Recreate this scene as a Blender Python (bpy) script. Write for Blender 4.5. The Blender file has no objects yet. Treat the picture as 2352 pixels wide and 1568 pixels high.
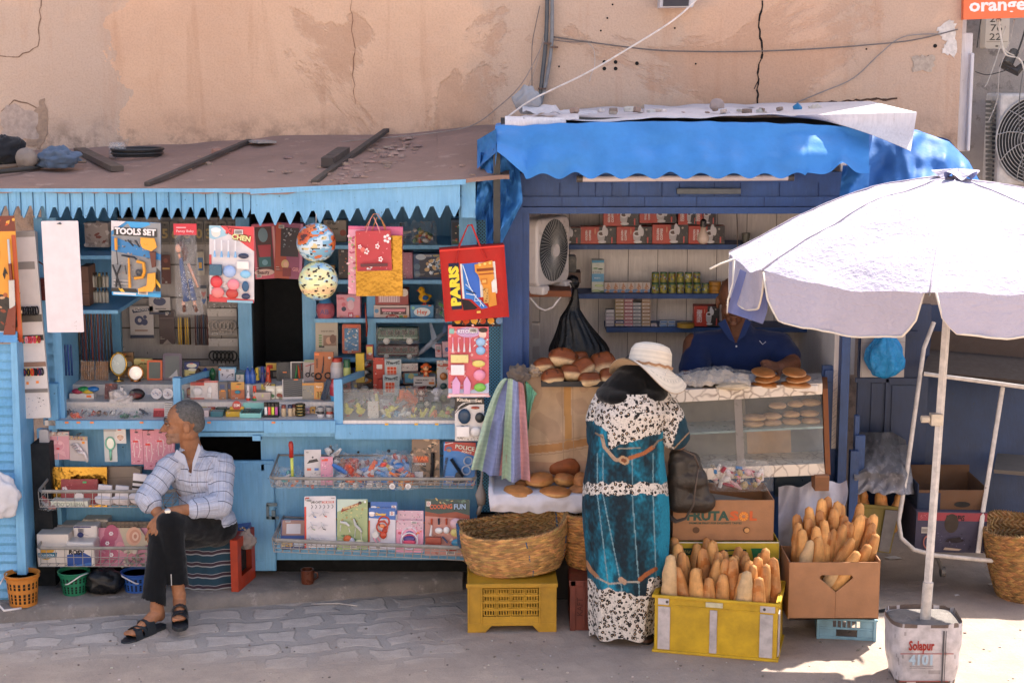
import bpy,math,random
import numpy as np
from mathutils import Vector,Matrix,noise
R_=math.radians;sin=math.sin;cos=math.cos;PI=math.pi
random.seed(7)
SC=bpy.context.scene;COL=SC.collection
CH=2.91;CY=-7.95;TH=R_(9.7);F=3763.0
cam=bpy.data.cameras.new('camera');camo=bpy.data.objects.new('camera',cam);COL.objects.link(camo)
camo.location=(0,CY,CH);camo.rotation_euler=(R_(90-9.7),0,0)
cam.sensor_width=36;cam.lens=36*F/2352;cam.clip_end=500;SC.camera=camo
SUN_AZ=(0.60,0.80);SUN_EL=57
w=bpy.data.worlds.new('World');SC.world=w;w.use_nodes=True
nt=w.node_tree;bg=nt.nodes['Background'];sk=nt.nodes.new('ShaderNodeTexSky');sk.sky_type='NISHITA'
sk.sun_disc=False;sk.sun_elevation=R_(SUN_EL);sk.sun_rotation=math.atan2(SUN_AZ[0],SUN_AZ[1]);sk.dust_density=3.0;sk.ozone_density=0.6
nt.links.new(sk.outputs[0],bg.inputs[0]);bg.inputs[1].default_value=0.14
sl=bpy.data.lights.new('sun','SUN');sl.energy=4.6;sl.angle=R_(0.5);sl.color=(1,.93,.84)
so=bpy.data.objects.new('sun',sl);COL.objects.link(so)
sd=Vector((SUN_AZ[0]*cos(R_(SUN_EL)),SUN_AZ[1]*cos(R_(SUN_EL)),sin(R_(SUN_EL))))
so.rotation_euler=sd.to_track_quat('Z','Y').to_euler();so.location=(3,4,8)
SC.view_settings.view_transform='Standard';SC.view_settings.look='None';SC.view_settings.gamma=1
SC.view_settings.exposure=1.42
def P(x,y,Y):
 u=(x-1176)/F;v=(784-y)/F
 dy=cos(TH)+v*sin(TH);dz=-sin(TH)+v*cos(TH);t=(Y-CY)/dy
 return Vector((u*t,Y,CH+dz*t))
def G(x,y,z=0.0):
 u=(x-1176)/F;v=(784-y)/F
 dy=cos(TH)+v*sin(TH);dz=-sin(TH)+v*cos(TH);t=(z-CH)/dz
 return Vector((u*t,CY+dy*t,z))
def s2l(c):return c/12.92 if c<=.04045 else((c+.055)/1.055)**2.4
_hc={}
def H(c):
 if not isinstance(c,str):return tuple(c)[:3]+(1,)
 if c not in _hc:_hc[c]=tuple(s2l(int(c[i:i+2],16)/255)for i in(0,2,4))+(1,)
 return _hc[c]
def jit(c,a=.06):
 c=H(c);k=1+random.uniform(-a,a);return tuple(max(0,min(1,v*k*(1+random.uniform(-a,a)*.3)))for v in c[:3])+(1,)
def parts(m):
 n=len(m.v);r=list(range(n))
 def fd(i):
  while r[i]!=i:r[i]=r[r[i]];i=r[i]
  return i
 for f in m.f:
  a=fd(f[0])
  for k in f[1:]:r[fd(k)]=a
 d={}
 for f,c in zip(m.f,m.c):d.setdefault(fd(f[0]),[]).append((f,c))
 o=[]
 for fs in d.values():
  q=M();mp={}
  for f,c in fs:
   for k in f:
    if k not in mp:mp[k]=len(q.v);q.v.append(m.v[k])
   q.f.append(tuple(mp[k]for k in f));q.c.append(c)
  o.append(q)
 return o
class M:
 def __init__(s,col='cccccc'):s.v=[];s.f=[];s.c=[];s.T=None;s.col=col
 def add(s,vs,fs,col=None):
  n=len(s.v);T=s.T
  s.v+=[tuple(T@Vector(p))for p in vs]if T else[tuple(p)for p in vs]
  s.f+=[tuple(i+n for i in f)for f in fs];c=H(col or s.col);s.c+=[c]*len(fs);return s
 def quad(s,pts,col=None):return s.add(pts,[tuple(range(len(pts)))],col)
 def box(s,c,d,col=None,R=None):
  x,y,z=d[0]/2,d[1]/2,d[2]/2
  vs=[Vector((i*x,j*y,k*z))for i in(-1,1)for j in(-1,1)for k in(-1,1)]
  if R:vs=[R@v for v in vs]
  return s.add([v+Vector(c)for v in vs],[(0,1,3,2),(4,6,7,5),(0,4,5,1),(2,3,7,6),(0,2,6,4),(1,5,7,3)],col)
 def bb(s,a,b,col=None):return s.box([(a[i]+b[i])/2 for i in range(3)],[abs(a[i]-b[i])for i in range(3)],col)
 def hexa(s,q,q2,col=None):
  return s.add(list(q)+list(q2),[(3,2,1,0),(4,5,6,7),(0,1,5,4),(1,2,6,5),(2,3,7,6),(3,0,4,7)],col)
 def prism(s,pts,y0,y1,col=None):
  n=len(pts)
  return s.add([(p[0],y0,p[1])for p in pts]+[(p[0],y1,p[1])for p in pts],[tuple(range(n)),tuple(reversed(range(n,2*n)))]+[(i,n+i,n+(i+1)%n,(i+1)%n)for i in range(n)],col)
 def tube(s,pts,r,col=None,n=8,cz_=False,flat=1.0):
  pts=[Vector(p)for p in pts];k=len(pts);rs=r if isinstance(r,(list,tuple))else[r]*k
  vs=[];up=None
  for i,p in enumerate(pts):
   a=pts[i-1]if(i or cz_)else p;b=pts[(i+1)%k]if(i<k-1 or cz_)else p
   t=(b-a);t=t.normalized()if t.length>1e-9 else Vector((0,0,1))
   if up is None:up=Vector((0,0,1))if abs(t.z)<.9 else Vector((1,0,0))
   sx=t.cross(up)
   if sx.length<1e-6:sx=t.orthogonal()
   sx.normalize();uy=sx.cross(t).normalized();up=uy
   for j in range(n):
    a_=2*PI*j/n;vs.append(p+sx*cos(a_)*rs[i]+uy*sin(a_)*rs[i]*flat)
  fs=[]
  for i in range(k if cz_ else k-1):
   for j in range(n):
    a=i*n+j;b=i*n+(j+1)%n;i2=((i+1)%k)*n;fs.append((a,b,i2+(j+1)%n,i2+j))
  if not cz_:fs+=[tuple(reversed(range(n))),tuple(range((k-1)*n,k*n))]
  return s.add(vs,fs,col)
 def cyl(s,a,b,r,col=None,n=12,r2=None):return s.tube([a,b],[r,r if r2 is None else r2],col,n)
 def lathe(s,pr,col=None,n=24,c=(0,0,0),sx=1,sy=1,R=None,cols=None):
  vs=[];fs=[];k=len(pr)
  for r,z in pr:
   for j in range(n):
    a=2*PI*j/n;p=Vector((r*cos(a)*sx,r*sin(a)*sy,z));
    if R:p=R@p
    vs.append(p+Vector(c))
  for i in range(k-1):
   fs=[((i*n)+j,(i*n)+(j+1)%n,(i+1)*n+(j+1)%n,(i+1)*n+j)for j in range(n)]
   if i==0:s.add(vs,fs,cols[0]if cols else col);base=len(s.v)-len(vs)
   else:
    s.f+=[tuple(q+base for q in f)for f in fs];s.c+=[H((cols[min(i,len(cols)-1)]if cols else col)or s.col)]*len(fs)
  if pr[0][0]>1e-6:s.f.append(tuple(base+j for j in reversed(range(n))));s.c.append(H((cols[0]if cols else col)or s.col))
  if pr[-1][0]>1e-6:s.f.append(tuple(base+(k-1)*n+j for j in range(n)));s.c.append(H((cols[-1]if cols else col)or s.col))
  return s
 def ell(s,c,r,col=None,n=12,R=None):
  m=max(4,n//2);pr=[(max(1e-7,sin(PI*i/m)),-cos(PI*i/m))for i in range(m+1)]
  vs=[];fs=[]
  for a,z in pr:
   for j in range(n):
    p=Vector((a*cos(2*PI*j/n)*r[0],a*sin(2*PI*j/n)*r[1],z*r[2]))
    if R:p=R@p
    vs.append(p+Vector(c))
  for i in range(m):
   for j in range(n):fs.append((i*n+j,i*n+(j+1)%n,(i+1)*n+(j+1)%n,(i+1)*n+j))
  return s.add(vs,fs,col)
 def grid(s,fn,nu,nv,col=None,cf_=None,wrap=False):
  vs=[fn(i/nu,j/nv)for j in range(nv+1)for i in range(nu+(0 if wrap else 1))]
  W=nu if wrap else nu+1;fs=[];cs=[]
  for j in range(nv):
   for i in range(nu):
    fs.append((j*W+i,j*W+(i+1)%W,(j+1)*W+(i+1)%W,(j+1)*W+i))
    if cf_:cs.append(H(cf_((i+.5)/nu,(j+.5)/nv)))
  s.add(vs,fs,col)
  if cf_:s.c[-len(cs):]=cs
  return s
 def text(s,t,x,z,h,y,col,w=None,bold=.0,rot=0,shear=0,align='CENTER',sp=1.0):
  cu=bpy.data.curves.new('t','FONT');cu.body=t;cu.align_x=align;cu.align_y='CENTER';cu.resolution_u=2;cu.offset=bold;cu.shear=shear;cu.space_character=sp
  o=bpy.data.objects.new('t',cu);me=bpy.data.meshes.new_from_object(o)
  vs=[v.co.copy()for v in me.vertices];fs=[tuple(p.vertices)for p in me.polygons]
  bpy.data.objects.remove(o);bpy.data.curves.remove(cu);bpy.data.meshes.remove(me)
  if not vs:return s
  k=h/.72;xs=[v.x for v in vs];ww=(max(xs)-min(xs))*k;kx=k if not w else k*w/max(ww,1e-6)
  ca,sa=cos(rot),sin(rot)
  return s.add([(x+v.x*kx*ca-v.y*k*sa,y,z+v.x*kx*sa+v.y*k*ca)for v in vs],fs,col)
 def obs(s,name,mat,pa,**k):
  for q in parts(s):q.ob(name,mat,pa,**k)
 def mesh(s,name,off=None):
  me=bpy.data.meshes.new(name)
  vs=s.v if off is None else[(a-off[0],b-off[1],c-off[2])for a,b,c in s.v]
  me.from_pydata(vs,[],s.f);ca=me.color_attributes.new('Col','FLOAT_COLOR','CORNER')
  buf=np.empty((len(me.loops),4),dtype=np.float32);k=0
  cnt=np.array([len(f)for f in s.f]);buf=np.repeat(np.array(s.c,dtype=np.float32),cnt,axis=0)
  ca.data.foreach_set('color',buf.ravel());return me
 def ob(s,name,mat,pa=None,wd=True,sm=False,lb=None,cat=None,gr=None,kind=None,bev=0,sub=0,base='b'):
  if wd and pa is not None:
   L=Vector((0,0,0));q=pa
   while q is not None:L=L+Vector(q.location);q=q.parent
   off=L
  elif wd and pa is None:
   a=np.array(s.v);lo=a.min(0);hi=a.max(0);off=Vector(((lo[0]+hi[0])/2,(lo[1]+hi[1])/2,lo[2]))
  else:off=None
  me=s.mesh(name,off);me.materials.append(mat)
  o=bpy.data.objects.new(name,me);COL.objects.link(o)
  if off is not None and pa is None:o.location=off
  if pa is not None:o.parent=pa
  if sm:
   me.polygons.foreach_set('use_smooth',[True]*len(me.polygons))
   if sm!=True:
    me.set_sharp_from_angle(angle=R_(sm))
  if bev:
   b=o.modifiers.new('bevel','BEVEL');b.width=bev;b.segments=2;b.limit_method='ANGLE'
  if sub:b=o.modifiers.new('sub','SUBSURF');b.levels=sub;b.render_levels=sub
  tag(o,lb,cat,gr,kind);return o
def tag(o,lb=None,cat=None,gr=None,kind=None):
 if lb:o['label']=lb
 if cat:o['category']=cat
 if gr:o['group']=gr
 if kind:o['kind']=kind
def T(name,lb,cat,loc,rz=0,rx=0,ry=0,gr=None):
 o=bpy.data.objects.new(name,None);COL.objects.link(o);o.location=loc;o.rotation_euler=(rx,ry,rz);o.empty_display_size=.05
 tag(o,lb,cat,gr);return o
def copytree(o,pa=None):
 c=o.copy();COL.objects.link(c);c.parent=pa
 for ch in list(o.children):copytree(ch,c)
 return c
def nz(x,y=0,z=0):return noise.noise(Vector((x,y,z)))
def mat(name):
 m=bpy.data.materials.new(name);m.use_nodes=True;return m,m.node_tree,m.node_tree.nodes['Principled BSDF']
def nd(nt,t,**k):
 n=nt.nodes.new('ShaderNode'+t)
 for a,b in k.items():
  if a.startswith('i'):n.inputs[int(a[1:])].default_value=b
  else:setattr(n,a,b)
 return n
def mx(nt,bl,fac,a,b):
 n=nt.nodes.new('ShaderNodeMix');n.data_type='RGBA';n.blend_type=bl
 for i,v in((0,fac),(6,a),(7,b)):
  if isinstance(v,bpy.types.NodeSocket):nt.links.new(v,n.inputs[i])
  else:n.inputs[i].default_value=v if i==0 else H(v)
 return n.outputs[2]
def mth(nt,op,a,b=0.0,c=None,clamp=False):
 n=nt.nodes.new('ShaderNodeMath');n.operation=op;n.use_clamp=clamp
 for i,v in enumerate((a,b)if c is None else(a,b,c)):
  if isinstance(v,bpy.types.NodeSocket):nt.links.new(v,n.inputs[i])
  else:n.inputs[i].default_value=v
 return n.outputs[0]
def ramp(nt,fac,stops,const=False):
 n=nt.nodes.new('ShaderNodeValToRGB');r=n.color_ramp
 if const:r.interpolation='CONSTANT'
 while len(r.elements)<len(stops):r.elements.new(.5)
 for e,(p,c)in zip(r.elements,stops):e.position=p;e.color=H(c)if isinstance(c,str)else(c,c,c,1)
 nt.links.new(fac,n.inputs[0]);return n.outputs[0]
def nz_(nt,vec,scale,detail=4,rg=.6,dist=0,sc=None):
 if sc:
  mp=nt.nodes.new('ShaderNodeMapping');mp.inputs[3].default_value=sc;nt.links.new(vec,mp.inputs[0]);vec=mp.outputs[0]
 n=nt.nodes.new('ShaderNodeTexNoise');n.inputs['Scale'].default_value=scale;n.inputs['Detail'].default_value=detail;n.inputs['Roughness'].default_value=rg;n.inputs['Distortion'].default_value=dist
 nt.links.new(vec,n.inputs['Vector']);return n.outputs[0]
def bump(nt,bs,h,st=.3,d=.01):
 b=nt.nodes.new('ShaderNodeBump');b.inputs['Strength'].default_value=st;b.inputs['Distance'].default_value=d
 nt.links.new(h,b.inputs['Height']);nt.links.new(b.outputs[0],bs.inputs['Normal'])
def coord(nt,w='Object'):return nt.nodes.new('ShaderNodeTexCoord').outputs[w]
def geo(nt):return nt.nodes.new('ShaderNodeNewGeometry').outputs['Position']
def vc(name,rg=.6,metal=0,amt=.25,scale=14,bmp=.1,bsc=60,spec=.5,sheen=0,trans=0,alpha=1):
 m,nt,bs=mat(name);a=nd(nt,'Attribute',attribute_name='Col');pos=geo(nt)
 n=nz_(nt,pos,scale,5,.65);f=ramp(nt,n,[(.3,1-amt),(.62,1.0)])
 c=mx(nt,'MULTIPLY',1.0,a.outputs[0],f)
 nt.links.new(c,bs.inputs['Base Color']);bs.inputs['Metallic'].default_value=metal
 rr=ramp(nt,nz_(nt,pos,scale*2,3),[(.3,max(0,rg-.1)),(.7,min(1,rg+.12))]);nt.links.new(rr,bs.inputs['Roughness'])
 bs.inputs['Specular IOR Level'].default_value=spec
 if sheen:bs.inputs['Sheen Weight'].default_value=sheen
 if bmp:bump(nt,bs,nz_(nt,pos,bsc,3,.7),bmp,.01)
 if alpha<1:bs.inputs['Alpha'].default_value=alpha
 if trans:bs.inputs['Transmission Weight'].default_value=trans
 return m
MT=vc('matte_surface',.75);CARD=vc('printed_card',.38,amt=.1,bmp=.02);PL=vc('plastic',.33,amt=.12,bmp=.03);DP=vc('dirty_plastic',.5,amt=.35,scale=9,bmp=.1,bsc=90)
PAPER=vc('cardboard',.85,amt=.18,scale=18,bmp=.12,bsc=120);ME=vc('painted_metal',.45,amt=.35,scale=20,bmp=.05);CHROME=vc('bare_metal',.32,1,amt=.3);GOLD=vc('gold_foil',.22,1,amt=.35,scale=7,bmp=.9,bsc=9)
CL=vc('cloth',.95,amt=.12,bmp=.25,bsc=400,spec=.2,sheen=.15);BREAD=vc('bread_crust',.55,amt=.24,scale=34,bmp=.35,bsc=55,spec=.35);STRAW=vc('straw',.8,amt=.45,scale=30,bmp=.2,bsc=150)
RUBBLE=vc('rubble',.95,amt=.3,scale=40,bmp=.5,bsc=80);TARP=vc('tarpaulin',.62,spec=.3,amt=.2,scale=6,bmp=.32,bsc=13);BAG=vc('black_plastic_film',.36,amt=.2,bmp=.5,bsc=30,spec=.35)
SKIN=vc('skin',.5,amt=.3,scale=35,bmp=.35,bsc=130,spec=.35);HAIR=vc('hair',.8,amt=.6,scale=85,bmp=1.0,bsc=150);LEATH=vc('leather',.42,amt=.3,scale=25,bmp=.3,bsc=90)
def film(name,col='ffffff',tr=.9,rg=.12):
 m,nt,bs=mat(name);bs.inputs['Base Color'].default_value=H(col);bs.inputs['Roughness'].default_value=rg
 bump(nt,bs,nz_(nt,geo(nt),55,4,.75,1.5),1.0,.02)
 tb=nt.nodes.new('ShaderNodeBsdfTransparent');ms=nt.nodes.new('ShaderNodeMixShader');out=nt.nodes['Material Output']
 k=ramp(nt,nz_(nt,geo(nt),38,5,.75,1),[(.24,1.0),(.46,tr),(.78,max(0,tr-.35))]);nt.links.new(k,ms.inputs[0])
 nt.links.new(bs.outputs[0],ms.inputs[1]);nt.links.new(tb.outputs[0],ms.inputs[2]);nt.links.new(ms.outputs[0],out.inputs[0]);return m
FILM=film('clear_plastic_film');
def glassmat():
 m,nt,bs=mat('dusty_glass');bs.inputs['Base Color'].default_value=H('b8b6b0');bs.inputs['Roughness'].default_value=.12
 tb=nt.nodes.new('ShaderNodeBsdfTransparent');tb.inputs[0].default_value=(.92,.95,.93,1);ms=nt.nodes.new('ShaderNodeMixShader');out=nt.nodes['Material Output']
 k=ramp(nt,nz_(nt,geo(nt),5,6,.6),[(.3,.86),(.8,.66)]);nt.links.new(k,ms.inputs[0])
 nt.links.new(bs.outputs[0],ms.inputs[1]);nt.links.new(tb.outputs[0],ms.inputs[2]);nt.links.new(ms.outputs[0],out.inputs[0]);return m
GLASS=glassmat()
def wood(name,col,dark,wear,amt=.5,seams=0):
 m,nt,bs=mat(name);pos=geo(nt)
 n=nz_(nt,pos,3,6,.65);c=mx(nt,'MIX',ramp(nt,n,[(.35,0.),(.7,1.)]),col,dark)
 n2=nz_(nt,pos,22,6,.7,sc=(1,1,.25));c=mx(nt,'MIX',ramp(nt,n2,[(.62,0.),(.74,amt)]),c,wear)
 n3=nz_(nt,pos,55,3,.6);c=mx(nt,'MIX',ramp(nt,n3,[(.70,0.),(.74,.8)]),c,'2a2c30')
 g=nz_(nt,pos,14,6,.7,sc=(6,6,.5));c=mx(nt,'MULTIPLY',.6,c,ramp(nt,g,[(.3,.72),(.6,1.)]))
 nt.links.new(c,bs.inputs['Base Color']);bs.inputs['Roughness'].default_value=.5
 bump(nt,bs,g,.25,.01);return m
LB=wood('light_blue_painted_wood','79b3da','5f9fcb','8fb0c2');DB=wood('dark_blue_painted_wood','234c88','183864','4f6f96');DBM=wood('shade_darkened_blue_panel','10305a','0a2140','36587a',.25)  # last blue is darkened to carry the shade over the right-hand panels
WW=wood('white_painted_boards','e6ded8','dad1ca','aca199',.35);PEG=wood('grey_slat_panel','a9a4a2','9a9594','7c7876',.2);DUCT=wood('chalky_white_sheet','d6d2d4','c6bfc0','a89c94',.5)
def plaster(name,regions=True):
 m,nt,bs=mat(name);pos=geo(nt);sep=nd(nt,'SeparateXYZ');nt.links.new(pos,sep.inputs[0]);X,Z=sep.outputs[0],sep.outputs[2]
 n=nz_(nt,pos,1.1,6,.55,.4);c=mx(nt,'MIX',ramp(nt,n,[(.38,0.),(.62,1.)]),'d8b498','cba68c')
 n1=nz_(nt,pos,.6,8,.62,.8)
 wx=mth(nt,'ADD',X,mth(nt,'MULTIPLY',mth(nt,'SUBTRACT',nz_(nt,pos,2.3,5,.6),.5),1.0))
 g1=mth(nt,'LESS_THAN',wx,-2.35);
 g2=mth(nt,'MULTIPLY',mth(nt,'SMOOTH_MIN',mth(nt,'MULTIPLY',mth(nt,'SUBTRACT',wx,-.25),6.,clamp=True),mth(nt,'MULTIPLY',mth(nt,'SUBTRACT',1.15,wx),6.,clamp=True),.1),.75,clamp=True)
 g3=mth(nt,'MULTIPLY',mth(nt,'SUBTRACT',wx,1.75),3.,clamp=True)
 c=mx(nt,'MIX',g2,c,'bfa693');c=mx(nt,'MIX',mth(nt,'MULTIPLY',g3,.8),c,'b89e8a');c=mx(nt,'MIX',mth(nt,'MULTIPLY',g1,.8),c,'bda797')
 c=mx(nt,'MIX',ramp(nt,n1,[(.55,0.),(.58,.55)]),c,'b48e74')
 st=nz_(nt,pos,2.6,5,.6,.3,sc=(3,1,.35));c=mx(nt,'MIX',ramp(nt,st,[(.56,0.),(.74,.38)]),c,'b08466')
 hi=nz_(nt,pos,1.7,5,.6,.5);c=mx(nt,'MIX',ramp(nt,hi,[(.58,0.),(.75,.5)]),c,'dfb79a')
 gz=mth(nt,'SUBTRACT',1.,mth(nt,'MULTIPLY',mth(nt,'SUBTRACT',Z,2.38),4.2),clamp=True)
 gn=ramp(nt,nz_(nt,pos,5,7,.72),[(.48,0.),(.62,1.)]);c=mx(nt,'MIX',mth(nt,'MULTIPLY',mth(nt,'MULTIPLY',gz,gn),.8),c,'6b5a4e')
 sp=nz_(nt,pos,90,3,.6);c=mx(nt,'MULTIPLY',.5,c,ramp(nt,sp,[(.35,.8),(.55,1.)]))
 nt.links.new(c,bs.inputs['Base Color']);bs.inputs['Roughness'].default_value=.92
 hh=mth(nt,'ADD',mth(nt,'MULTIPLY',nz_(nt,pos,3,5,.6),2.5),mth(nt,'ADD',mth(nt,'MULTIPLY',nz_(nt,pos,45,4,.7),.25),ramp(nt,n1,[(.55,.6),(.57,0.)])))
 bump(nt,bs,hh,.6,.02);return m
WALL=plaster('old_peach_plaster')
def plain_noise(name,a,b,scale,rg=.9,bs_=.3,bsc=30,c3=None):
 m,nt,bs=mat(name);pos=geo(nt);c=mx(nt,'MIX',ramp(nt,nz_(nt,pos,scale,7,.65,.3),[(.35,0.),(.65,1.)]),a,b)
 if c3:c=mx(nt,'MIX',ramp(nt,nz_(nt,pos,scale*3.1,6,.7),[(.58,0.),(.66,.8)]),c,c3)
 nt.links.new(c,bs.inputs['Base Color']);bs.inputs['Roughness'].default_value=rg;bump(nt,bs,nz_(nt,pos,bsc,6,.7),bs_,.02);return m
OLDWALL=plain_noise('weathered_grey_plaster','a9a4a0','8e8a88',2.2,c3='6f6a67');ROOF=plain_noise('brown_roofing_felt','937669','836a5e',2.5,.85,.3,12,'a3897c')
KERB=plain_noise('worn_concrete','857d77','6a6460',4,.9,.5,28,'9c948e');OPP=plain_noise('bounce_fill_plaster','efe2d2','e6d6c4',1.)  # last plaster is kept bright so the unseen wall returns more fill
def ground():
 m,nt,bs=mat('dusty_cobbles');pos=geo(nt);
 mp=nd(nt,'Mapping');mp.inputs[2].default_value=(0,0,R_(-14));nt.links.new(pos,mp.inputs[0])
 dn=nt.nodes.new('ShaderNodeTexNoise');dn.inputs['Scale'].default_value=4.2;dn.inputs['Detail'].default_value=4;nt.links.new(pos,dn.inputs[0])
 va=nd(nt,'VectorMath',operation='MULTIPLY_ADD');nt.links.new(dn.outputs[1],va.inputs[0]);va.inputs[1].default_value=(.20,.18,0);nt.links.new(mp.outputs[0],va.inputs[2])
 br=nd(nt,'TexBrick',offset=.5);nt.links.new(va.outputs[0],br.inputs['Vector']);br.inputs['Scale'].default_value=1;br.inputs['Brick Width'].default_value=.26;br.inputs['Row Height'].default_value=.19;br.inputs['Mortar Size'].default_value=.036;br.inputs['Mortar Smooth'].default_value=.35
 br.inputs[1].default_value=(0,0,0,1);br.inputs[2].default_value=(.25,.25,.25,1);br.inputs[3].default_value=(1,1,1,1)
 mort=br.outputs['Fac']
 sep=nd(nt,'SeparateXYZ');nt.links.new(pos,sep.inputs[0])
 nn=nz_(nt,pos,1.3,6,.6)
 fx=mth(nt,'MULTIPLY',mth(nt,'SUBTRACT',mth(nt,'ADD',mth(nt,'MULTIPLY',sep.outputs[0],1),mth(nt,'MULTIPLY',nn,1.6)),.15),2.2,clamp=True)
 fy=mth(nt,'MULTIPLY',mth(nt,'SUBTRACT',mth(nt,'MULTIPLY',nn,1.2),mth(nt,'ADD',sep.outputs[1],.55)),3.,clamp=True)
 dust=mth(nt,'MULTIPLY',mth(nt,'MAXIMUM',fx,fy),.9)
 st=mx(nt,'MIX',nz_(nt,pos,7,5,.6),'ab9a91','958780');st=mx(nt,'MIX',.35,st,br.outputs[0])
 st=mx(nt,'MIX',0.,st,st)
 stone=mx(nt,'MIX',ramp(nt,nz_(nt,pos,9,6,.7),[(.3,0.),(.7,1.)]),'cbbbae','ad9e93')
 c=mx(nt,'MIX',mth(nt,'MULTIPLY',mort,.7),stone,'9c928a')
 dcol=mx(nt,'MIX',ramp(nt,nz_(nt,pos,2.4,8,.68),[(.35,0.),(.65,1.)]),'b09c8b','958478')
 c=mx(nt,'MIX',dust,c,dcol)
 sp=nz_(nt,pos,120,3,.7);c=mx(nt,'MULTIPLY',.5,c,ramp(nt,sp,[(.33,.62),(.48,1.)]))
 sp2=nz_(nt,pos,38,4,.7);c=mx(nt,'MIX',ramp(nt,sp2,[(.70,0.),(.76,.5)]),c,'5f5651')
 nt.links.new(c,bs.inputs['Base Color']);bs.inputs['Roughness'].default_value=.92
 hh=mth(nt,'ADD',mth(nt,'MULTIPLY',mth(nt,'SUBTRACT',1.,mort),mth(nt,'SUBTRACT',1.,dust)),mth(nt,'ADD',mth(nt,'MULTIPLY',nz_(nt,pos,6,6,.65),1.2),mth(nt,'MULTIPLY',nz_(nt,pos,60,4,.7),.25)))
 bump(nt,bs,hh,.6,.02);return m
GROUND=ground()
def marble():
 m,nt,bs=mat('veined_marble_laminate');pos=geo(nt)
 dn=nt.nodes.new('ShaderNodeTexNoise');dn.inputs['Scale'].default_value=9;nt.links.new(pos,dn.inputs[0])
 va=nd(nt,'VectorMath',operation='MULTIPLY_ADD');nt.links.new(dn.outputs[1],va.inputs[0]);va.inputs[1].default_value=(.09,.09,.09);nt.links.new(pos,va.inputs[2])
 v=nd(nt,'TexVoronoi',feature='DISTANCE_TO_EDGE');v.inputs['Scale'].default_value=15;nt.links.new(va.outputs[0],v.inputs['Vector'])
 k=ramp(nt,v.outputs[0],[(.0,1.),(.05,.5),(.11,0.)]);k2=ramp(nt,nz_(nt,pos,6,3),[(.35,.25),(.6,1.)])
 c=mx(nt,'MIX',mth(nt,'MULTIPLY',k,k2),'d9cdbf','7d6b60');nt.links.new(c,bs.inputs['Base Color']);bs.inputs['Roughness'].default_value=.3;return m
MARB=marble()
def dots():
 m,nt,bs=mat('perforated_blue_panel');pos=geo(nt);mp=nd(nt,'Mapping');mp.inputs[3].default_value=(75,0,75);mp.inputs[2].default_value=(0,R_(45),0);nt.links.new(pos,mp.inputs[0])
 fr=nd(nt,'VectorMath',operation='FRACTION');nt.links.new(mp.outputs[0],fr.inputs[0]);sb=nd(nt,'VectorMath',operation='SUBTRACT');nt.links.new(fr.outputs[0],sb.inputs[0]);sb.inputs[1].default_value=(.5,0,.5)
 sp=nd(nt,'SeparateXYZ');nt.links.new(sb.outputs[0],sp.inputs[0]);r=mth(nt,'ADD',mth(nt,'MULTIPLY',sp.outputs[0],sp.outputs[0]),mth(nt,'MULTIPLY',sp.outputs[2],sp.outputs[2]))
 c=mx(nt,'MIX',mth(nt,'LESS_THAN',r,.085),'4f93b2','0c1a22');nt.links.new(c,bs.inputs['Base Color']);bs.inputs['Roughness'].default_value=.5;return m
PERF=dots()
DARK=vc('painted_interior_shade',.95,amt=.2);  # finish for surfaces coloured dark in place of interior shade
# ================= SETTING
def pb(m,x0,y0,x1,y1,Y0,Y1,col=None):
 a=P(x0,y1,Y0);b=P(x1,y0,Y0);return m.bb((a.x,Y0,a.z),(b.x,Y1,b.z),col)
def pq(m,pts,col=None):return m.quad([P(*p)for p in pts],col)
g=M();g.quad([(-30,-30,0),(30,-30,0),(30,30,0),(-30,30,0)]);g.ob('ground',GROUND,kind='structure')
m=M();e=[G(-500,1447),G(0,1431),G(300,1411),G(587,1391),G(850,1371),G(1062,1355)]
fr=[];
for i in range(len(e)-1):
 for k in range(8):fr.append(e[i].lerp(e[i+1],k/8))
fr.append(e[-1]);zt=.07
m.grid(lambda u,v:(lambda p,k:(p.x,p.y+[0,.012,.035,.3,2.0][k]+.012*nz(p.x*4,k),[0,.05,zt,zt,zt][k]+(.006*nz(p.x*6,3,k)if k else 0)))(fr[min(len(fr)-1,round(u*(len(fr)-1)))],round(v*4)),len(fr)-1,4)
m.ob('pavement',KERB,kind='structure',sm=True)
YW=2.2;xr=P(2200,300,YW).x
m=M();m.bb((-9,YW,0),(xr,YW+.5,6.15));bw=m.ob('building_wall',WALL,lb='old peach plaster wall of the building rising above both stalls',cat='building wall')
def crack(name,pts,r,col='2b2320'):
 m=M();q=[]
 for i in range(len(pts)-1):
  a=P(*pts[i],YW-.003);b=P(*pts[i+1],YW-.003);n_=max(2,int((a-b).length/.03))
  for k in range(n_):p=a.lerp(b,k/n_);q.append(p+Vector((random.uniform(-.008,.008),0,random.uniform(-.006,.006))))
 q.append(P(*pts[-1],YW-.003))
 for i in range(len(q)-1):
  ww=r*random.uniform(.5,1.3);d=(q[i+1]-q[i]).normalized();s=Vector((d.z,0,-d.x))*ww*.5
  m.quad([q[i]-s,q[i+1]-s,q[i+1]+s,q[i]+s],col)
 m.ob(name,RUBBLE,pa=bw)
crack('crack',[(1752,0),(1745,60),(1750,110),(1742,170),(1740,240)],.011,'17110f');crack('crack',[(1742,180),(1732,205)],.006)
crack('crack',[(806,0),(810,70),(818,110),(810,160),(816,240)],.004,'8a6650');crack('crack',[(0,127),(45,131),(88,105),(92,40),(95,0)],.006,'846a58');crack('crack',[(0,258),(35,228),(75,245),(105,268)],.007,'846a58')
crack('crack',[(2060,228),(1990,229),(1900,236),(1800,240)],.012,'4a3529')
m=M()
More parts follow.
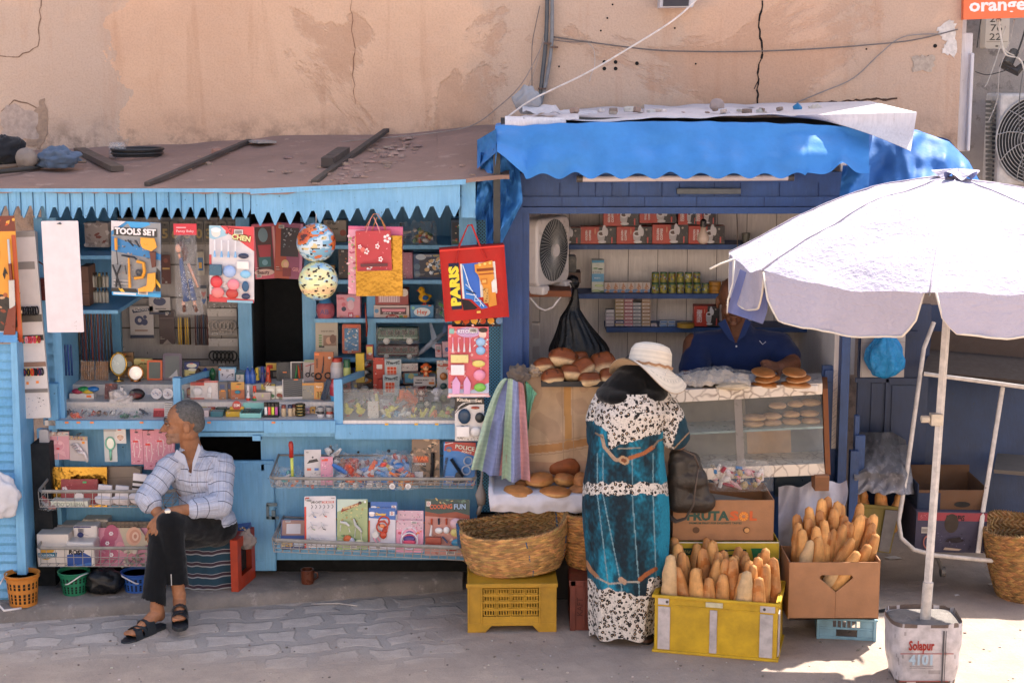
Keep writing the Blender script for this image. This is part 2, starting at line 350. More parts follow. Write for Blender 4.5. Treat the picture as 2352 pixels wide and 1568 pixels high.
for x,y in((1388,143),(1414,143),(1388,158),(1414,158),(2107,132),(2133,132),(2107,153),(2131,153),(1284,153),(1463,146),(1598,147),(1380,71),(1550,65),(1407,11),(1395,42),(2148,106),(1990,113)):
 a=P(x,y,YW-.002);r=.012 if(1380<x<1480 and y>140)or x>2100 else.006
 m.prism([(a.x+r*cos(t*PI/4),a.z+r*sin(t*PI/4))for t in range(8)],YW-.004,YW+.01,'1a1614')
m.obs('drill_hole',RUBBLE,bw)
m=M()
for pts,c in(([(2150,70),(2180,45),(2196,60),(2194,135),(2165,120),(2172,95)],'dcd3cb'),([(2095,128),(2145,126),(2143,162),(2100,164)],'b6a595'),([(100,225),(112,300),(92,340),(60,330),(75,262)],'a38b79'),([(20,238),(85,262),(88,320),(10,322),(0,270)],'b5a297')):
 q=[];
 for i in range(len(pts)):
  a=P(*pts[i],YW);b=P(*pts[(i+1)%len(pts)],YW)
  for k in range(6):p=a.lerp(b,k/6);q.append((p.x+random.uniform(-.012,.012),p.z+random.uniform(-.012,.012)))
 q.reverse();m.prism(q,YW-.006-.001*len(m.f)/90,YW+.01,c)
m.ob('bare_plaster_patch',RUBBLE,pa=bw)
m=M();m.bb((P(2150,300,2.95).x,2.95,0),(12,3.4,4.95));nb=m.ob('neighbour_building',OLDWALL,lb='grey weathered plaster building set back at the right edge, behind the air conditioner',cat='building')
m=M();m.bb((-22,-13.5,0),(22,-13,6.5));m.ob('unseen_bounce_building',OPP,lb='unseen plain pale plaster building across the street, added to bounce warm light',cat='building')  # unseen wall behind the camera, added for warm frontal bounce
# ================= LEFT STALL
st=T('toy_stall','light blue wooden toy stall with a saw-tooth fascia under a brown felt roof','market stall',(P(600,1300,.9).x,.9,.07))
def ax(a,b,t):return a+(b-a)*t
m=M()
def rooff(u,v):
 x=-70+u*1240;yf=434 if x<600 else ax(434,408,(x-600)/560);yb=ax(348,290,max(0,x)/1150)
 a=P(x,yf,.55);b=P(x+(30 if x<1000 else 0),yb,2.2);p=a.lerp(b,v);p.z+=.012*nz(x*.01,v*3)+.02*nz(x*.004,v*2,5)
 if v==0:p.z+=.006*nz(x*.07)
 return p
m.grid(rooff,90,20);
m.grid(lambda u,v:rooff(u,0)+Vector((0,-.004-.004*v,-.022*v-.008*v*nz(u*50))),90,2)
m.ob('roof',ROOF,st,sm=50)
def fascia(x0,x1,yt0,yt1,yb0,yb1,pitch,Y,planks):
 n=int(round((x1-x0)/pitch));pw=(x1-x0)/n;out=[]
 for i in range(n):
  m=M()if i==0 else m
  xa=x0+i*pw;xb=xa+pw;t=(i+.5)/n;yb=ax(yb0,yb1,t);ytA=ax(yt0,yt1,i/n);ytB=ax(yt0,yt1,(i+1)/n);ynotch=yb-26+random.uniform(-1.6,1.6);yb+=random.uniform(-1.6,1.6)
  pts=[P(xa,ytA,Y),P(xa,ynotch,Y),P(xa+pw*.22,ynotch-1,Y),P(xa+pw*.56,yb,Y),P(xa+pw*.64,yb,Y),P(xb,ynotch+0,Y),P(xb,ytB,Y)]
  yy=Y+(.0035*((i//planks)%2)if planks else 0)
  q=[(p.x,p.z)for p in pts];m.prism(q,yy,yy+.02,None)
 return m
fascia(-20,575,438,438,500,505,28.4,.565,2).ob('fascia_board',LB,st)
fascia(577,1057,446,425,518,497,34.3,.558,0).ob('fascia_board',LB,st)
m=M();
for i in range(1,21):
 x=-20+i*28.4+8;a=P(x,438,.56);b=P(x+1.5,496,.56);m.bb((a.x,.562,b.z),(a.x+.004,.566,a.z),'2e5f80')
m.ob('plank_gap',MT,st)
m=M();pq(m,[(-70,440,.56),(575,441,.56),(575,433,.56),(-70,433,.56)]);m=M()
m.hexa([P(-70,441,.54),P(575,442,.54),P(575,433,.54),P(-70,433,.54)],[P(-70,441,.56),P(575,442,.56),P(575,433,.56),P(-70,433,.56)])
m.hexa([P(575,446,.54),P(1070,424,.54),P(1070,412,.54),P(575,434,.54)],[P(575,446,.556),P(1070,424,.556),P(1070,412,.556),P(575,434,.556)])
m.ob('roof_batten',LB,st)
m=M('23262a');m.bb((P(95,500,2.05).x,2.05,.1),(P(1165,500,2.05).x,2.1,2.3));m.bb((P(560,500,1.6).x,1.62,.1),(P(575,500,1.6).x,2.05,2.2));m.bb((P(700,500,1.6).x,1.62,.1),(P(708,500,1.6).x,2.05,2.2));m.ob('back_wall',DARK,st)  # back wall and doorway sides carry the interior shade in their dark colour
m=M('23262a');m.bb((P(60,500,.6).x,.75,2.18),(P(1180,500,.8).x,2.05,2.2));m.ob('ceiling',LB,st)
xs=P(118,700,.8).x
m=M();m.bb((xs-.03,.8,.1),(xs,2.05,2.2));pb(m,100,500,128,975,.8,.84);m.ob('side_wall',LB,st)
m=M()
for y in(575,697):
 z=P(190,y,1.2).z;m.bb((xs,.95,z-.02),(xs+.32,1.72,z))
m.bb((xs,1.70,.9),(P(268,500,1.72).x,1.74,2.2));m.obs('side_shelf',LB,st)
m=M();pb(m,265,500,562,900,1.75,1.79);pn=m.ob('slat_panel',PEG,st)
m=M('55504e');
for y in(607,682,752,824):a=P(268,y,1.748);b=P(560,y,1.748);m.bb((a.x,1.742,a.z-.006),(b.x,1.752,a.z+.002))
a=P(500,500,1.747);m.bb((a.x,1.744,1.0),(a.x+.004,1.752,2.1));m.ob('panel_groove',MT,st)
m=M();pb(m,552,500,572,900,1.6,1.66);pb(m,698,500,722,880,1.55,1.62);pb(m,845,640,862,880,1.52,1.6);pb(m,1040,500,1062,900,1.3,1.4);m.obs('post',LB,st)
m=M()
def shelf(y,x0=718,x1=1045,Y0=1.45,Y1=1.98,t=9):pb(m,x0,y,x1,y+t,Y0,Y1)
for y in(563,643):shelf(y)
for y,x0,x1 in((732,722,850),(732,850,1045),(822,722,1045),(872,722,1045)):shelf(y,x0,x1)
m.bb((P(720,500,1.98).x,1.96,1.0),(P(1045,500,1.98).x,2.0,2.3));m.ob('shelf_unit',LB,st)
m=M();pb(m,1090,500,1166,1175,.92,.94);m.ob('perforated_panel',PERF,st)
m=M();pb(m,1057,440,1094,1010,.86,.92);pb(m,1150,440,1168,1180,.88,.95);pb(m,1060,412,1092,500,.6,.9);m.ob('corner_post',LB,st)
zf=P(600,965,.75).z;zm=P(600,923,.95).z;zb=P(600,883,1.15).z
def xw(x,Y):return P(x,900,Y).x
m=M();m.bb((xw(105,.8),.75,zf-.03),(xw(1090,.8),1.6,zf));m.ob('counter_top',WW,st)
m=M();m.bb((xw(130,.95),.95,zf),(xw(768,.95),1.6,zm));m.bb((xw(130,1.15),1.15,zm),(xw(768,1.15),1.6,zb));m.bb((xw(790,1.1),1.12,zf),(xw(1045,1.1),1.6,zm-.02));m.ob('display_step',WW,st)
m=M();pb(m,128,966,400,985,.73,.75);pb(m,400,966,605,990,.735,.75);pb(m,606,966,770,994,.725,.75);pb(m,770,975,1048,1008,.73,.75)
pb(m,400,992,1060,1002,.76,.9);pb(m,580,1000,598,1012,.74,.8);m.ob('counter_apron',LB,st)
m=M()
for x,w_ in((400,13),(768,18)):
 pb(m,x,868 if x<500 else 872,x+w_,975,.745,.79)
 a=P(x,872,.75);b=P(x+(68 if x<500 else 55),852,1.2);m.hexa([a+Vector((0,0,-.03)),a+Vector((.035,0,-.03)),a+Vector((.035,0,.005)),a],[b+Vector((0,0,-.03)),b+Vector((.035,0,-.03)),b+Vector((.035,0,.005)),b])
a=P(126,874,.76);pb(m,112,882,130,985,.75,.8);m.obs('divider_post',LB,st)
m=M();a=P(414,885,.77);b=P(470,865,1.2);c=P(470,960,1.2);d=P(414,965,.77);m.quad([a,b,c,d])
a=P(786,880,.77);b=P(842,865,1.2);c=P(842,960,1.2);d=P(786,968,.77);m.quad([a,b,c,d]);m.quad([P(786,968,.765),P(1042,968,.765),P(1042,893,.80),P(786,893,.80)])
m.obs('glass_pane',GLASS,st)
m=M('c9bcae');pb(m,786,966,1045,975,.757,.8);m.ob('ledge',WW,st)
m=M();pb(m,100,985,456,1300,.9,.93);pb(m,606,1000,1095,1285,.9,.93);pb(m,456,1060,540,1310,.9,.93);m.ob('front_panel',LB,st)
m=M('05080b');pb(m,440,990,625,1080,1.3,1.32);m.bb((xw(60,.95),.96,.07),(xw(1170,.95),1.0,.3));m.ob('opening_shade_sheet',DARK,st)  # near-black sheets stand in for shade in the opening and base gap
m=M();pb(m,530,1058,628,1310,.872,.898);pb(m,536,1072,552,1300,.866,.872);pb(m,606,1066,626,1306,.866,.872);pb(m,552,1064,606,1080,.866,.872);pb(m,552,1288,606,1304,.866,.872)
dr=m.ob('door',LB,st);m=M('6b7f88');
for q in((612,1155,636,1162),(612,1158,617,1190),(612,1186,640,1192),(624,1172,632,1192)):pb(m,*q,.85,.862)
m.ob('hasp',ME,dr)
m=M('12171c');pb(m,88,1020,112,1370,.7,.9);m.ob('leg',MT,st)
m=M('14181c');
for x,y,r in((823,1038,3),(893,1035,4)):a=P(x,y,.899);m.prism([(a.x+.0024*r*cos(t*PI/4),a.z+.0024*r*sin(t*PI/4))for t in range(8)],.896,.9)
m.obs('hole',MT,st)
sh=T('roller_shutter','faded light blue roller shutter housing at the left edge of the stall','shutter',(P(20,1380,.45).x,.45,0))
m=M();k=0;y=788
def xr_(y):return ax(25,42,(y-790)/590)
for i in range(28):
 y0=790+i*21;
 a0=P(-60,y0,.47);a1=P(xr_(y0),y0,.47);b0=P(-60,y0+15,.455);b1=P(xr_(y0+15),y0+15,.455);c0=P(-60,y0+20,.465);c1=P(xr_(y0+20),y0+20,.465)
 m.quad([b0,b1,a1,a0]);m.quad([c0,c1,b1,b0]);d0=P(-60,y0+21,.47);d1=P(xr_(y0+21),y0+21,.47);m.quad([d0,d1,c1,c0])
m.ob('shutter_slats',LB,sh,sm=False)
m=M();p=[P(24,785,.44),P(38,785,.44),P(63,1380,.44),P(42,1385,.44)];m.hexa([p[3],p[2],p[1],p[0]],[q+Vector((0,.04,0))for q in(p[3],p[2],p[1],p[0])])
m.quad([P(63,1382,.45),P(95,1352,.8),P(68,780,.8),P(38,785,.45)]);m.quad([P(-60,786,.43),P(40,786,.43),P(40,760,.5),P(-60,760,.5)]);m.ob('frame',LB,sh)
# ================= wire racks
def rack(lb,x0,x1,yt,yb,Y0,Y1,ytb,tilt=(0,0),n=20,grp=None,nh=2,rim='8b8884',rr=.0035):
 """front rim from (x0,yt) to (x1,yt+tilt0); floor front at yb; back rim at Y1 height of front rim + dz"""
 A=P(x0,yt,Y0);B=P(x1,yt+tilt[0],Y0);C=P(x0+4,yb,Y0+.02);D=P(x1-6,yb+tilt[1],Y0+.02)
 top=lambda p,k:Vector((p.x,ax(Y0,Y1,k),p.z+ytb*k))
 r=T('wire_rack',lb,'wire rack',((A.x+B.x)/2,Y1,C.z),gr=grp)
 m=M(rim)
 m.tube([top(A,1),top(A,.06),A+Vector((.02,0,0)),B-Vector((.02,0,0)),top(B,.06),top(B,1)],rr*1.8,n=6,flat=1.6);m.tube([top(A,1),top(B,1)],rr*1.5,n=6);m.ob('rim',ME,r)
 m=M('a19d99')
 for i in range(n+1):
  t=i/n;a=A.lerp(B,t);c=C.lerp(D,t);bk=Vector((c.x,Y1,c.z));m.tube([a,a.lerp(c,.5)+Vector((0,-.003,0)),c,bk],rr*.55,n=5)
 for k in range(1,nh+1):
  t=k/nh;a=A.lerp(C,t);b=B.lerp(D,t);m.tube([Vector((a.x,Y1,a.z)),a,b,Vector((b.x,Y1,b.z))],rr*.6,n=5)
 for k in range(1,5):t=k/5;m.tube([Vector((C.x,ax(Y0,Y1,t),C.z)),Vector((D.x,ax(Y0,Y1,t),D.z))],rr*.55,n=5)
 for s_,(a,c)in enumerate(((A,C),(B,D))):
  for k in range(1,6):q=top(a,k/6);m.tube([q,Vector((c.x,q.y,c.z))],rr*.55,n=5)
 m.ob('wire_mesh',ME,r);return r
rack('upper left wire rack holding the gold bag and the white socks',88,400,1128,1164,.52,.89,.035,n=15,nh=2)
rack('lower left wire rack with tissue packs and table cloths, beneath the socks rack',85,400,1258,1300,.52,.89,.035,n=15,nh=2)
rack('upper right wire rack loaded with bagged toy cars, beside the blue door',620,1092,1098,1117,.55,.89,.045,tilt=(2,3),n=26,nh=2)
rack('lower right wire rack with the row of toy blister cards',625,1072,1240,1266,.42,.87,.0,tilt=(18,20),n=22,nh=3,rr=.0042)
# ================= BLUE BREAD STALL
bs_=T('bread_stall','dark blue wooden bakery stall with white boarded interior and draped awning','market stall',(P(1550,1100,.9).x,1.0,0))
m=M();pb(m,1155,498,1200,1330,.80,.88);pb(m,1198,490,1216,850,.84,.88);pb(m,1918,480,1965,1260,.80,.90);pb(m,1880,840,1920,1140,.9,.93);pb(m,1175,400,1200,500,.78,.86);m.obs('post',DB,bs_)
m=M();pb(m,1160,395,1965,452,.84,.88);pb(m,1160,452,1965,474,.825,.87);pb(m,1195,476,1925,491,.81,.87);m.ob('lintel',DB,bs_)
m=M('16305f')
for x in(1285,1328,1367,1405,1444,1520,1560,1640,1700,1790,1880):a=P(x,420,.838);b=P(x,452,.838);m.bb((a.x,.836,b.z),(a.x+.004,.84,a.z))
for x in(1290,1385,1480,1600,1755):a=P(x,453,.822);b=P(x,475,.822);m.bb((a.x,.822,b.z),(a.x+.004,.826,a.z))
m.obs('board_gap',MT,bs_)
m=M();pb(m,1195,480,1975,860,1.98,2.02);m.bb((P(1205,500,.9).x,.88,.8),(P(1205,500,.9).x+.02,1.98,2.5));m.bb((P(1925,500,.9).x,.88,.8),(P(1925,500,.9).x+.03,1.98,2.5));m.ob('back_wall',WW,bs_)
m=M('6e635c')
for x in range(1240,1960,68):a=P(x,480,1.978);m.bb((a.x,1.976,.9),(a.x+.003,1.98,2.4))
m.obs('board_gap',MT,bs_)
m=M('3a3634');m.bb((P(1160,300,.9).x,.95,2.52),(P(1975,300,.9).x,2.15,2.55));m.ob('ceiling',DB,bs_)
m=M()
for y,x0 in((562,1288),(675,1310),(752,1393)):pb(m,x0,y,1930,y+11,1.72,1.98)
m.obs('shelf',DB,bs_)
m=M();zc=P(1700,884,.62).z-.012;m.bb((P(1200,850,.66).x,.66,zc-.03),(P(1880,850,.66).x,1.0,zc));m.ob('counter_top',WW,bs_)
m=M();pb(m,1880,850,1925,1320,.88,.92);pb(m,1500,1040,1925,1330,.9,.92);pb(m,1888,880,1908,1110,.87,.88);m.ob('front_panel',DB,bs_)
dd=T('stall_door','dark blue panelled door folded open right of the bread stall','door',(P(2030,1150,1.3).x,1.3,0))
m=M();pb(m,1960,700,2140,1180,1.3,1.34);pb(m,1985,760,2110,775,1.285,1.3);pb(m,2030,870,2042,1010,1.285,1.3);pb(m,1998,880,2028,1000,1.292,1.3);pb(m,2045,885,2110,1000,1.292,1.3);pb(m,1965,868,2112,878,1.285,1.3);m.ob('door_panel',DBM,dd)
m=M();pb(m,1962,955,1975,1040,.86,.9);pb(m,1945,1036,1974,1300,.79,.84);pb(m,1962,1000,1988,1085,.83,.86);m.ob('hinge',DB,dd)
# ================= GOODS : generic card / box builder
def ppm(x,y,Y):return(P(x+10,y,Y)-P(x,y,Y)).length/10
def C(name,lb,cat,x0,y0,x1,y1,Y,bg,els=(),th=.004,lean=0,rz=0,ry=0,z=None,gr=None,mt=None,rc=0,pa=None,smat=None):
 s=ppm((x0+x1)/2,y1,Y);w=(x1-x0)*s;hh=(y1-y0)*s;p=P((x0+x1)/2,y1,Y)
 if z is not None:p.z=z
 m=M(bg)
 if rc:
  r=rc*w;pts=[]
  for cx,cz,a in((w/2-r,r,-90),(w/2-r,hh-r,0),(-w/2+r,hh-r,90),(-w/2+r,r,180)):
   for k in range(4):t=R_(a+30*k);pts.append((cx+r*cos(t),cz+r*sin(t)))
  m.prism(pts,0,th)
 else:m.bb((-w/2,0,0),(w/2,th,hh))
 k=1;kids=[];els=list(els)
 if cat in('toy pack','toy box','package')and(y1-y0)>38 and not name.startswith('paper'):
  rz_=random.Random(int(x0*7+y0));z0_=rz_.choice((.03,.9));u0_=rz_.uniform(.05,.6)
  els+=[('r',u0_,z0_,u0_+.2,z0_+.06,'d8d4d0')]+[('r',u0_+.02+.018*i,z0_+.008,u0_+.029+.018*i,z0_+.05,'2c2a2c')for i in range(9)]+[('r',.06,.14+.022*i,.06+rz_.uniform(.1,.34),.147+.022*i,'d8d0ca'if i%2 else '4a4444')for i in range(4)]
 X=lambda u:(u-.5)*w
 Z=lambda v:v*hh
 def el2(m,e,y):
  t=e[0].lower()
  if t=='r':m.quad([(X(e[1]),y,Z(e[2])),(X(e[3]),y,Z(e[2])),(X(e[3]),y,Z(e[4])),(X(e[1]),y,Z(e[4]))],e[5])
  elif t=='e':m.quad([(X(e[1])+e[3]*w*cos(a*PI/9),y,Z(e[2])+e[4]*w*sin(a*PI/9))for a in range(18)],e[5])
  elif t=='p':m.quad([(X(a),y,Z(b))for a,b in e[1]],e[2])
  elif t=='l':
   for a,b in zip(e[1],e[1][1:]):
    A=Vector((X(a[0]),y,Z(a[1])));B=Vector((X(b[0]),y,Z(b[1])));d=(B-A).normalized();s_=Vector((d.z,0,-d.x))*e[2]*w/2;m.quad([A-s_,B-s_,B+s_,A+s_],e[3])
  elif t=='t':m.text(e[1],X(e[2]),Z(e[3]),e[4]*hh,y,e[5],w=(e[6]*w if len(e)>6 and e[6]else None),rot=R_(e[7])if len(e)>7 else 0,bold=.03 if len(e)<9 else e[8])
  elif t=='s':
   rr=random.Random(int(e[1]*13+e[2]*100))
   for i in range(e[1]):
    u=rr.uniform(e[2],e[4]);v=rr.uniform(e[3],e[5]);a=rr.uniform(.3,1)*e[7];b=rr.uniform(.3,1)*e[7]*.6;an=rr.uniform(-1,1)*(e[8]if len(e)>8 else 1)
    n_=rr.choice((4,5,7));m.quad([(X(u)+w*(a*cos(2*PI*q/n_)*cos(an)-b*sin(2*PI*q/n_)*sin(an)),y-.00002*i,Z(v)+w*(a*cos(2*PI*q/n_)*sin(an)+b*sin(2*PI*q/n_)*cos(an)))for q in range(n_)],rr.choice(e[6]))
 for e in els:
  t=e[0]
  if t.islower():el2(m,e,-.0006*k);k+=1
  else:kids.append(e)
 if pa is None:
  root=m.ob(name,mt or CARD,wd=False,lb=lb,cat=cat,gr=gr);root.location=p;root.rotation_euler=(-R_(lean),R_(ry),R_(rz))
 else:root=m.ob(name,mt or CARD,pa,wd=False);
 for e in kids:
  t=e[0];q=M(e[-2]);y0=-.0006*k
  if t=='E':q.ell((X(e[1]),y0,Z(e[2])),(e[3]*w,max(.006,min(e[3],e[4])*w*.45),e[4]*w),n=14)
  elif t=='B':q.bb((X(e[1]),y0-e[5],Z(e[2])),(X(e[3]),y0,Z(e[4])))
  elif t=='R':q.tube([(X(e[1])+e[3]*w*cos(a*PI/10),y0-.004,Z(e[2])+e[3]*w*sin(a*PI/10))for a in range(20)],e[4]*w,n=6,cz_=True)
  elif t=='L':q.tube([(X(a),y0-.006,Z(b))for a,b in e[1]],[r*w for r in e[2]]if isinstance(e[2],(list,tuple))else e[2]*w,n=8,flat=.6)
  elif t=='P':q.prism([(X(a),Z(b))for a,b in e[1]],y0-.010,y0)
  q.ob(e[-1],smat or PL,root,wd=False,sm=(40 if t in 'ERL'else False),bev=(.002 if t in 'BP'else 0))
 return root
def wrap(parent_xy,Y,z=None,amp=.012,name='plastic_wrap',pa=None,depth=.03,seed=0,dome=.02):
 """crumpled clear film bulging in front of something"""
 x0,y0,x1,y1=parent_xy;a=P(x0,y1,Y);b=P(x1,y0,Y);m=M()
 def f(u,v):
  x=ax(a.x,b.x,u);zz=ax(a.z,b.z,v);return Vector((x+amp*.5*nz(v*6,seed),Y-depth-dome*sin(PI*u)*sin(PI*v)+amp*nz(u*7+seed,v*7)+amp*.6*nz(u*19,v*19+seed),zz+amp*nz(u*5,seed)))
 m.grid(f,22,22);return m.ob(name,FILM,pa,sm=20)
YEL='f0b63c';ORG='e8622c'
TAG_=('r',.4,.9,.6,.95,'ef7a2e')
C('toy_rifle_card','orange and black card with a brown and silver toy rifle, at the far left','toy pack',-40,496,53,786,.50,'e59a2e',[('p',[(0,0),(1,0),(.98,.3),(.6,.38),(0,.42)],'2a2320'),('s',40,.0,.02,1,.38,['8a3b20','1a1614','a8572c','4a4644','c9a07a'],.10),('r',.0,.88,1,1,'6e2a1a'),('s',14,.3,.9,1,.99,['c8501e','e0a040','2a1a14'],.09),('e',.32,.72,.27,.42,'1b1714'),('e',.32,.72,.12,.2,'f0b63c'),('p',[(.62,.54),(.66,.5),(.7,.55),(.75,.54),(.71,.58),(.68,.6)],'1b1714'),('r',.90,0,1,.85,'b3471c'),('L',[(.84,.82),(.84,.62)],.045,'c9cccd','toy_barrel'),('L',[(.84,.63),(.85,.5)],.07,'7c2f1c','toy_grip'),('P',[(.78,.5),(.92,.5),(.9,.3),(.75,.26)],'c4c0b8','toy_receiver'),('P',[(.72,.27),(.92,.3),(.84,.02),(.50,.0)],'7a3220','toy_stock'),('r',.74,.03,.82,.045,'f0c030')],ry=-1)
C('display_board','tall blank white board hanging on a string behind the saw-tooth fascia','board',109,507,193,763,.50,'ded6da',[('s',12,.75,.03,.82,.1,['b5adaf'],.02),('P',[(.42,.975),(.56,.97),(.52,.99)],'1c3a44','hook')],ry=-.5,rc=.03)
C('tools_set_card','blister card of toy tools in orange and grey reading TOOLS SET','toy pack',255,509,371,680,.50,'2f86c0',[('p',[(0,.1),(0,.8),(.35,.98),(1,1),(1,.08)],'8f9296'),('p',[(0,.86),(.3,1),(0,1)],'d9d3d6'),('p',[(.3,1),(.45,.88),(.8,.97),(.75,1)],'3aa0dc'),('p',[(0,.8),(0,.6),(1,.5),(1,.58)],'2a7fbd'),('s',60,.1,.1,.9,.8,['6b6462','9a8f8a','4a4c50','b0a7a2'],.04),('r',.02,.0,1,.05,'38a0d8'),('r',.04,.015,.5,.04,'e5e0e0'),('p',[(.9,.08),(1,.08),(1,.35),(.92,.4)],'1f1f20'),('p',[(.9,.2),(1,.12),(1,.17),(.9,.26)],'e2b63a'),('p',[(0,.05),(.55,.05),(.5,.1),(0,.1)],'1f1f20'),('p',[(.2,.05),(.28,.05),(.22,.1),(.14,.1)],'e2b63a'),('r',.06,.81,.93,.92,'2a2a2c'),('t','TOOLS SET',.495,.865,.082,'e9e4e6',.84,0,.05),('L',[(.12,.78),(.13,.62)],.05,'e0992e','toy_screwdriver'),('L',[(.13,.62),(.16,.42)],.016,'4a4c50','toy_screwdriver_shaft'),('L',[(.36,.76),(.48,.68)],.026,'3a3d40','toy_bolt'),('L',[(.52,.76),(.6,.67)],.026,'3a3d40','toy_bolt'),('P',[(.62,.8),(.9,.8),(.95,.68),(.84,.62),(.66,.66),(.62,.72)],'eea535','toy_saw_handle'),('P',[(.8,.62),(.93,.62),(.93,.42),(.85,.4)],'5e2a20','toy_blade'),('L',[(.24,.55),(.5,.53),(.54,.5)],.03,'26292c','toy_hammer_head'),('L',[(.38,.52),(.4,.12)],[.03,.05],'e8a136','toy_hammer_handle'),('L',[(.55,.48),(.68,.46),(.7,.35),(.66,.27),(.5,.25)],.055,'f0a637','toy_clamp'),('R',.58,.33,.05,.02,'4a4c50','toy_nut'),('P',[(.76,.32),(.92,.34),(.92,.16),(.86,.08),(.58,.07),(.56,.11),(.74,.16)],'f2a838','toy_drill'),('L',[(.05,.42),(.12,.3),(.22,.1)],.03,'2a2c30','toy_pliers'),('L',[(.22,.42),(.15,.3),(.12,.12)],.03,'2a2c30','toy_pliers'),('L',[(.3,.42),(.33,.3)],.02,'5a5c60','toy_spanner')],rz=-6,ry=2,rc=.02)
def doll():
 L=P(435,722,.5);r=T('doll_in_bag','fashion doll in a denim dress inside a clear bag with a red header card','doll',L)
 m=M('c8273c');pb(m,399,514,451,540,.495,.50);s=.0022;a=P(425,531,.494);m.text('Fancy Baby',a.x,a.z,.012,.4935,'f2dce0',w=.09);a=P(418,522,.494);m.quad([(a.x-.03,.494,a.z-.004),(a.x+.02,.494,a.z-.004),(a.x+.02,.494,a.z+.001),(a.x-.03,.494,a.z+.001)],'e8b8c0');m.ob('header_card',CARD,r)
 Y=.505;c='d9a084'
 m=M(c);m.ell(P(410,570,Y),(.017,.019,.024),n=14);m.tube([P(411,582,Y),P(414,595,Y)],.007);m.tube([P(416,600,Y),P(424,640,Y+.0),P(430,664,Y-.01)],[.009,.007,.006]);m.tube([P(420,690,Y),P(424,712,Y)],.009);m.tube([P(446,690,Y),P(450,712,Y)],.009);m.tube([P(432,605,Y+.01),P(455,660,Y)],[.008,.006]);m.ob('doll_body',PL,r,sm=True)
 m=M('6b3d28');m.ell(P(415,566,Y+.008),(.022,.02,.028),n=14);m.tube([P(421,565,Y+.01),P(426,580,Y),P(424,600,Y)],[.018,.017,.008]);m.ob('doll_hair',HAIR,r,sm=True)
 m=M('4a5c86');m.tube([P(416,592,Y),P(417,610,Y),P(422,640,Y),P(430,690,Y)],[.016,.022,.027,.042],n=16,flat=.5);m.tube([P(436,640,Y+.01),P(446,690,Y)],[.02,.03],n=12,flat=.5)
 rr=random.Random(3)
 for i in range(70):
  p=P(ax(412,446,rr.random()),rr.uniform(622,688),Y-.03);m.ell(p,(.0022,.001,.0022),'d5d8e2',n=6)
 m.ob('doll_dress',CL,r,sm=True)
 m=M('5c3626');m.tube([P(422,700,Y),P(424,716,Y)],.011);m.tube([P(446,700,Y),P(452,716,Y)],.011);m.obs('doll_boots',PL,r,sm=True)
 m=M();A=P(401,538,.5);B=P(450,538,.5);Cc=P(405,722,.5);D=P(468,722,.5)
 m.grid(lambda u,v:A.lerp(B,u).lerp(Cc.lerp(D,u),v)+Vector((0,-.045*sin(PI*u)*sin(PI*min(1,v*1.15))**.5-.008*nz(u*9,v*5)-.006,.004*nz(u*6,v))),26,30);m.ob('clear_bag',FILM,r,sm=20)
doll()
C('kitchen_toy_card','blister card of pastel toy kitchenware reading KITCHEN in the hanging row','toy pack',481,519,584,694,.50,'d8d3d6',[('p',[(.25,1),(.45,.9),(1,.68),(1,1)],'d6424a'),('p',[(0,1),(.25,1),(.4,.88),(.1,.82),(0,.84)],'9cc6d8'),('e',.15,.91,.10,.10,'f0dcd4'),('e',.15,.945,.11,.05,'f5eef0'),('p',[(0,.0),(1,.0),(1,.04),(.4,.06),(0,.1)],'cc3c44'),('r',.0,.45,.05,.62,'c8474a'),('s',24,.3,.1,.95,.3,['e8c8c4','d8b0ac','f0e8e8'],.04),('t','KIT',.52,.93,.075,'7a1a22',.3,-8,.1),('t','KIT',.52,.93,.07,'e0434c',.3,-8,.05),('t','CHEN',.72,.85,.075,'5a4a20',.42,-8,.1),('t','CHEN',.72,.85,.066,'eadf9a',.42,-8,.04),]+[('L',[(.14+.155*i,.82),(.14+.155*i,.68)],.03,'f0ecef','toy_handle')for i in range(4)]+[('L',[(.14+.155*i,.68),(.14+.155*i,.6)],[.02,.06],'8fc0e6','toy_utensil')for i in range(4)]+[('E',.78,.62,.12,.06,'2a3450','toy_whisk'),('B',.03,.36,.3,.5,.02,'2f6079','toy_stove'),('E',.46,.41,.15,.14,'9fb8e0','toy_plate'),('E',.47,.41,.07,.05,'ea5a8a','toy_fruit'),('B',.63,.45,.9,.55,.006,'efe6e2','toy_note'),('E',.82,.38,.12,.09,'8cc4e4','toy_bowl'),('E',.17,.27,.14,.14,'d8424a','toy_pan'),('E',.55,.24,.14,.13,'ec8c96','toy_pan_lid'),('E',.2,.13,.15,.13,'e6807e','toy_colander'),('E',.52,.12,.14,.12,'c04038','toy_pot'),('E',.82,.22,.08,.12,'2a5a80','toy_jar'),('E',.83,.09,.10,.07,'2c3556','toy_basket'),('r',.4,.0,.98,.03,'88b8d0')],rz=-3,ry=1.5,rc=.03)
def ball(cx,cy,r,Y,lb,cols,seed):
 p=P(cx,cy,Y);R=r*ppm(cx,cy,Y);m=M()
 def cf(u,v):
  a=nz(u*3.1+seed,v*4.2)+.35*nz(u*11+seed,v*13);k=int((a+.9)/1.8*len(cols)*1.15);
  return cols[max(0,min(len(cols)-1,k))]if not(nz(u*23,v*29,seed)>.42)else '241f1e'
 m.grid(lambda u,v:p+Vector((R*sin(PI*v)*cos(2*PI*u),R*sin(PI*v)*sin(2*PI*u),-R*cos(PI*v))),90,54,cf_=cf,wrap=True)
 return m.ob('play_ball',PL,sm=True,lb=lb,cat='ball',gr='play balls hanging from the fascia')
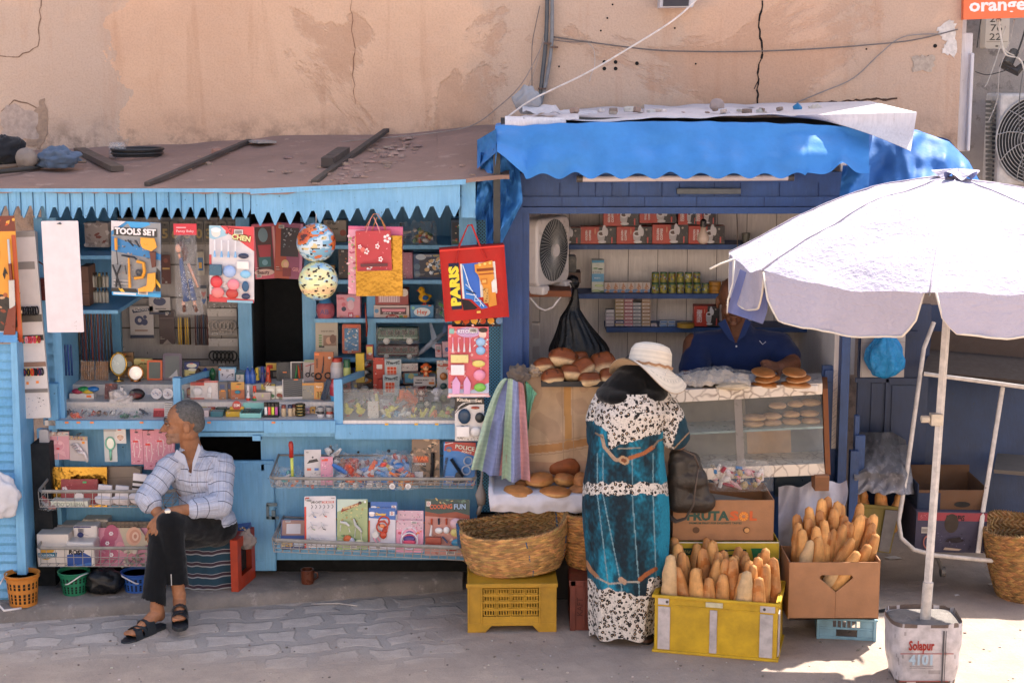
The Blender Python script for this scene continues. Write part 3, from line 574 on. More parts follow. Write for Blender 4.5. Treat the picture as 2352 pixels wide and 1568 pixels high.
ball(726,557,45,.52,'upper play ball, green and orange with a busy printed scene',['1f6a50','2f8a6a','3e9a78','d8c490','c9dbe4','7fb0cc','d8743a','c4552c','5a2c20'],1.3)
b2=ball(731,645,45,.50,'lower play ball, pastel pink and yellow with brown dots',['f29a9a','f0b0a0','f2d0a0','efe6a8','dfe6b8','b8d8e0','8fc0e8'],4.4)
m=M('4a2a1c');c=P(731,645,.5);R=45*ppm(731,645,.5)
for a,b in((-5,22),(8,12),(20,3),(-14,14),(26,18),(32,8),(30,-4),(14,-14),(20,-28),(6,-30),(-20,26),(-32,10),(-10,-24)):
 d=Vector((sin(R_(a*1.6))*cos(R_(b*1.6)),-cos(R_(a*1.6))*cos(R_(b*1.6)),sin(R_(b*1.6))));m.ell(c+d*R*.985,(.008,.008,.0065),n=8)
m.ob('printed_dots',PL,b2,sm=True)
m=M('d8cfc8');m.tube([P(726,490,.52),P(726,512,.52)],.0015,n=5);m.ob('hanging_string',CL,b2)
def bag(name,lb,x0,y0,x1,y1,Y,col,mt,els,hcol,hy,dep=.03,hx=None,ry=0,gr=None):
 r=C(name,lb,'gift bag',x0,y0,x1,y1,Y,col,els,th=dep,mt=mt,ry=ry,gr=gr)
 m=M(hcol);w=(x1-x0)*ppm(x0,y1,Y);hh=(y1-y0)*ppm(x0,y1,Y);H_=(y0-hy)*ppm(x0,y1,Y)
 for yy in(-.001,dep):m.tube([(-w*.2,yy,hh*.97),(-w*.04,dep/2,hh+H_),(w*.04,dep/2,hh+H_),(w*.2,yy,hh*.97)],.002,n=6)
 m.ob('handle',CL,r,wd=False);return r
bag('gift_bag','large pink floral gift bag hanging behind the gold one',800,520,924,676,.53,'d9648a',CARD,[('r',0,0,.3,.95,'e8a0b4'),('s',50,.0,.0,.28,.9,['f0c8d0','c04a70','e8e0d8','98a878'],.05)],'d98a5a',492,ry=1)
bag('gift_bag','plain shiny gold foil gift bag',818,541,925,680,.49,'a8823a',GOLD,[],'c88a40',500)
bag('gift_bag','small red gift bag with white flowers hung over the gold foil bag',820,530,900,622,.45,'b8303c',CARD,[('s',22,.05,.05,.95,.95,['d86070','e8a0a8'],.03)]+[q for(u,v,r_)in((.9,.8,.10),(.36,.1,.08),(.3,.5,.07),(.62,.62,.06),(.12,.62,.05),(.7,.3,.06))for q in[('e',u+r_*.7*cos(a*1.2566),v+r_*.8*sin(a*1.2566),r_*.42,r_*.42,'f0e4e4')for a in range(5)]+[('e',u,v,r_*.3,r_*.3,'e06a70')]]+[('e',.2,.55,.07,.07,'d86a60'),('r',.12,.12,.9,.2,'5a1a28'),('r',.05,.02,.95,.05,'8e2030')],'e89a90',500,ry=-1.5)
r=C('shopping_bag','large red woven shopping bag printed PARIS with a tower and an arch','shopping bag',1022,566,1170,733,.50,'b8261e',[('r',.14,.14,.84,.78,'b8382a'),('r',.30,.14,.84,.78,'e8e4dc'),('r',.33,.3,.58,.78,'3f6ec8'),('p',[(.30,.14),(.84,.14),(.84,.34),(.6,.3),(.3,.3)],'c02a20'),('r',.12,.16,.28,.80,'1c2040'),('t','PARIS',.20,.48,.125,'f0d840',.62,90,.06),('p',[(.33,.78),(.36,.78),(.42,.5),(.5,.34),(.68,.15),(.58,.14),(.44,.28),(.33,.3)],'3a7ac8'),('p',[(.28,.3),(.4,.27),(.52,.16),(.48,.14),(.3,.14)],'241c20'),('l',[(.34,.76),(.40,.55)],.012,'e8f0f8'),('l',[(.38,.6),(.42,.46),(.5,.32),(.62,.17)],.012,'e8f0f8'),('l',[(.36,.5),(.46,.4)],.01,'cfe0f4'),('l',[(.36,.42),(.5,.36)],.02,'22304e'),('l',[(.36,.37),(.52,.33)],.01,'e8f0f8'),('l',[(.5,.34),(.48,.26),(.58,.26),(.56,.18)],.01,'cfe0f4'),('p',[(.52,.76),(.80,.80),(.82,.18),(.7,.16),(.62,.45),(.56,.62),(.52,.66)],'e0963c'),('r',.55,.66,.81,.70,'8a4420'),('r',.57,.61,.81,.63,'a85a28'),('e',.6,.75,.022,.022,'f4d070'),('e',.68,.76,.022,.022,'f4d070'),('e',.76,.765,.022,.022,'f4d070'),('r',.60,.48,.70,.56,'c87a30'),('r',.62,.50,.68,.54,'eab060'),('p',[(.76,.5),(.8,.54),(.84,.54),(.84,.36),(.76,.36)],'e4e0d8'),('r',.62,.22,.70,.42,'d8a860'),('s',30,.62,.22,.70,.42,['6a4420','c88a3c'],.015),('r',.5,.09,.56,.12,'f0c060'),('l',[(.02,.0),(.02,1)],.02,'b01e18'),('l',[(.98,.0),(.98,1)],.02,'b01e18'),('l',[(.0,.985),(1,.985)],.02,'ea4436')],th=.09,rz=4,ry=-4,mt=TARP)
m=M('c8261c');s=ppm(1095,700,.5)
for yy in(-.004,.07):
 m.tube([(-.26*148*s,yy,.80*167*s),(-.2*148*s,yy,1.0*167*s),(-.03*148*s,.04,1.29*167*s),(.03*148*s,.04,1.29*167*s),(.13*148*s,yy,1.0*167*s),(.2*148*s,yy,.83*167*s)],.012,n=6,flat=.25)
m.ob('handle',CL,r,wd=False)
C('folded_shopping_bag','dark folded bag with orange and yellow flowers showing below the red shopper','shopping bag',1038,722,1150,750,.56,'20242e',[('e',.12+.17*i,.5,.07,.07,c)for i,c in enumerate(('d8a030','c05020','e0b040','b84420','d89830','6a8ab0'))]+[('s',30,.02,.1,.98,.9,['e8d8b0','d88a30','a83a20'],.025)],th=.03,mt=TARP)
C('kitchen_toy_card','tall pink blister card of toy kitchenware below the red shopper','toy pack',1030,744,1123,911,.56,'d8606a',[('s',70,0,0,1,1,['e88a90','c84a54','f0b8b8','b87a68'],.06),('r',0,0,1,.04,'e8d0d4'),('p',[(0,.05),(1,.05),(1,.2),(.6,.1),(0,.12)],'b8c4e0'),('e',.5,.9,.3,.13,'c9a8d0'),('t','KITCHEN',.48,.91,.06,'6a5a9a',.5,0,.08),('t','KITCHEN',.48,.91,.05,'e8e4f4',.48,0,.04),('e',.85,.87,.09,.1,'f0d0c0'),('e',.86,.93,.11,.06,'2a1a18'),('r',.03,.88,.15,.95,'88c0b8'),('s',16,.6,.7,.98,.8,['f0e8e8'],.05)]+[('L',[(.12+.14*i,.84),(.12+.14*i,.76)],.03,'ef9ab4','toy_handle')for i in range(4)]+[('L',[(.12+.14*i,.76),(.12+.14*i,.64)],[.015,.05],'f2eef0','toy_utensil')for i in range(4)]+[('E',.8,.77,.12,.11,'a0c8ec','toy_apple_plate'),('E',.8,.65,.12,.11,'94c2ea','toy_apple_plate'),('B',.07,.49,.5,.6,.02,'e8d890','toy_stove'),('R',.18,.545,.07,.02,'a83838','toy_burner'),('R',.4,.545,.07,.02,'a83838','toy_burner'),('E',.75,.47,.16,.09,'e8d878','toy_tray'),('E',.75,.47,.06,.08,'a0c850','toy_pear'),('B',.07,.32,.4,.46,.02,'f0e8ec','toy_oven'),('P',[(.1,.05),(.28,.05),(.3,.2),(.2,.3),(.1,.22)],'dba4d0','toy_chair'),('P',[(.38,.05),(.54,.05),(.56,.2),(.46,.3),(.38,.22)],'dba4d0','toy_chair'),('E',.77,.31,.15,.14,'ee9ab6','toy_pan'),('E',.78,.14,.15,.11,'7fc450','toy_lid')],rc=.02)
C('kitchen_set_card','black and white toy card reading Kitchen-Set half hidden by the striped towels','toy pack',1045,911,1112,1012,.60,'ddd8d6',[('p',[(0,1),(1,1),(1,.85),(.5,.84),(.1,.7),(0,.62)],'1c1a1c'),('t','Kitchen-Set',.5,.94,.07,'e9dcd0',.86,-3,.04),('l',[(.1,.78),(.3,.88),(.55,.9)],.02,'e4e0de'),('l',[(0,.66),(.2,.82),(.35,.87)],.02,'e4e0de'),('s',20,.05,.02,.95,.1,['8a8684','b8b4b2'],.05),('E',.33,.58,.22,.27,'26405a','toy_pot'),('r',.28,.62,.4,.66,'e0442c'),('E',.85,.55,.16,.18,'2a3034','toy_pan'),('E',.7,.78,.15,.05,'a04a34','toy_spoon'),('B',.06,.12,.5,.36,.02,'ebe6e4','toy_stove'),('R',.27,.26,.13,.04,'3a3a3c','toy_burner'),('E',.72,.22,.2,.18,'ece8e6','toy_bowl')])
r=C('accessory_board','narrow board of hair ties and white cards beside the stall corner','display board',52,530,116,960,.62,'d6cfcd',[('r',-.02,0,.1,.98,'7a4630'),('r',.1,.97,1,1,'9a948f'),('r',.1,.80,.9,.84,'8a8684'),('r',.1,.52,1,.56,'57534f'),('r',.12,.42,1,.45,'2c2c2e'),('r',.12,.28,1,.305,'8a6a5a'),('r',.10,.14,1,.16,'77716e'),('r',.25,.185,.34,.2,'ef8a3a'),('r',.6,.19,.7,.203,'ef8a3a'),('s',26,.2,.02,.6,.13,['b8b2b2','e4dede','8a90a8'],.03),('s',20,.6,.02,.98,.13,['20242c','d8d4d4'],.035)],th=.02,ry=-2)
m=M();rr=random.Random(5);s=ppm(80,800,.62)
w_=64*s;h_=430*s
for v,cols,n_,rad in((.585,['1c1c22','20202a','18181c'],9,.017),(.43,['d84a5c','e8a0b0','d6dc70','a83028','eeeaea','d83a30','40a0a0'],10,.013),(.255,['1c1c20','d84830','1c1c20','3a2a50','d8c040','1c1c20'],11,.014)):
 for i in range(n_):
  cx=(-.32+.68*i/(n_-1))*w_;cc=rr.choice(cols);m.tube([(cx+rad*.45*cos(a*PI/5),-.012-.006*(i%2),v*h_+rad*1.3*sin(a*PI/5))for a in range(10)],.0042,cc,n=5,cz_=True)
m.ob('hair_ties',CL,r,wd=False)
C('toy_handbag','dark red handbag hanging behind the hair ties','handbag',55,640,112,690,.72,'6a2420',[('s',14,.1,.1,.9,.9,['7c302a','581a18'],.12)],th=.05,mt=LEATH,rc=.1).name='handbag'
m=M('5e201c');m.tube([P(62,642,.74),P(66,608,.74),P(84,598,.74),P(100,608,.74),P(104,642,.74)],.005,n=6);hb=bpy.data.objects['handbag'];m.ob('handle',LEATH,hb)
C('paper_card','blank off-white card pinned above the red handbag','card',46,532,88,600,.76,'bdb6b2',[('r',0,0,1,.03,'4a4644')],th=.01)
C('tissue_bundle','wrapped white bundle on the top left side shelf','package',196,512,250,568,1.2,'b7a7a2',[('s',20,0,0,1,1,['8a4a44','cfc4c0','d8ceca','9a8c88'],.15)],th=.12)
C('carton_stack','brown cartons stacked on the left side shelf','carton stack',186,612,206,702,1.05,'7a5a4c',[('r',0,.3,1,.31,'4a342c'),('r',0,.62,1,.63,'4a342c')],th=.16,mt=PAPER)
def bottle(lb,x,y,hp,rp,Y,col,cap,z=None,grp=None,lab=None):
 s=ppm(x,y,Y);p=P(x,y,Y);h=hp*s;r=rp*s
 if z is not None:p.z=z
 m=M();m.lathe([(0,0),(r,.0),(r,h*.15),(r,h*.7),(r*.45,h*.82),(r*.45,h*.86)],col,14,cols=[col,lab or col,lab or col,col,col,col]);o=m.ob('bottle',PL,wd=False,lb=lb,cat='bottle',gr=grp,sm=40);o.location=p
 q=M(cap);q.lathe([(0,h*.82),(r*.55,h*.82),(r*.55,h),(0,h)],cap,12);q.ob('cap',PL,o,wd=False,sm=40)
for j in range(2):
 for i in range(5):bottle('small clear bottle in the shrink-wrapped pack on the left side shelf',214+i*8,695-j*36,34,4.3,1.15+.02*i,'8d8a80','2c2a28',grp='small bottles on the left side shelf',lab='c3bdb0')
bottle('single taller bottle standing on top of the bottle pack',229,660,32,5.5,1.15,'5a5848','b09a50')
def sticks(lb,cat,x0,y0,x1,y1,Y,n,cols,r=.35,name='pencil_pack',lean=0):
 root=T(name,lb,cat,P((x0+x1)/2,y1,Y));a=P(x0,y1,Y);b=P(x1,y0,Y);rr=random.Random(x0)
 for i in range(min(n,30)):
  m=M(rr.choice(cols));t=(i+.5)/n;x=ax(a.x,b.x,t);m.tube([(x,Y,a.z),(x+lean,Y,ax(a.z,b.z,.93)),(x+lean,Y,b.z)],[(b.x-a.x)/n*r,(b.x-a.x)/n*r,.0008],n=6);m.ob('pencil',PL,root,sm=True)
sticks('dark rows of wrapped beads hung on the left side wall','bead pack',160,705,256,856,1.3,14,['3c2a2c','50343a','2c3230','43403c','6a3a38'],name='bead_strings')
sticks('blue bead strips hung low in the left compartment','bead pack',128,790,166,862,1.0,6,['2b4f9a','24447e','7a6a3a'],name='bead_strings')
def pack(x0,y0,x1,y1,lb,bg,els,cat='package',Y=1.70,name='hanging_pack',**k):return C(name,lb,cat,x0,y0,x1,y1,Y,bg,els,**k)
for i,(x,ch)in enumerate(((370,'5'),(392,'6'),(420,'8'),(448,'0'),(470,'3'),(500,'9'),(525,'2'))):
 pack(x,508,x+20,562,'gold number %s candle pack high on the slat panel'%{'5':'five','6':'six','8':'eight','0':'zero','3':'three','9':'nine','2':'two'}[ch],'6f6a64',[('r',.1,.1,.9,.9,'4c4a48'),('t',ch,.5,.45,.4,'a08a58'),('e',.5,.85,.12,.12,'1a1a1c')],cat='candle pack')
pack(372,585,393,652,'dark red purse pack hanging in the middle of the slat panel','5a2c2a',[('r',.1,.5,.9,.56,'c8a060'),('e',.5,.8,.25,.25,'8a4a40')])
pack(452,578,470,632,'small picture-story pack beside the doll bag','a8a296',[('r',.15,.2,.85,.75,'3a6a9a'),('r',.3,.3,.7,.55,'d0a040')])
pack(461,655,476,703,'pack with one pink and one blue heart on the slat panel','9c9898',[('p',[(.5,.42),(.15,.62),(.2,.72),(.5,.66),(.8,.72),(.85,.62)],'a8646a'),('p',[(.5,.08),(.15,.28),(.2,.38),(.5,.32),(.8,.38),(.85,.28)],'2f5a94'),('r',0,.85,1,1,'22344a')])
pack(300,702,354,776,'white pack reading BALLOON with a blue figure on the slat panel','b5b1b2',[('p',[(.1,.88),(.85,.95),(.85,.86),(.15,.78)],'2a3450'),('t','BALLOON',.48,.88,.07,'d0d0d4',.6,4),('e',.4,.55,.2,.2,'3a4468'),('e',.62,.5,.14,.14,'3a4468'),('e',.65,.66,.08,.08,'3a4468'),('e',.42,.56,.08,.09,'b5b1b2'),('r',0,0,1,.1,'2a3450'),('r',.2,.22,.75,.26,'8a6a60')])
pack(343,682,392,722,'white and navy balloon pack half hidden behind the tools card','b5b1b2',[('e',.5,.75,.3,.2,'3a4468'),('r',0,.0,1,.14,'2a3450'),('r',.3,.3,.8,.36,'5a5a60')])
pack(367,712,402,790,'dark brown folded tie in a clear pack','3a2a30',[('p',[(.2,.0),(.5,.14),(.8,0)],'8a807c'),('r',0,.76,1,.78,'6a5a5c'),('r',.45,.86,.6,.89,'c8c0bc')])
sticks('pack of shiny gold striped pencils on the slat panel','pencil pack',409,728,438,791,1.70,6,['c8a040','3a2c18','d4b050'])
sticks('pack of dark and blue pencils on the slat panel','pencil pack',448,722,478,792,1.70,7,['3a2a2c','26405e','5c3434','8a8684'])
pack(478,690,545,706,'row of small bagged clips at the top of the hair pack column','7a7674',[('s',30,0,0,1,1,['c0bab8','4a4a50','989290'],.05)])
def ringpack(x0,y0,x1,y1,lb,col,hd):
 r=pack(x0,y0,x1,y1,lb,'8c8886',[('r',0,.72,1,1,hd),('s',16,.05,.74,.95,.98,['8a8680','c8c2be'],.05),('R',.5,.86,.04,.01,'222','hook')]if False else[('r',0,.72,1,1,hd),('s',16,.05,.74,.95,.98,['8a8680','c8c2be'],.05)])
 s=ppm(x0,y1,1.7);w=(x1-x0)*s;h=(y1-y0)*s
 for i in range(6):
  m=M(col);cx=(-.34+.136*i)*w;m.tube([(cx+.13*w*cos(a*PI/7),-.01-.002*i,h*.38+.16*w*sin(a*PI/7))for a in range(14)],.005,n=6,cz_=True);m.tube([(cx,-.01,h*.1),(cx,-.01,h*.2)],.003);m.ob('hair_clip',PL,r,wd=False,sm=True)
ringpack(478,708,545,770,'pack of beige hair rings on the slat panel','a39a94','b0aaa6');ringpack(480,776,548,840,'pack of black hair bands at the bottom of the slat panel','17191b','a8a4a2')
C('doll_box','pink doll box with a scalloped window leaning in the row over the doorway','toy box',587,514,642,640,1.35,'c85a70',[('r',.12,.1,.82,.95,'4a2a30'),('e',.45,.8,.2,.3,'6f8a96'),('p',[(.2,.62),(.75,.62),(.7,.4),(.25,.4)],'a83848'),('r',.2,.22,.7,.4,'2f6a72'),('e',.45,.3,.12,.12,'70a0b0'),('e',.4,.12,.42,.14,'d9b8ae'),('t','Beauty',.35,.12,.07,'5a2a34',.5),('r',.86,.05,.95,.95,'e0a8a8')],th=.09,ry=-3)
C('doll_box','orange and purple doll box lettered GIRL with a blonde girl printed below its window','toy box',630,512,693,640,1.30,'8c4668',[('p',[(0,1),(.2,1),(.55,0),(0,0)],'a84836'),('r',.2,.4,.85,.92,'2c2430'),('s',20,.25,.55,.8,.9,['6f7c88','2c2a30','b8b4b8'],.06),('e',.38,.26,.14,.17,'c9a878'),('e',.4,.26,.08,.1,'d8a890'),('r',.3,.04,.6,.2,'7a2830'),('t','GIRL',.8,.17,.07,'d89098',.3,-5),('r',.9,.1,1,1,'b87898')],th=.09,ry=3)
def SB(x0,y0,x1,y1,lb,bg,els,th=.1,Y=1.5,name='toy_box',**k):return C(name,lb,'toy box',x0,y0,x1,y1,Y,bg,els,th=th,**k)
SB(744,506,796,558,'beige game box with a red disc on the top shelf','8f8478',[('r',0,.0,1,.08,'3a4a2a'),('e',.85,.45,.14,.14,'9a4030'),('e',.25,.9,.1,.1,'4a4844'),('e',.45,.9,.1,.1,'4a4844'),('t','GRASS GAME',.35,.62,.08,'3a3432',.6)],Y=1.6)
SB(778,572,806,640,'black game box with orange figures on the second shelf','231c22',[('s',20,.1,.1,.9,.9,['c06a30','6a4a50','3a3038'],.1)])
SB(926,580,948,641,'slim pink toy box beside the track set','a8687c',[('s',20,.1,.1,.9,.9,['d8a0b0','c8b8c0','8a4a60'],.09)])
SB(950,583,1036,641,'blue boxed train track set lettered HAPPY TRACK','2b4a72',[('r',.16,.08,.98,.85,'1c2c44'),('e',.2,.88,.14,.08,'b8c4d0'),('t','HAPPY TRACK',.72,.93,.08,'c8b870',.4),('s',40,.35,.15,.95,.8,['9ab0c4','dfe6ee','5a7c9c','c8a878'],.09),('e',.1,.2,.08,.08,'5a7890'),('e',.1,.5,.08,.08,'5a7890')])
SB(862,664,938,700,'pink xylophone box stacked on the piano box','963a38',[('r',.1,.15,.75,.8,'c9a0a4')]+[('r',.14+.07*i,.2,.17+.07*i,.75,'e8d0d0')for i in range(8)]+[('e',.88,.8,.12,.12,'d8c8b8')])
SB(859,701,940,733,'boxed pink keyboard lettered PIANO','c9b8b4',[('r',.18,.35,.92,.85,'4a2a34'),('p',[(.24,.55),(.88,.55),(.9,.75),(.22,.75)],'d88a98'),('s',24,.25,.4,.88,.5,['f0e8e8'],.02),('e',.52,.1,.2,.1,'9a2a28'),('t','PIANO',.52,.14,.16,'f0e0d8',.25),('e',.08,.6,.06,.06,'5a90b8'),('r',.72,.05,.82,.3,'5a8a50'),('r',.84,.05,.95,.3,'c88a40')])
SB(943,700,996,733,'light blue box lettered Hey below the chick toy','3f86b4',[('e',.5,.5,.36,.2,'d8e4ea'),('t','Hey',.5,.5,.3,'d86a50',.45),('e',.12,.8,.07,.07,'88c8a8'),('r',.78,.92,.9,1,'ef7a2e')])
SB(774,676,828,736,'pink GIRL box with a drawing of a bottle toy','d08c9c',[('t','GIRL',.2,.85,.1,'b8384a',.32),('e',.6,.8,.18,.12,'88b0cc'),('e',.6,.6,.14,.22,'d8b0bc'),('r',.48,.1,.7,.32,'b84860'),('t','AB',.59,.2,.1,'e8e0f0',.14),('e',.3,.45,.1,.1,'2c3450'),('e',.3,.62,.09,.09,'c86878'),('e',.2,.1,.1,.1,'d85a70'),('r',.8,.13,.95,.2,'ef7a2e')])
SB(725,738,776,818,'beige paperback with a mother and child on the cover','b3a898',[('r',.35,.3,.95,.6,'8a6a58'),('e',.6,.45,.13,.16,'c89a80'),('e',.78,.5,.14,.2,'6a4030'),('r',.15,.25,.4,.3,'20242a'),('t','books for children',.55,.72,.04,'5a5450',.6)]+[('e',.22,.32+.07*i,.08,.035,'5f8a58')for i in range(5)],th=.02,name='book',lean=6)
SB(786,744,829,812,'orange framed toy tablet with a blue screen in film','b0482a',[('r',.12,.1,.88,.86,'3f78a4'),('s',40,.15,.12,.85,.84,['b8c8d4','8aa8c0','dde4ea','c0b090'],.09),('r',.2,.9,.8,.95,'d8603a')],th=.02,lean=8,name='toy_tablet',rc=.08)
def drum():
 p=P(748,733,1.5);r=T('toy_drum','pink and blue letter drum toy on the third shelf','toy',p)
 m=M();m.lathe([(0,0),(.035,.0),(.05,.02),(.055,.05),(.05,.085),(.035,.1),(0,.1)],'b5626e',18);m.ob('drum_body',PL,r,wd=False,sm=50)
 m=M();m.lathe([(.038,.098),(.03,.12),(.012,.14),(.01,.165),(0,.17)],'3f7fb0',18);m.ob('drum_lid',PL,r,wd=False,sm=50)
 m=M();m.text('AB',0,.05,.03,-.058,'5a4a8a');m.ob('letters',PL,r,wd=False)
drum()
def chick(name,lb,x,y,hp,Y,body,wing,beak,z=None,cat='toy animal',grp=None,flip=1):
 s=ppm(x,y,Y)*hp/100;p=P(x,y,Y)
 if z is not None:p.z=z
 r=T(name,lb,cat,p,gr=grp);m=M(body)
 m.ell((0,0,36*s),(30*s,22*s,24*s),n=16);m.ell((-14*s*flip,0,74*s),(17*s,16*s,18*s),n=16);m.tube([(-6*s*flip,0,50*s),(-12*s*flip,0,66*s)],[16*s,13*s],n=12);m.ell((24*s*flip,0,44*s),(14*s,10*s,9*s),n=10);o=m.ob('body',CL,r,wd=False,sm=True)
 m=M(wing);m.ell((6*s*flip,-20*s,38*s),(16*s,5*s,12*s),n=12);m.ob('wing',CL,r,wd=False,sm=True)
 m=M(beak);m.tube([(-28*s*flip,0,73*s),(-40*s*flip,0,71*s)],[6*s,1*s],n=6);m.ob('beak',PL,r,wd=False)
 m=M('121212');m.ell((-18*s*flip,-15*s,79*s),(3*s,2*s,3.5*s),n=8);m.ob('eye',PL,r,wd=False)
 m=M(beak);m.tube([(-3*s,-4*s,15*s),(-3*s,-4*s,2*s),(-14*s*flip,-8*s,1*s)],2.5*s,n=5);m.tube([(7*s,-4*s,15*s),(7*s,-4*s,2*s),(-4*s*flip,-8*s,1*s)],2.5*s,n=5);m.ob('feet',PL,r,wd=False)
chick('toy_bird','yellow plastic chick toy with an orange crest on the third shelf',975,700,46,1.5,'d8a020','2c5a8c','c8502a')
m=M('9a3a22');a=P(842,772,1.42);m.tube([P(839,695,1.42),P(840,720,1.42),P(843,750,1.42),P(842,772,1.42)],[.006,.014,.018,.013],n=10,flat=.35);m.ob('shoehorn',PL,sm=True,lb='brown shoehorn hanging from the shelf divider',cat='shoehorn')
def bus(x0,y0,x1,y1,Y,col,lb,grp=None):
 s=ppm(x0,y1,Y);w=(x1-x0)*s;h=(y1-y0)*s;r=T('toy_bus',lb,'toy bus',P((x0+x1)/2,y1,Y))
 m=M(col);m.bb((-w/2,-.035,h*.2),(w/2,.035,h));m.ob('body',PL,r,wd=False,bev=.008)
 for i in range(5):m=M('1a2420');u=-w*.42+i*w*.175;m.bb((u,-.038,h*.58),(u+w*.13,-.034,h*.86));m.ob('window',PL,r,wd=False)
 for u in(-.28,.28):m=M();m.lathe([(0,0),(h*.2,0),(h*.2,.015),(h*.1,.017),(0,.017)],None,14,c=(u*w,-.028,h*.2),R=Matrix.Rotation(R_(90),3,'X'),cols=['151515','151515','b8b8b8','d0d0d0']);m.ob('wheel',PL,r,wd=False,sm=40)
 m=M('8fb8a8');m.bb((-w*.48,-.0365,h*.38),(w*.48,-.0345,h*.42));m.ob('stripe',PL,r,wd=False)
 m=M();m.grid(lambda u,v:Vector(((u-.5)*w*1.06,-.05-.012*sin(PI*v)+.006*nz(u*9,v*6),v*h*1.05)),26,10);m.ob('plastic_wrap',FILM,r,wd=False,sm=20)
bus(868,750,962,788,1.45,'1d4a38','green toy bus in film on the fourth shelf');bus(868,791,962,822,1.42,'4a1c1c','dark red toy bus in film under the green one')
def plane():
 p=P(1000,820,1.45);r=T('toy_airplane','white and grey toy airplane leaning on the fourth shelf','toy airplane',p)
 a=P(960,814,1.42);b=P(1022,762,1.5);m=M('9aa4b4');m.tube([a,a.lerp(b,.12),a.lerp(b,.6),b],[.004,.014,.017,.012],n=14);m.ob('fuselage',PL,r,sm=True)
 m=M('8d99aa');m.hexa([P(992,785,1.44),P(1004,775,1.44),P(990,738,1.5),P(986,740,1.5)],[P(992,787,1.45),P(1004,777,1.45),P(990,739,1.51),P(986,741,1.51)]);m.hexa([P(990,795,1.44),P(1002,785,1.44),P(1034,812,1.4),P(1028,816,1.4)],[P(990,797,1.45),P(1002,787,1.45),P(1034,814,1.41),P(1028,818,1.41)]);m.ob('wing',PL,r)
 m=M('2c4c78');m.hexa([P(1014,772,1.48),P(1026,762,1.48),P(1026,738,1.5),P(1020,740,1.5)],[P(1014,773,1.49),P(1026,763,1.49),P(1026,739,1.51),P(1020,741,1.51)]);m.ob('tail_fin',PL,r)
plane()
def toybag(x0,y0,x1,y1,Y,lb,cols,n=10,z=None,seed=1,name='bagged_toys',cat='bagged toy',wheels=0,rad=(.010,.024)):
 """a clear bag of small plastic pieces"""
 a=P(x0,y1,Y);b=P(x1,y0,Y);r=T(name,lb,cat,P((x0+x1)/2,y1,Y));rr=random.Random(seed*7+x0)
 W=b.x-a.x;Hh=b.z-a.z
 for i in range(int(n*1.5)):
  m=M(rr.choice(cols));c=Vector((a.x+W*rr.uniform(.12,.88),Y+rr.uniform(-.02,.02),a.z+Hh*rr.uniform(.12,.72)));k=rr.random();R=Matrix.Rotation(rr.uniform(0,6),3,'Y')@Matrix.Rotation(rr.uniform(0,6),3,'X');q=rr.uniform(*rad)
  if k<.4:m.ell(c,(q,q*.7,q*.8),n=8,R=R)
  elif k<.65:m.box(c,(q*1.8,q*.8,q),R=R)
  else:
   d=R@Vector((q*1.7,0,0));m.tube([c-d,c,c+d],[q*.35,q*.6,q*.3],n=6)
  m.ob('toy_piece',PL,r,sm=35)
 for i in range(wheels):
  m=M();c=Vector((a.x+W*(.2+.6*i/max(1,wheels-1)),Y-.03,a.z+Hh*.12));m.lathe([(0,0),(.016,0),(.016,.01),(.009,.012),(0,.012)],None,14,c=c,R=Matrix.Rotation(R_(90),3,'X'),cols=['1c1c1e','1c1c1e','d8d4d4','b0acac']);m.ob('wheel',PL,r,sm=40)
 m=M();sd=rr.uniform(0,50)
 m.grid(lambda u,v:Vector((ax(a.x,b.x,.5+(u-.5)*(1.08-.25*max(0,v-.6)*2)),Y-.03-.02*sin(PI*u)+.012*nz(u*5+sd,v*5)+.006*nz(u*13,v*13+sd)+.03*v,a.z+Hh*(v*1.05-.02)+.012*nz(u*6,sd)*v)),24,20);m.ob('clear_bag',FILM,r,sm=18);return r
toybag(944,508,1002,560,1.5,'clear bag with a toy helicopter and a yellow wheel on the top shelf',['2a6a40','c04a30','b8a040','c8c4c4','2c4a78'],14)
toybag(893,512,940,560,1.55,'clear bag with a small white toy figure on the top shelf',['a8a4a4','6a6864','3c3a44'],8,seed=2)
SB(1036,505,1084,562,'blue window box with a toy cyclist, top right shelf','1f3f5e',[('r',.06,.1,.94,.9,'16283a'),('r',.06,.05,.94,.14,'2f5a34'),('s',16,.2,.15,.8,.85,['b04028','3a7a4a','c09050','d8c8a8'],.09)],Y=1.2)
toybag(1000,690,1040,735,1.45,'clear bag with a green toy on the third shelf behind the shopper',['3f8a40','2c6a3a','c8c8c0','4a5a60'],7,seed=3)
# ================= goods on the counter steps
TF=(.80,None);
def TI(kind,x0,y0,x1,y1,tier,lb,bg,els=(),cat='package',th=.03,name='package',dy=0,**k):
 Y,z={'f':(.83,zf),'m':(1.02,zm),'b':(1.27,zb),'g':(.86,zf),'h':(1.17,zm-.02)}[tier];Y+=dy
 return C(name,lb,cat,x0,y0,x1,y1,Y,bg,els,th=th,z=z+.002,**k)
def pegs(x,lb):
 s=ppm(x,880,1.27);r=T('clothespin_pack',lb,'clothespin pack',(P(x,880,1.27).x,1.27,zb+.002),rx=-R_(12))
 for row in range(4):
  for i in range(6):
   m=M(jit('a8794e',.12));m.bb(((i-3)*.0125,-.005,row*.027),((i-3)*.0125+.010,.004,row*.027+.026));m.ob('clothespin',PAPER,r,wd=False)
 m=M();m.grid(lambda u,v:Vector(((u-.5)*.09,-.009-.004*nz(u*8,v*8),v*.115)),8,8);m.ob('clear_wrap',FILM,r,wd=False)
pegs(202,'bundle of wooden clothespins at the left end of the top step');pegs(235,'second bundle of wooden clothespins beside the oval mirror')
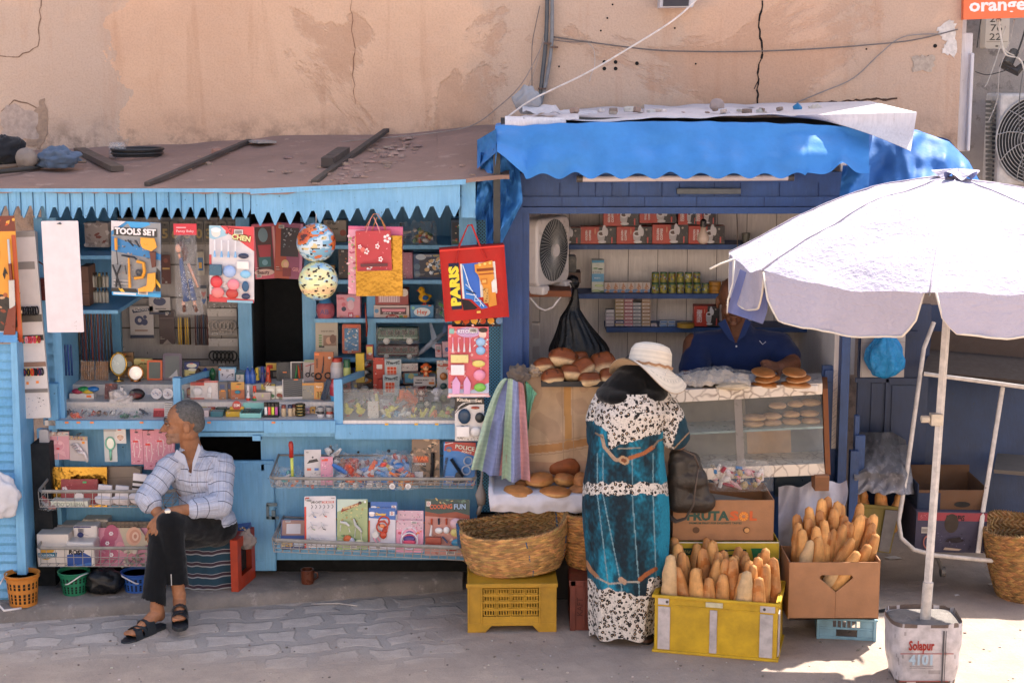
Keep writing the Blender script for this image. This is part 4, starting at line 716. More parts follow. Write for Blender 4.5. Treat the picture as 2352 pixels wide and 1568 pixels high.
def mirror(name,x,y0,y1,rx,ry_,tier,lb,rimcol,stand=True,face='8f9aa0',orn=False,mt=None):
 Y,z={'b':(1.24,zb)}[tier];s=ppm(x,880,Y);r=T(name,lb,'mirror',(P(x,880,Y).x,Y,z+.002),rx=-R_(8));cz=(880-(y0+y1)/2)*s;a=rx*s;b=ry_*s
 m=M(rimcol);m.tube([(a*cos(t*PI/16),-.004,cz+b*sin(t*PI/16))for t in range(32)],.005,n=8,cz_=True)
 if orn:
  for t in range(24):m.ell((a*1.12*cos(t*PI/12),-.004,cz+b*1.1*sin(t*PI/12)),(.004,.003,.004),n=6)
 m.ob('mirror_frame',mt or GOLD,r,wd=False,sm=True)
 m=M(face);m.quad([(a*cos(t*PI/16),-.003,cz+b*sin(t*PI/16))for t in range(32)]);m.ob('mirror_glass',CHROME,r,wd=False)
 if stand:m=M(rimcol);m.tube([(0,0,cz-b),(0,0,.006)],.004,n=8);m.lathe([(0,0),(.03,0),(.03,.005),(.01,.01),(0,.01)],None,16);m.ob('mirror_stand',mt or GOLD,r,wd=False,sm=40)
TI('c',268,810,308,868,'b','brown boxed cosmetic mirror behind the oval mirror','8a6a4a',[('t','COSMETIC MIRROR',.5,.85,.07,'3a2c20',.8),('e',.75,.55,.18,.16,'b0a898'),TAG_],name='mirror_box',dy=.08)
TI('c',309,821,350,866,'b','pale yellow boxed mirror with a curled drawing','c9b878',[('t','Chic Mirror',.6,.75,.1,'3a2c20',.5),('l',[(.1,.5),(.25,.7),(.4,.75)],.03,'3a2c20'),TAG_],name='mirror_box',dy=.06)
mirror('oval_mirror',273,815,866,18,25,'b','ornate gold oval table mirror in plastic on the top step','c8a050',orn=True);mirror('round_mirror',312,842,880,17,17,'b','round gold table mirror in the centre of the top step','b07a48',face='c8c8cc')
def framed(x0,y0,x1,y1,lb,rim,glass,rc=.08):
 return TI('c',x0,y0,x1,y1,'b',lb,rim,[('r',.13,.09,.87,.9,glass),('p',[(.3,.09),(.8,.09),(.75,.4),(.55,.25)],'a8a8ac')if rim!='d4581e'else('r',.13,.09,.87,.1,glass)],cat='mirror',name='framed_mirror',th=.012,lean=10,rc=rc)
framed(338,838,373,884,'orange framed rectangular mirror on the top step','d4581e','4c5a58');framed(374,822,418,884,'purple framed rounded mirror on the top step','574a60','545c60',.14)
TI('c',424,828,458,866,'b','blue and yellow mask boxes at the right end of the compartment','2c3f78',[('p',[(0,0),(1,0),(1,.45),(0,.55)],'d8cc88'),('e',.5,.8,.35,.15,'e0dccc'),('e',.55,.55,.28,.1,'e4e0d0'),('r',.3,.25,.8,.3,'22242c'),TAG_],name='mask_box',dy=.05)
for x,c,l in((176,'a03048','maroon'),(189,'2c8a4a','green'),(200,'c8a830','yellow'),(212,'2f74b8','blue')):
 m=M(c);p=P(x,915,1.0);m.ell((p.x,1.03,zm+.045+(.012 if c in('2c8a4a','2f74b8')else 0)),(.034,.025,.016),n=12);m.ob('soap_dish',PL,sm=True,lb=l+' oval plastic dish in the white tray on the middle step',cat='dish')
TI('c',160,914,216,927,'m','white tray holding four coloured plastic dishes','d8d2d0',[('r',.7,.3,.9,.7,'ef7a2e')],name='tray',th=.07,cat='tray')
TI('c',240,886,266,922,'m','brown and red combs bagged on the middle step','6a3a34',[('s',20,.1,.1,.9,.9,['8a3a34','3a2c2c','b0a49c'],.08),TAG_],lean=20,name='comb_pack')
toybag(254,896,310,926,.98,'white floral pouch in clear film on the middle step',['d8d2d0','c8c0be','b0a4a0'],6,seed=9,rad=(.02,.04),name='pouch_bag')
m=M('241c1e');a=P(315,915,1.0);m.ell((a.x,1.0,zm+.035),(.045,.02,.032),n=18);o=m.ob('purse',LEATH,sm=True,lb='small black and red oval purse on the middle step',cat='purse');m=M('6a2824');m.ell((a.x-.004,.985,zm+.03),(.036,.012,.016),n=16);m.ob('red_panel',LEATH,o,sm=True)
for x,l in((360,'left'),(386,'right')):
 m=M('c9c6cc');a=P(x,915,.99);m.lathe([(0,-.012),(.03,-.012),(.032,0),(.03,.012),(0,.012)],None,20,c=(a.x,1.0,zm+.038),R=Matrix.Rotation(R_(80),3,'X'));o=m.ob('compact_tin',PL,sm=40,lb='%s one of two round printed tins in film on the middle step'%l,cat='tin');m=M()
 for i in range(20):t=random.uniform(0,6.28);q=random.uniform(.004,.024);m.box((a.x+q*cos(t),.986,zm+.036+q*sin(t)),(.006,.001,.003),random.choice(['6a7ab0','a88a90','5a5a64']))
 m.ob('print',CARD,o)
TI('c',409,905,422,926,'m','small pale blue box beside the right tin','8ac0cc',[('r',.2,.5,.8,.7,'ef7a2e')])
rr=random.Random(21)
for i,(x,w_,cols,lab)in enumerate(((150,30,['4a4048','6a5a66','5a4a50'],'grey and purple hair clips'),(178,26,['3c3440','2f2a34','55404a'],'dark hair bands'),(205,24,['a8382a','d8d2cc','c85a34'],'red white and orange claw clips'),(240,30,['6a4a3a','8a6a58','3c2a24','b0a8a4'],'brown sunglasses and cards'),(268,24,['d8d4d2','b8b4b4','4a3a34'],'white tagged hair clips'),(305,44,['2c3038','3a3f48','5a5c60'],'dark grey hair claws'),(300,30,['2c5a44','4a7a60','8a8a84'],'green bead bracelets'),(180,24,['d8482a','e0602c','f0e8e0'],'orange starfish clips'))):
 toybag(x-w_*.9,936+(8 if i>5 else 0),x+w_*.9,966,.82+(.0 if i>5 else.06),'clear bag of %s on the front step'%lab,cols,9,seed=30+i,name='hair_clip_bag',cat='hair clips',rad=(.008,.018))
TI('c',352,944,377,964,'f','red packet of bobby pins on the front step','9a2824',[('r',0,.75,1,1,'d8706a'),('s',14,.1,.1,.9,.7,['7a1c1a','c04a40'],.08)],th=.01,lean=25)
TI('c',378,930,396,964,'f','white and black striped sock packet on the front step','d8d4d2',[('r',.05,.05+.14*i,.95,.1+.14*i,'1e1e22')for i in range(7)],th=.02,lean=12)
for i,x in enumerate((392,402,411)):
 m=M();a=P(x,960,.84);m.lathe([(0,0),(.009,0),(.009,.022),(.005,.026),(.005,.034),(0,.034)],None,12,c=(a.x,.84,zf+.003),cols=['8898a8','8898a8','16181c','16181c','16181c']);m.ob('nail_polish',PL,sm=40,lb='small blue nail polish bottle with a black cap on the front step',cat='bottle',gr='nail polish bottles')
for i,x in enumerate((153,180,211,325,446,480,628,1003,956,888,1140)):
 m=M('ee8438'if i<7 else 'e8b030');a=P(x,970,.728);pb(m,x-4,968 if x<760 else 972,x+4,972 if x<760 else 976,.722 if x<605 else.72,.7245 if x<605 else.7245);m.ob('price_tag',CARD,lb='tiny orange price sticker on the blue counter edge',cat='price sticker',gr='price stickers on the counter edge')
def hang(x0,y0,x1,y1,lb,bg,els,cat='hanging pack',name='hanging_pack',Y=.80,hook=True,**k):
 r=C(name,lb,cat,x0,y0,x1,y1,Y,bg,els,**k)
 m=M('8c8a88');s=ppm(x0,y1,Y);h=(y1-y0)*s;m.tube([(0,-.08*0-.01,h-.012),(0,-.02,h-.004),(.006,.03,h+.012),(.008,-.045+.0,h+.02)],.0022,n=6);m.ob('hook',ME,r,wd=False);return r
hang(108,990,160,1055,'square pink hair accessory pack hanging left below the counter','dca0ac',[('r',0,.85,1,1,'c8bcb8'),('s',14,0,.86,1,.99,['c89080','90a0b0','e8e0da'],.07),('e',.5,.5,.3,.26,'e8b0b8'),('e',.5,.5,.25,.21,'dc98a6'),('e',.38,.62,.1,.08,'eebcc4'),('e',.62,.6,.1,.08,'eebcc4'),('p',[(.15,.1),(.5,.25),(.85,.1),(.8,.3),(.5,.35),(.2,.3)],'eab4bc'),('r',.45,.38,.58,.43,'d8343a')],th=.02,rz=2)
r=hang(160,1000,204,1058,'pack of white hairbands hanging askew below the counter','cfc6c6',[('r',0,.84,1,1,'b8a090'),('s',16,0,.85,1,.99,['a83a30','e0c070','7090b0'],.07),('r',.7,.7,.85,.8,'ef9a3a')],rz=-8)
m=M();
for i in range(5):m.tube([(-.035+.01*i,-.01-.004*i,.09-.01*i),(.0+.01*i,-.02,.1-.012*i),(.04+.003*i,-.015,.03-.004*i),(.05,-.01,.0)],.006,['e4dcdc','d8c8cc','e8e2e2','c8b8bc','eee6e6'][i],n=8)
m.ob('hairband',CL,r,wd=False,sm=True)
r=hang(241,977,270,1060,'pack with a green handled oval hand mirror','c8cccc',[('r',0,.85,1,1,'b0b0b4')],rz=1)
m=M('7cc0a4');m.tube([(.024*cos(t*PI/12),-.008,.105+.034*sin(t*PI/12))for t in range(24)],.004,n=8,cz_=True);m.tube([(0,-.008,.07),(0,-.008,.01)],[.008,.005],n=8);m.ob('mirror_frame',PL,r,wd=False,sm=True);m=M('c4cccc');m.quad([(.023*cos(t*PI/12),-.007,.105+.033*sin(t*PI/12))for t in range(24)]);m.ob('mirror_glass',CHROME,r,wd=False)
hang(264,978,290,1018,'small pack with a heart framed porcelain face','d8d4d2',[('e',.5,.36,.36,.3,'f0e8e4'),('e',.5,.36,.3,.25,'d8b8a4'),('r',.2,.4,.42,.43,'8a6050'),('r',.58,.4,.8,.43,'8a6050'),('e',.5,.2,.1,.04,'b86a60'),('r',.3,.78,.6,.84,'e0442c')])
for i,(x0,x1,y0,y1)in enumerate(((302,330,982,1066),(331,358,986,1078),(357,385,983,1062),(384,402,982,1050))):
 hang(x0,y0,x1,y1,('leftmost','second','third','rightmost')[i]+' of the four slim pink necklace packs below the counter','d88fa0',[('s',24,.05,.05,.95,.95,['eab8c0','f0d0d4','c8788c'],.1),('e',.5,.9,.16,.06,'3a2a30'),('l',[(.3,.2),(.25,.5),(.4,.7),(.7,.68),(.75,.4),(.6,.2)],.05,'f0dcdc'),('r',.2,.62,.6,.67,'e0403a'),('e',.6,.1,.12,.04,'b03048')],th=.018,rz=(1,-2,1,0)[i])
C('plastic_bag','small white crumpled bag tied to the left counter hook','plastic bag',91,985,112,1024,.74,'b8b4b6',[],th=.03,mt=TARP,rc=.3)
def lamp(x,c,l):
 m=M(c);a=P(x,870,1.3);m.lathe([(.0,0),(.016,0),(.010,.02),(.022,.045),(.018,.06),(.008,.08),(0,.085)],None,14,c=(a.x,1.2,zb+.004));m.ob('perfume_bottle',PL,sm=50,lb='small %s glass oil lamp in the boxed trio'%l,cat='bottle')
TI('c',456,857,502,891,'b','cardboard box open in front holding three little lamps','8f7a68',[('r',.04,.1,.96,.9,'7c7c7c')],name='lamp_box',th=.03,dy=-.03)
lamp(464,'4a3424','brown');lamp(480,'20408a','blue');lamp(496,'1f5a34','green')
def clock(x0,y0,x1,y1,lb,rim,face,dy=0):
 return TI('c',x0,y0,x1,y1,'b',lb,rim,[('r',.08,.1,.92,.9,face),('t','9',.22,.5,.18,'5a545a'),('t','3',.8,.5,.18,'5a545a'),('t','12',.5,.8,.14,'5a545a'),('l',[(.45,.3),(.6,.5),(.85,.58)],.025,'26242a'),('r',.02,.82,.16,.95,'ef8a3a')],name='clock_box',cat='clock',th=.035,dy=dy,rc=.06)
clock(503,857,543,891,'pale blue square wall clock on the top step','7fb4d4','d8d4dc',-.06);
TI('c',541,868,563,891,'b','small teal alarm clock beside the blue clock','2c5a62',[('r',.1,.1,.9,.85,'d8d0c4'),('l',[(.5,.8),(.5,.45),(.3,.45)],.06,'222'+'222')],cat='clock',name='alarm_clock',dy=-.08)
for x in(570,581):
 m=M();a=P(x,890,1.2);m.lathe([(0,0),(.018,0),(.018,.05),(.004,.09),(0,.095)],None,14,c=(a.x,1.2,zb),cols=['2f55a8','3f6cc0','2f55a8','e8e4e0']);m.ob('glue_bottle',PL,sm=50,lb='blue cone shaped glue bottle on the middle compartment top step',cat='bottle',gr='blue glue bottles')
def torch(x,y0,y1,w_,tier,c,hd,lb,yoff=0):
 Y,z={'b':(1.22,zb),'m':(1.0,zm)}[tier];s=ppm(x,y1,Y);h=(y1-y0)*s;r=w_*s;m=M(c);p=P(x,y1,Y);m.lathe([(0,0),(r*1.5,0),(r*1.5,h*.16),(r,h*.35),(r,h*.97),(r*.8,h),(0,h)],None,16,cols=[hd,hd,c,c,c,c,c]);o=m.ob('flashlight',PL,wd=False,sm=45,lb=lb,cat='flashlight');o.location=(p.x,Y,z);m=M('1c1c22');m.bb((-r*.3,-r*1.1,h*.5),(r*.3,-r*.8,h*.65));m.ob('switch',PL,o,wd=False)
torch(591,854,888,4,'b','d8b830','1c2a6a','yellow and navy torch standing on the top step');torch(604,853,890,4.5,'b','27357a','27357a','navy torch standing on the top step');torch(617,852,889,4.5,'b','d8481e','d8481e','orange torch standing on the top step')
TI('c',612,851,644,888,'b','yellow and black boxed torch behind the orange one','2a2a2c',[('p',[(0,.5),(1,.5),(1,.95),(0,.95)],'d8b050'),('r',.1,.6,.5,.85,'b83a28'),('r',.5,.1,.9,.4,'8a8078')],dy=.06)
TI('c',636,852,672,894,'b','black television remotes leaning together','26292d',[('s',30,.15,.1,.85,.9,['4a4e54','3a3d42','5c6066'],.03),('r',.4,.42,.65,.48,'ef7a2e')],lean=12,name='remote_pack',cat='remote control',rz=6,dy=-.01)
TI('c',668,847,700,891,'b','boxed pliers with one green and one orange handle','d0cac6',[('r',.08,.05,.92,.95,'2a2426'),('L',[(.35,.1),(.42,.42),(.45,.8)],[.12,.12,.05],'4f9a5a','handle'),('L',[(.65,.15),(.62,.45),(.55,.8)],[.12,.12,.05],'e0602a','handle'),('L',[(.8,.5),(.78,.9)],.07,'7a2a22','screwdriver')],lean=12,rz=4,name='plier_box',cat='tool set',dy=-.02)
TI('c',699,848,730,897,'b','grey card with small black scissors','b0a09c',[('r',.0,.88,1,1,'8a9a7c'),('l',[(.1,.7),(.9,.85)],.06,'a83a34'),('R',.28,.3,.14,.04,'1c1c1e','scissor_handle'),('R',.7,.3,.14,.04,'1c1c1e','scissor_handle'),('L',[(.42,.38),(.5,.82)],[.06,.02],'3c4042','blade')],lean=10,name='scissors_card',cat='scissors',dy=-.03)
TI('c',722,829,766,897,'b','tall orange card with large black handled scissors reading SCISSORS','b0602c',[('r',.05,.88,.25,.95,'ef7a2e'),('t','SCISSORS',.15,.62,.07,'3a2418',.5,90),('s',12,.5,.2,1,.6,['c87a40','98501f'],.05),('e',.8,.8,.08,.06,'d8d0cc'),('R',.22,.18,.15,.04,'222426','scissor_handle'),('R',.72,.2,.15,.04,'222426','scissor_handle'),('L',[(.42,.28),(.48,.55),(.5,.85)],[.07,.05,.02],'4a4e52','blade')],lean=10,name='scissors_card',cat='scissors',dy=-.04)
m=M();p=P(775,896,1.2)
m.lathe([(0,0),(.035,0),(.04,.04),(.04,.1),(.03,.13),(.03,.15),(0,.152)],None,20,c=(p.x,1.22,zb-.01),cols=['c8c4c8','d4d0d4','cfcacf','c8c0c0','b8382a','b8382a']);m.ob('snowman_jar',PL,sm=45,lb='clear jar with a red lid behind the right divider',cat='jar')
TI('c',800,818,818,860,'b','dark green capped spray can by the divider','d0c860',[],name='box')if 0 else None
m=M();p=P(800,860,1.22);m.lathe([(0,0),(.02,0),(.021,.07),(.019,.075),(.019,.115),(0,.117)],None,18,c=(p.x,1.15,zb+.03),cols=['c8c860','b8c070','1c5a3c','1c5a3c','1c5a3c']);m.ob('spray_can',PL,sm=45,lb='spray can with a dark green cap behind the divider',cat='spray can')
m=M('c8a82c');m.bb((P(818,800,1.25).x,1.2,zb),(P(838,800,1.25).x,1.24,zb+.17));m.ob('yellow_tube_box',CARD,bev=.004,lb='tall yellow carton behind the glass case',cat='box')
def mid(x0,y0,x1,y1,lb,bg,els=(),**k):return TI('c',x0,y0,x1,y1,'m',lb,bg,els,lean=k.pop('lean',8),**k)
mid(452,890,482,932,'red backed card of kitchen gadgets','a8403a',[('s',12,.1,.1,.9,.6,['d8c8c4','e0b0a8'],.08)],dy=.06)
mid(438,897,470,936,'blister card with a white round light bulb','d8ccc8',[('r',0,.8,1,1,'b8443c'),('r',0,0,1,.08,'c86a5a'),('E',.5,.45,.4,.34,'e4dcda','bulb')],name='bulb_card',cat='light bulb')
mid(470,896,502,938,'blister card with a white night light','d8ccc8',[('r',0,.9,1,1,'c87068'),('s',14,.72,.1,.95,.8,['8a6a64'],.03),('E',.4,.5,.17,.3,'ece4e0','night_light'),('B',.25,.1,.55,.35,.02,'e0d8d4','base')],name='bulb_card',cat='light bulb')
for i,x in enumerate((508,520,532)):TI('c',x-6,896-i,x+16,936-i*2,'m',('first','second','third')[i]+' of the shrink wrapped nail kits on the middle step','6b6a6c',[('r',.1,.0,.8,.5,'a87a58'),('r',.2,.6,.7,.85,'4a5a80'),('r',.3,.45,.7,.53,'ef9a3a')],dy=.02*i,ry=0,th=.02,name='nail_kit')
mid(532,898,562,937,'orange card with a teal finger torch','b05a30',[('r',.0,.55,1,1,'c8923c'),('E',.5,.42,.22,.14,'3a8aa0','toy_light'),('e',.6,.88,.2,.04,'2a1a14'),('r',.35,.68,.6,.76,'ef7a2e')],rz=5,name='torch_card')
torch(571,900,936,3.3,'m','e0d8da','d8402a','white torch with a red rim on the middle step')
torch(586,900,934,4,'m','d8401e','2a8a4a','red and green torch on the middle step')
mid(600,892,632,922,'yellow round topped counter box striped brown','c8b040',[('e',.45,.92,.3,.26,'6a3a34'),('l',[(.25,.8),(.5,1.1)],.05,'e0c8a0'),('l',[(.4,.75),(.65,1.05)],.05,'e0c8a0'),('r',0,.3,1,.36,'3a2c14')],dy=.05)
mid(582,920,622,938,'low beige soap box on the middle step','b5a49c',[('r',.5,.4,.6,.8,'c8c880')],th=.08,lean=0,dy=-.03)
for i,(x,c)in enumerate(((611,'2f6a38'),(632,'8a3a28'))):mid(x,908,x+24,938,('green','brown')[i]+' printed seed packet on the middle step','d2ccbc',[('e',.4,.3,.25,.2,c),('e',.65,.25,.2,.15,c),('t','ml',.5,.7,.14,'4a4a40',.5),('e',.5,.7,.3,.14,'e4e0d4')])
mid(640,898,656,912,'small cream carton on the packets','c8c0a0',[('r',.1,.3,.9,.5,'3a6a3a')],th=.05)
mid(650,892,698,938,'white box packed with black sunglasses leaning right','c4bfc0',[('r',.04,.12,.96,1,'2a2c30')]+[('l',[(.08,.2+.1*i),(.4,.24+.1*i),(.55,.2+.1*i),(.92,.25+.1*i)],.025,'6a7078')for i in range(8)]+[('r',.55,.95,.75,1,'ef7a2e')],th=.03,rz=7,name='sunglasses_box',cat='sunglasses')
mid(695,900,722,937,'pack of yellow cutlery pieces','8f8a80',[('s',12,.1,.1,.9,.9,['c8a840','b0a890','5a5a5c'],.08),('r',0,.85,1,1,'c88a3a')],rz=3)
mid(722,898,744,936,'orange card holding gold lipsticks','d8944a',[('t','lips',.5,.75,.1,'f0e0c8',.6),('B',.25,.08,.42,.45,.02,'c8a050','lipstick'),('B',.55,.08,.72,.45,.02,'c8a050','lipstick')],rz=2)
m=M('1d3550');a=P(750,936,1.0);R=Matrix.Rotation(R_(18),3,'Y');m.box((a.x,1.0,zm+.06),(.03,.025,.12),R=R);
for i in range(10):m.box(Vector((a.x,.985,zm+.06))+R@Vector((-.008,0,-.05+i*.011)),(.016,.012,.003),'2f5274',R=R)
m.ob('hair_brush',PL,bev=.003,lb='dark navy hair brush standing by the divider',cat='hair brush')
m=M();p=P(773,936,1.0);m.lathe([(0,0),(.03,0),(.036,.03),(.036,.08),(.03,.1),(.026,.12),(0,.122)],None,18,c=(p.x,1.0,zm),cols=['3f8ab8','4a9ac8','b03848','c05a6a','b83a30','c03a30']);m.ob('toy_jar',PL,sm=45,lb='red lidded jar of pink and blue toys by the divider',cat='jar')
def fr_(x0,y0,x1,y1,lb,bg,els=(),**k):return TI('c',x0,y0,x1,y1,'f',lb,bg,els,lean=k.pop('lean',0),**k)
fr_(459,942,474,956,'small yellow and blue battery packet','c8a830',[('r',.1,.1,.9,.5,'5a4a28'),('r',.3,.7,.6,1,'ef7a2e')],dy=.08,th=.03);fr_(476,942,493,956,'small red and yellow battery packet','b84028',[('r',.2,.4,.85,.8,'d8a840')],dy=.08,th=.03);fr_(496,945,520,958,'flat dark green plaster packet','3a5048',[('r',.3,.2,.6,.8,'8aa09a')],dy=.08,th=.05)
fr_(456,955,480,970,'pale pink soap box on the front step','d0bcb8',[],th=.08);fr_(484,958,512,970,'flat teal box on the front step','4a7880',[],th=.06)
fr_(519,957,552,969,'yellow and red tray labelled in tiny red letters','c8a028',[('s',12,0,.6,.3,1.1,['c84a28','d8d0c8'],.05)],th=.06);
fr_(528,944,560,962,'yellow display box with a red oval reading SSM','d8a420',[('e',.5,1.15,.32,.34,'b8342a'),('t','SSM',.5,1.15,.36,'ece0d8',.42),('r',.1,.15,.9,.25,'b84a28')],dy=.06,lean=10)
def opentray(x0,x1,lb,c):
 a=P(x0,968,.8);b=P(x1,968,.8);r=T('open_tray',lb,'tray',((a.x+b.x)/2,.86,zf+.002));w=b.x-a.x;m=M(c);m.bb((-w/2,-.06,0),(w/2,-.055,.026));m.bb((-w/2,-.055,0),(-w/2+.004,.06,.03));m.bb((w/2-.004,-.055,0),(w/2,.06,.03));m.bb((-w/2,.055,0),(w/2,.06,.06));m.bb((-w/2,-.055,.0),(w/2,.055,.003));m.ob('tray_body',CARD,r,wd=False)
 for i in range(12):q=M(jit('7c8284',.2));q.tube([(-w*.42+i*w*.07,-.04,.02),(-w*.42+i*w*.07+.006,.04,.03)],.003,n=6);q.ob('metal_tool',CHROME,r,wd=False)
opentray(551,600,'pale turquoise tray of metal nail files on the front step','7fc0bc')
def lighters(x0,n,lb):
 s=ppm(x0,965,.84);r=T('lighter_stand',lb,'lighters',(P(x0,965,.84).x,.84,zf+.002));m=M('1b1b1e');m.bb((-.008,-.02,0),(n*.019,.03,.012));m.bb((-.008,.02,0),(n*.019,.03,.075));m.ob('stand',PL,r,wd=False)
 for i in range(n):
  c=['d8dcdc','d84a50','c8d040','b04a90','30a0b0'][i%5];m=M();m.bb((i*.019,-.012,.012),(i*.019+.014,.004,.055),c);m.bb((i*.019,-.012,.055),(i*.019+.014,.004,.072),'18181a');m.ob('lighter',PL,r,wd=False)
lighters(609,4,'black stand of four patterned lighters on the front step')
for i,(x,c)in enumerate(((652,'7a2c24'),(667,'1f2a4a'),(675,'5c2420'))):
 m=M();a=P(x,962,.85);m.lathe([(0,0),(.014,0),(.014,.045),(.012,.05),(.012,.062),(0,.064)],None,14,c=(a.x,.85+.02*(i==2),zf+.002),cols=['c8b49c','bfa888',c,c,c]);m.ob('toothpick_jar',PL,sm=45,lb=('brown','navy','dark red')[i]+' capped toothpick jar on the front step',cat='jar')
for k in range(4):
 m=M();a=P(690,962,.86);z=zf+.002+k*.017;m.lathe([(0,0),(.026,0),(.029,.004),(.029,.012),(.026,.016),(0,.016)],'8a7a50',20,c=(a.x,.86,z));m.ob('polish_tin',GOLD,sm=45,lb=('bottom','second from bottom','third from bottom','top')[k]+' tin of the stack of round gold tins',cat='tin')
for i,(x,c)in enumerate(((737,'2a2a2e'),(758,'b0402c'))):
 m=M();a=P(x,968,.83);m.lathe([(0,0),(.02,0),(.021,.018),(.019,.022),(.018,.032),(.02,.034),(.02,.055),(.006,.06),(0,.06)],None,18,c=(a.x,.83,zf+.002),cols=['2a2a2e','c8c4c4',c,c,'8a8888','9a9898','8a8888']);m.ob('shoe_polish',PL,sm=45,lb=('black','red')[i]+' banded shoe polish bottle with a clear cap by the divider',cat='shoe polish')
for i,x in enumerate((800,828)):chick('toy_chick',('left','right')[i]+' of two yellow toy chicks in the glass case',x,965,34,.84,'d8d070','c8c468','d8683a',z=zf+.004)
def gc(x0,y0,x1,y1,lb,bg,els=(),**k):return TI('c',x0,y0,x1,y1,'h',lb,bg,els,**k)
for i,c in enumerate(('6a2018','1e1e22','a8642a','1e1e22')):
 m=M(c);a=P(838,0+840,1.28);z=P(838,838+18*i,1.26).z;m.ell((a.x,1.26,z),(.042,.014,.015),n=14);m.ell((a.x,1.25,z+.006),(.022,.01,.014),'9a9a9c',n=10);m.ob('toy_car',PL,sm=True,lb=('top dark red','second black','third orange','bottom black')[i]+' toy car in the hanging strip of cars',cat='toy car')
C('car_strip','narrow card strip backing the four toy cars','toy pack',820,826,858,896,1.285,'2a2224',[('s',14,.05,.05,.95,.95,['5a2a24','8a8684'],.07)])
C('toy_card','red and white card with a small red racing car','toy pack',858,820,884,906,1.24,'b83a2c',[('s',30,0,.2,1,1,['d8c8c4','7a2018','2c2c2c'],.09),('r',.3,.7,.8,.82,'d8ccc8'),('B',.45,.1,.85,.45,.02,'a82a20','toy_car')])
for j,(y,x)in enumerate(((824,884),(860,880))):
 C('puzzle_cube_card',('upper','lower')[j]+' white card with an orange puzzle cube','toy pack',x,y,x+38,y+48,1.22-.03*j,'a8b4b8',[('l',[(.1,.9),(.5,.8),(.9,.92)],.06,'2a3a44'),('t','magic',.5,.82,.14,'2a3a44',.8),('r',.12,.12,.72,.66,'e8dcd4')]+[('r',.15+.19*a,.15+.17*b,.32+.19*a,.30+.17*b,'cc4a24')for a in range(3)for b in range(3)])
C('toy_card','white and red printed header card laid over the toys','toy pack',922,834,960,852,1.24,'b8b0ac',[('s',40,0,0,1,1,['2a2a2c','a83a30','e0dcd8'],.04)],rz=8)
C('toy_card','framed card with a green alien-like insect','toy pack',926,854,964,882,1.22,'4a2a24',[('r',.1,.1,.9,.9,'3a7a8a'),('e',.5,.6,.2,.22,'8a8a5a'),('e',.3,.35,.2,.12,'3f7aa0'),('e',.7,.35,.2,.12,'3f7aa0')])
def figure(name,lb,x,y,hp,Y,col,face,z=None,ears=True,arms=True,cat='toy figure',head=.30,legs=True):
 s=ppm(x,y,Y)*hp;p=P(x,y,Y)
 if z is not None:p.z=z
 r=T(name,lb,cat,p);m=M(col);m.ell((0,0,.25*s),(.2*s,.15*s,.22*s),n=14);m.ell((0,0,.68*s),(head*s*.95,head*s*.8,head*s),n=16)
 if ears:m.ell((-.3*s,0,.7*s),(.09*s,.05*s,.1*s),n=10);m.ell((.3*s,0,.7*s),(.09*s,.05*s,.1*s),n=10)
 if arms:m.tube([(-.15*s,0,.36*s),(-.4*s,-.02*s,.42*s)],[.07*s,.06*s],n=10);m.tube([(.15*s,0,.36*s),(.4*s,-.02*s,.42*s)],[.07*s,.06*s],n=10)
 if legs:m.tube([(-.1*s,0,.12*s),(-.16*s,-.06*s,.03*s)],.07*s,n=8);m.tube([(.1*s,0,.12*s),(.16*s,-.06*s,.03*s)],.07*s,n=8)
 m.ob('toy_body',PL,r,wd=False,sm=True);m=M(face);m.ell((0,-head*s*.62,.62*s),(.19*s,.08*s,.17*s),n=12);m.ell((0,-.11*s,.24*s),(.12*s,.07*s,.13*s),n=12);m.ob('face_patch',PL,r,wd=False,sm=True)
 m=M('141414');m.ell((-.09*s,-head*s*.88,.7*s),(.035*s,.02*s,.05*s),n=8);m.ell((.09*s,-head*s*.88,.7*s),(.035*s,.02*s,.05*s),n=8);m.ob('eyes',PL,r,wd=False);return r
C('toy_box','white box lettered TUMBLING MONKEY under the orange monkey','toy box',950,865,1000,886,1.18,'c4bcb8',[('t','TUMBLING MONKEY',.4,.65,.16,'3a3434',.6),('r',.06,.3,.4,.42,'22201f'),('t','3+',.88,.65,.2,'a83a30',.1),('r',.7,.2,.95,.45,'c8702c')],th=.08)
figure('toy_monkey','orange toy monkey sitting on its white box',979,865,33,1.16,'c85a1e','e0a878')
r=C('toy_card','tall blister card of three stacked toy jars','toy pack',1004,826,1034,932,1.12,'b8b4b4',[('s',20,.0,.8,1,1,['3f7aa8','c84a30','b88a40','e0dcd8'],.1),('e',.5,.9,.48,.14,'a04a3a'),('r',0,0,1,.05,'d8d4d2'),('E',.5,.66,.28,.3,'a86a38','toy_jar'),('E',.5,.44,.26,.26,'2c4a48','toy_jar'),('E',.5,.18,.26,.28,'8f9a70','toy_jar')])
figure('toy_figure','dark red toy figure on a green base in the glass case',968,930,36,1.0,'6a2018','c8b0a8',z=zf+.05);figure('toy_figure','white toy kitten shape in a purple skirt in the glass case',1003,932,34,1.0,'c8c4d0','d0ccd8',z=zf+.05,arms=False)
for x in(968,1003):m=M();a=P(x,930,1.0);m.lathe([(0,0),(.03,0),(.03,.045),(.026,.05),(0,.05)],None,16,c=(a.x,1.0,zf),cols=['3a5a50','5a7a6c','4a6a5a','4a6a5a']);m.ob('bubble_tub',PL,sm=45,lb='green tub under the %s toy figure'%('dark red'if x==968 else 'white'),cat='tub')
figure('toy_duck','navy and white penguin-like toy at the front of the glass case',981,942,36,.92,'22303a','c8c0b4',z=zf+.004,ears=False,arms=False,head=.2)
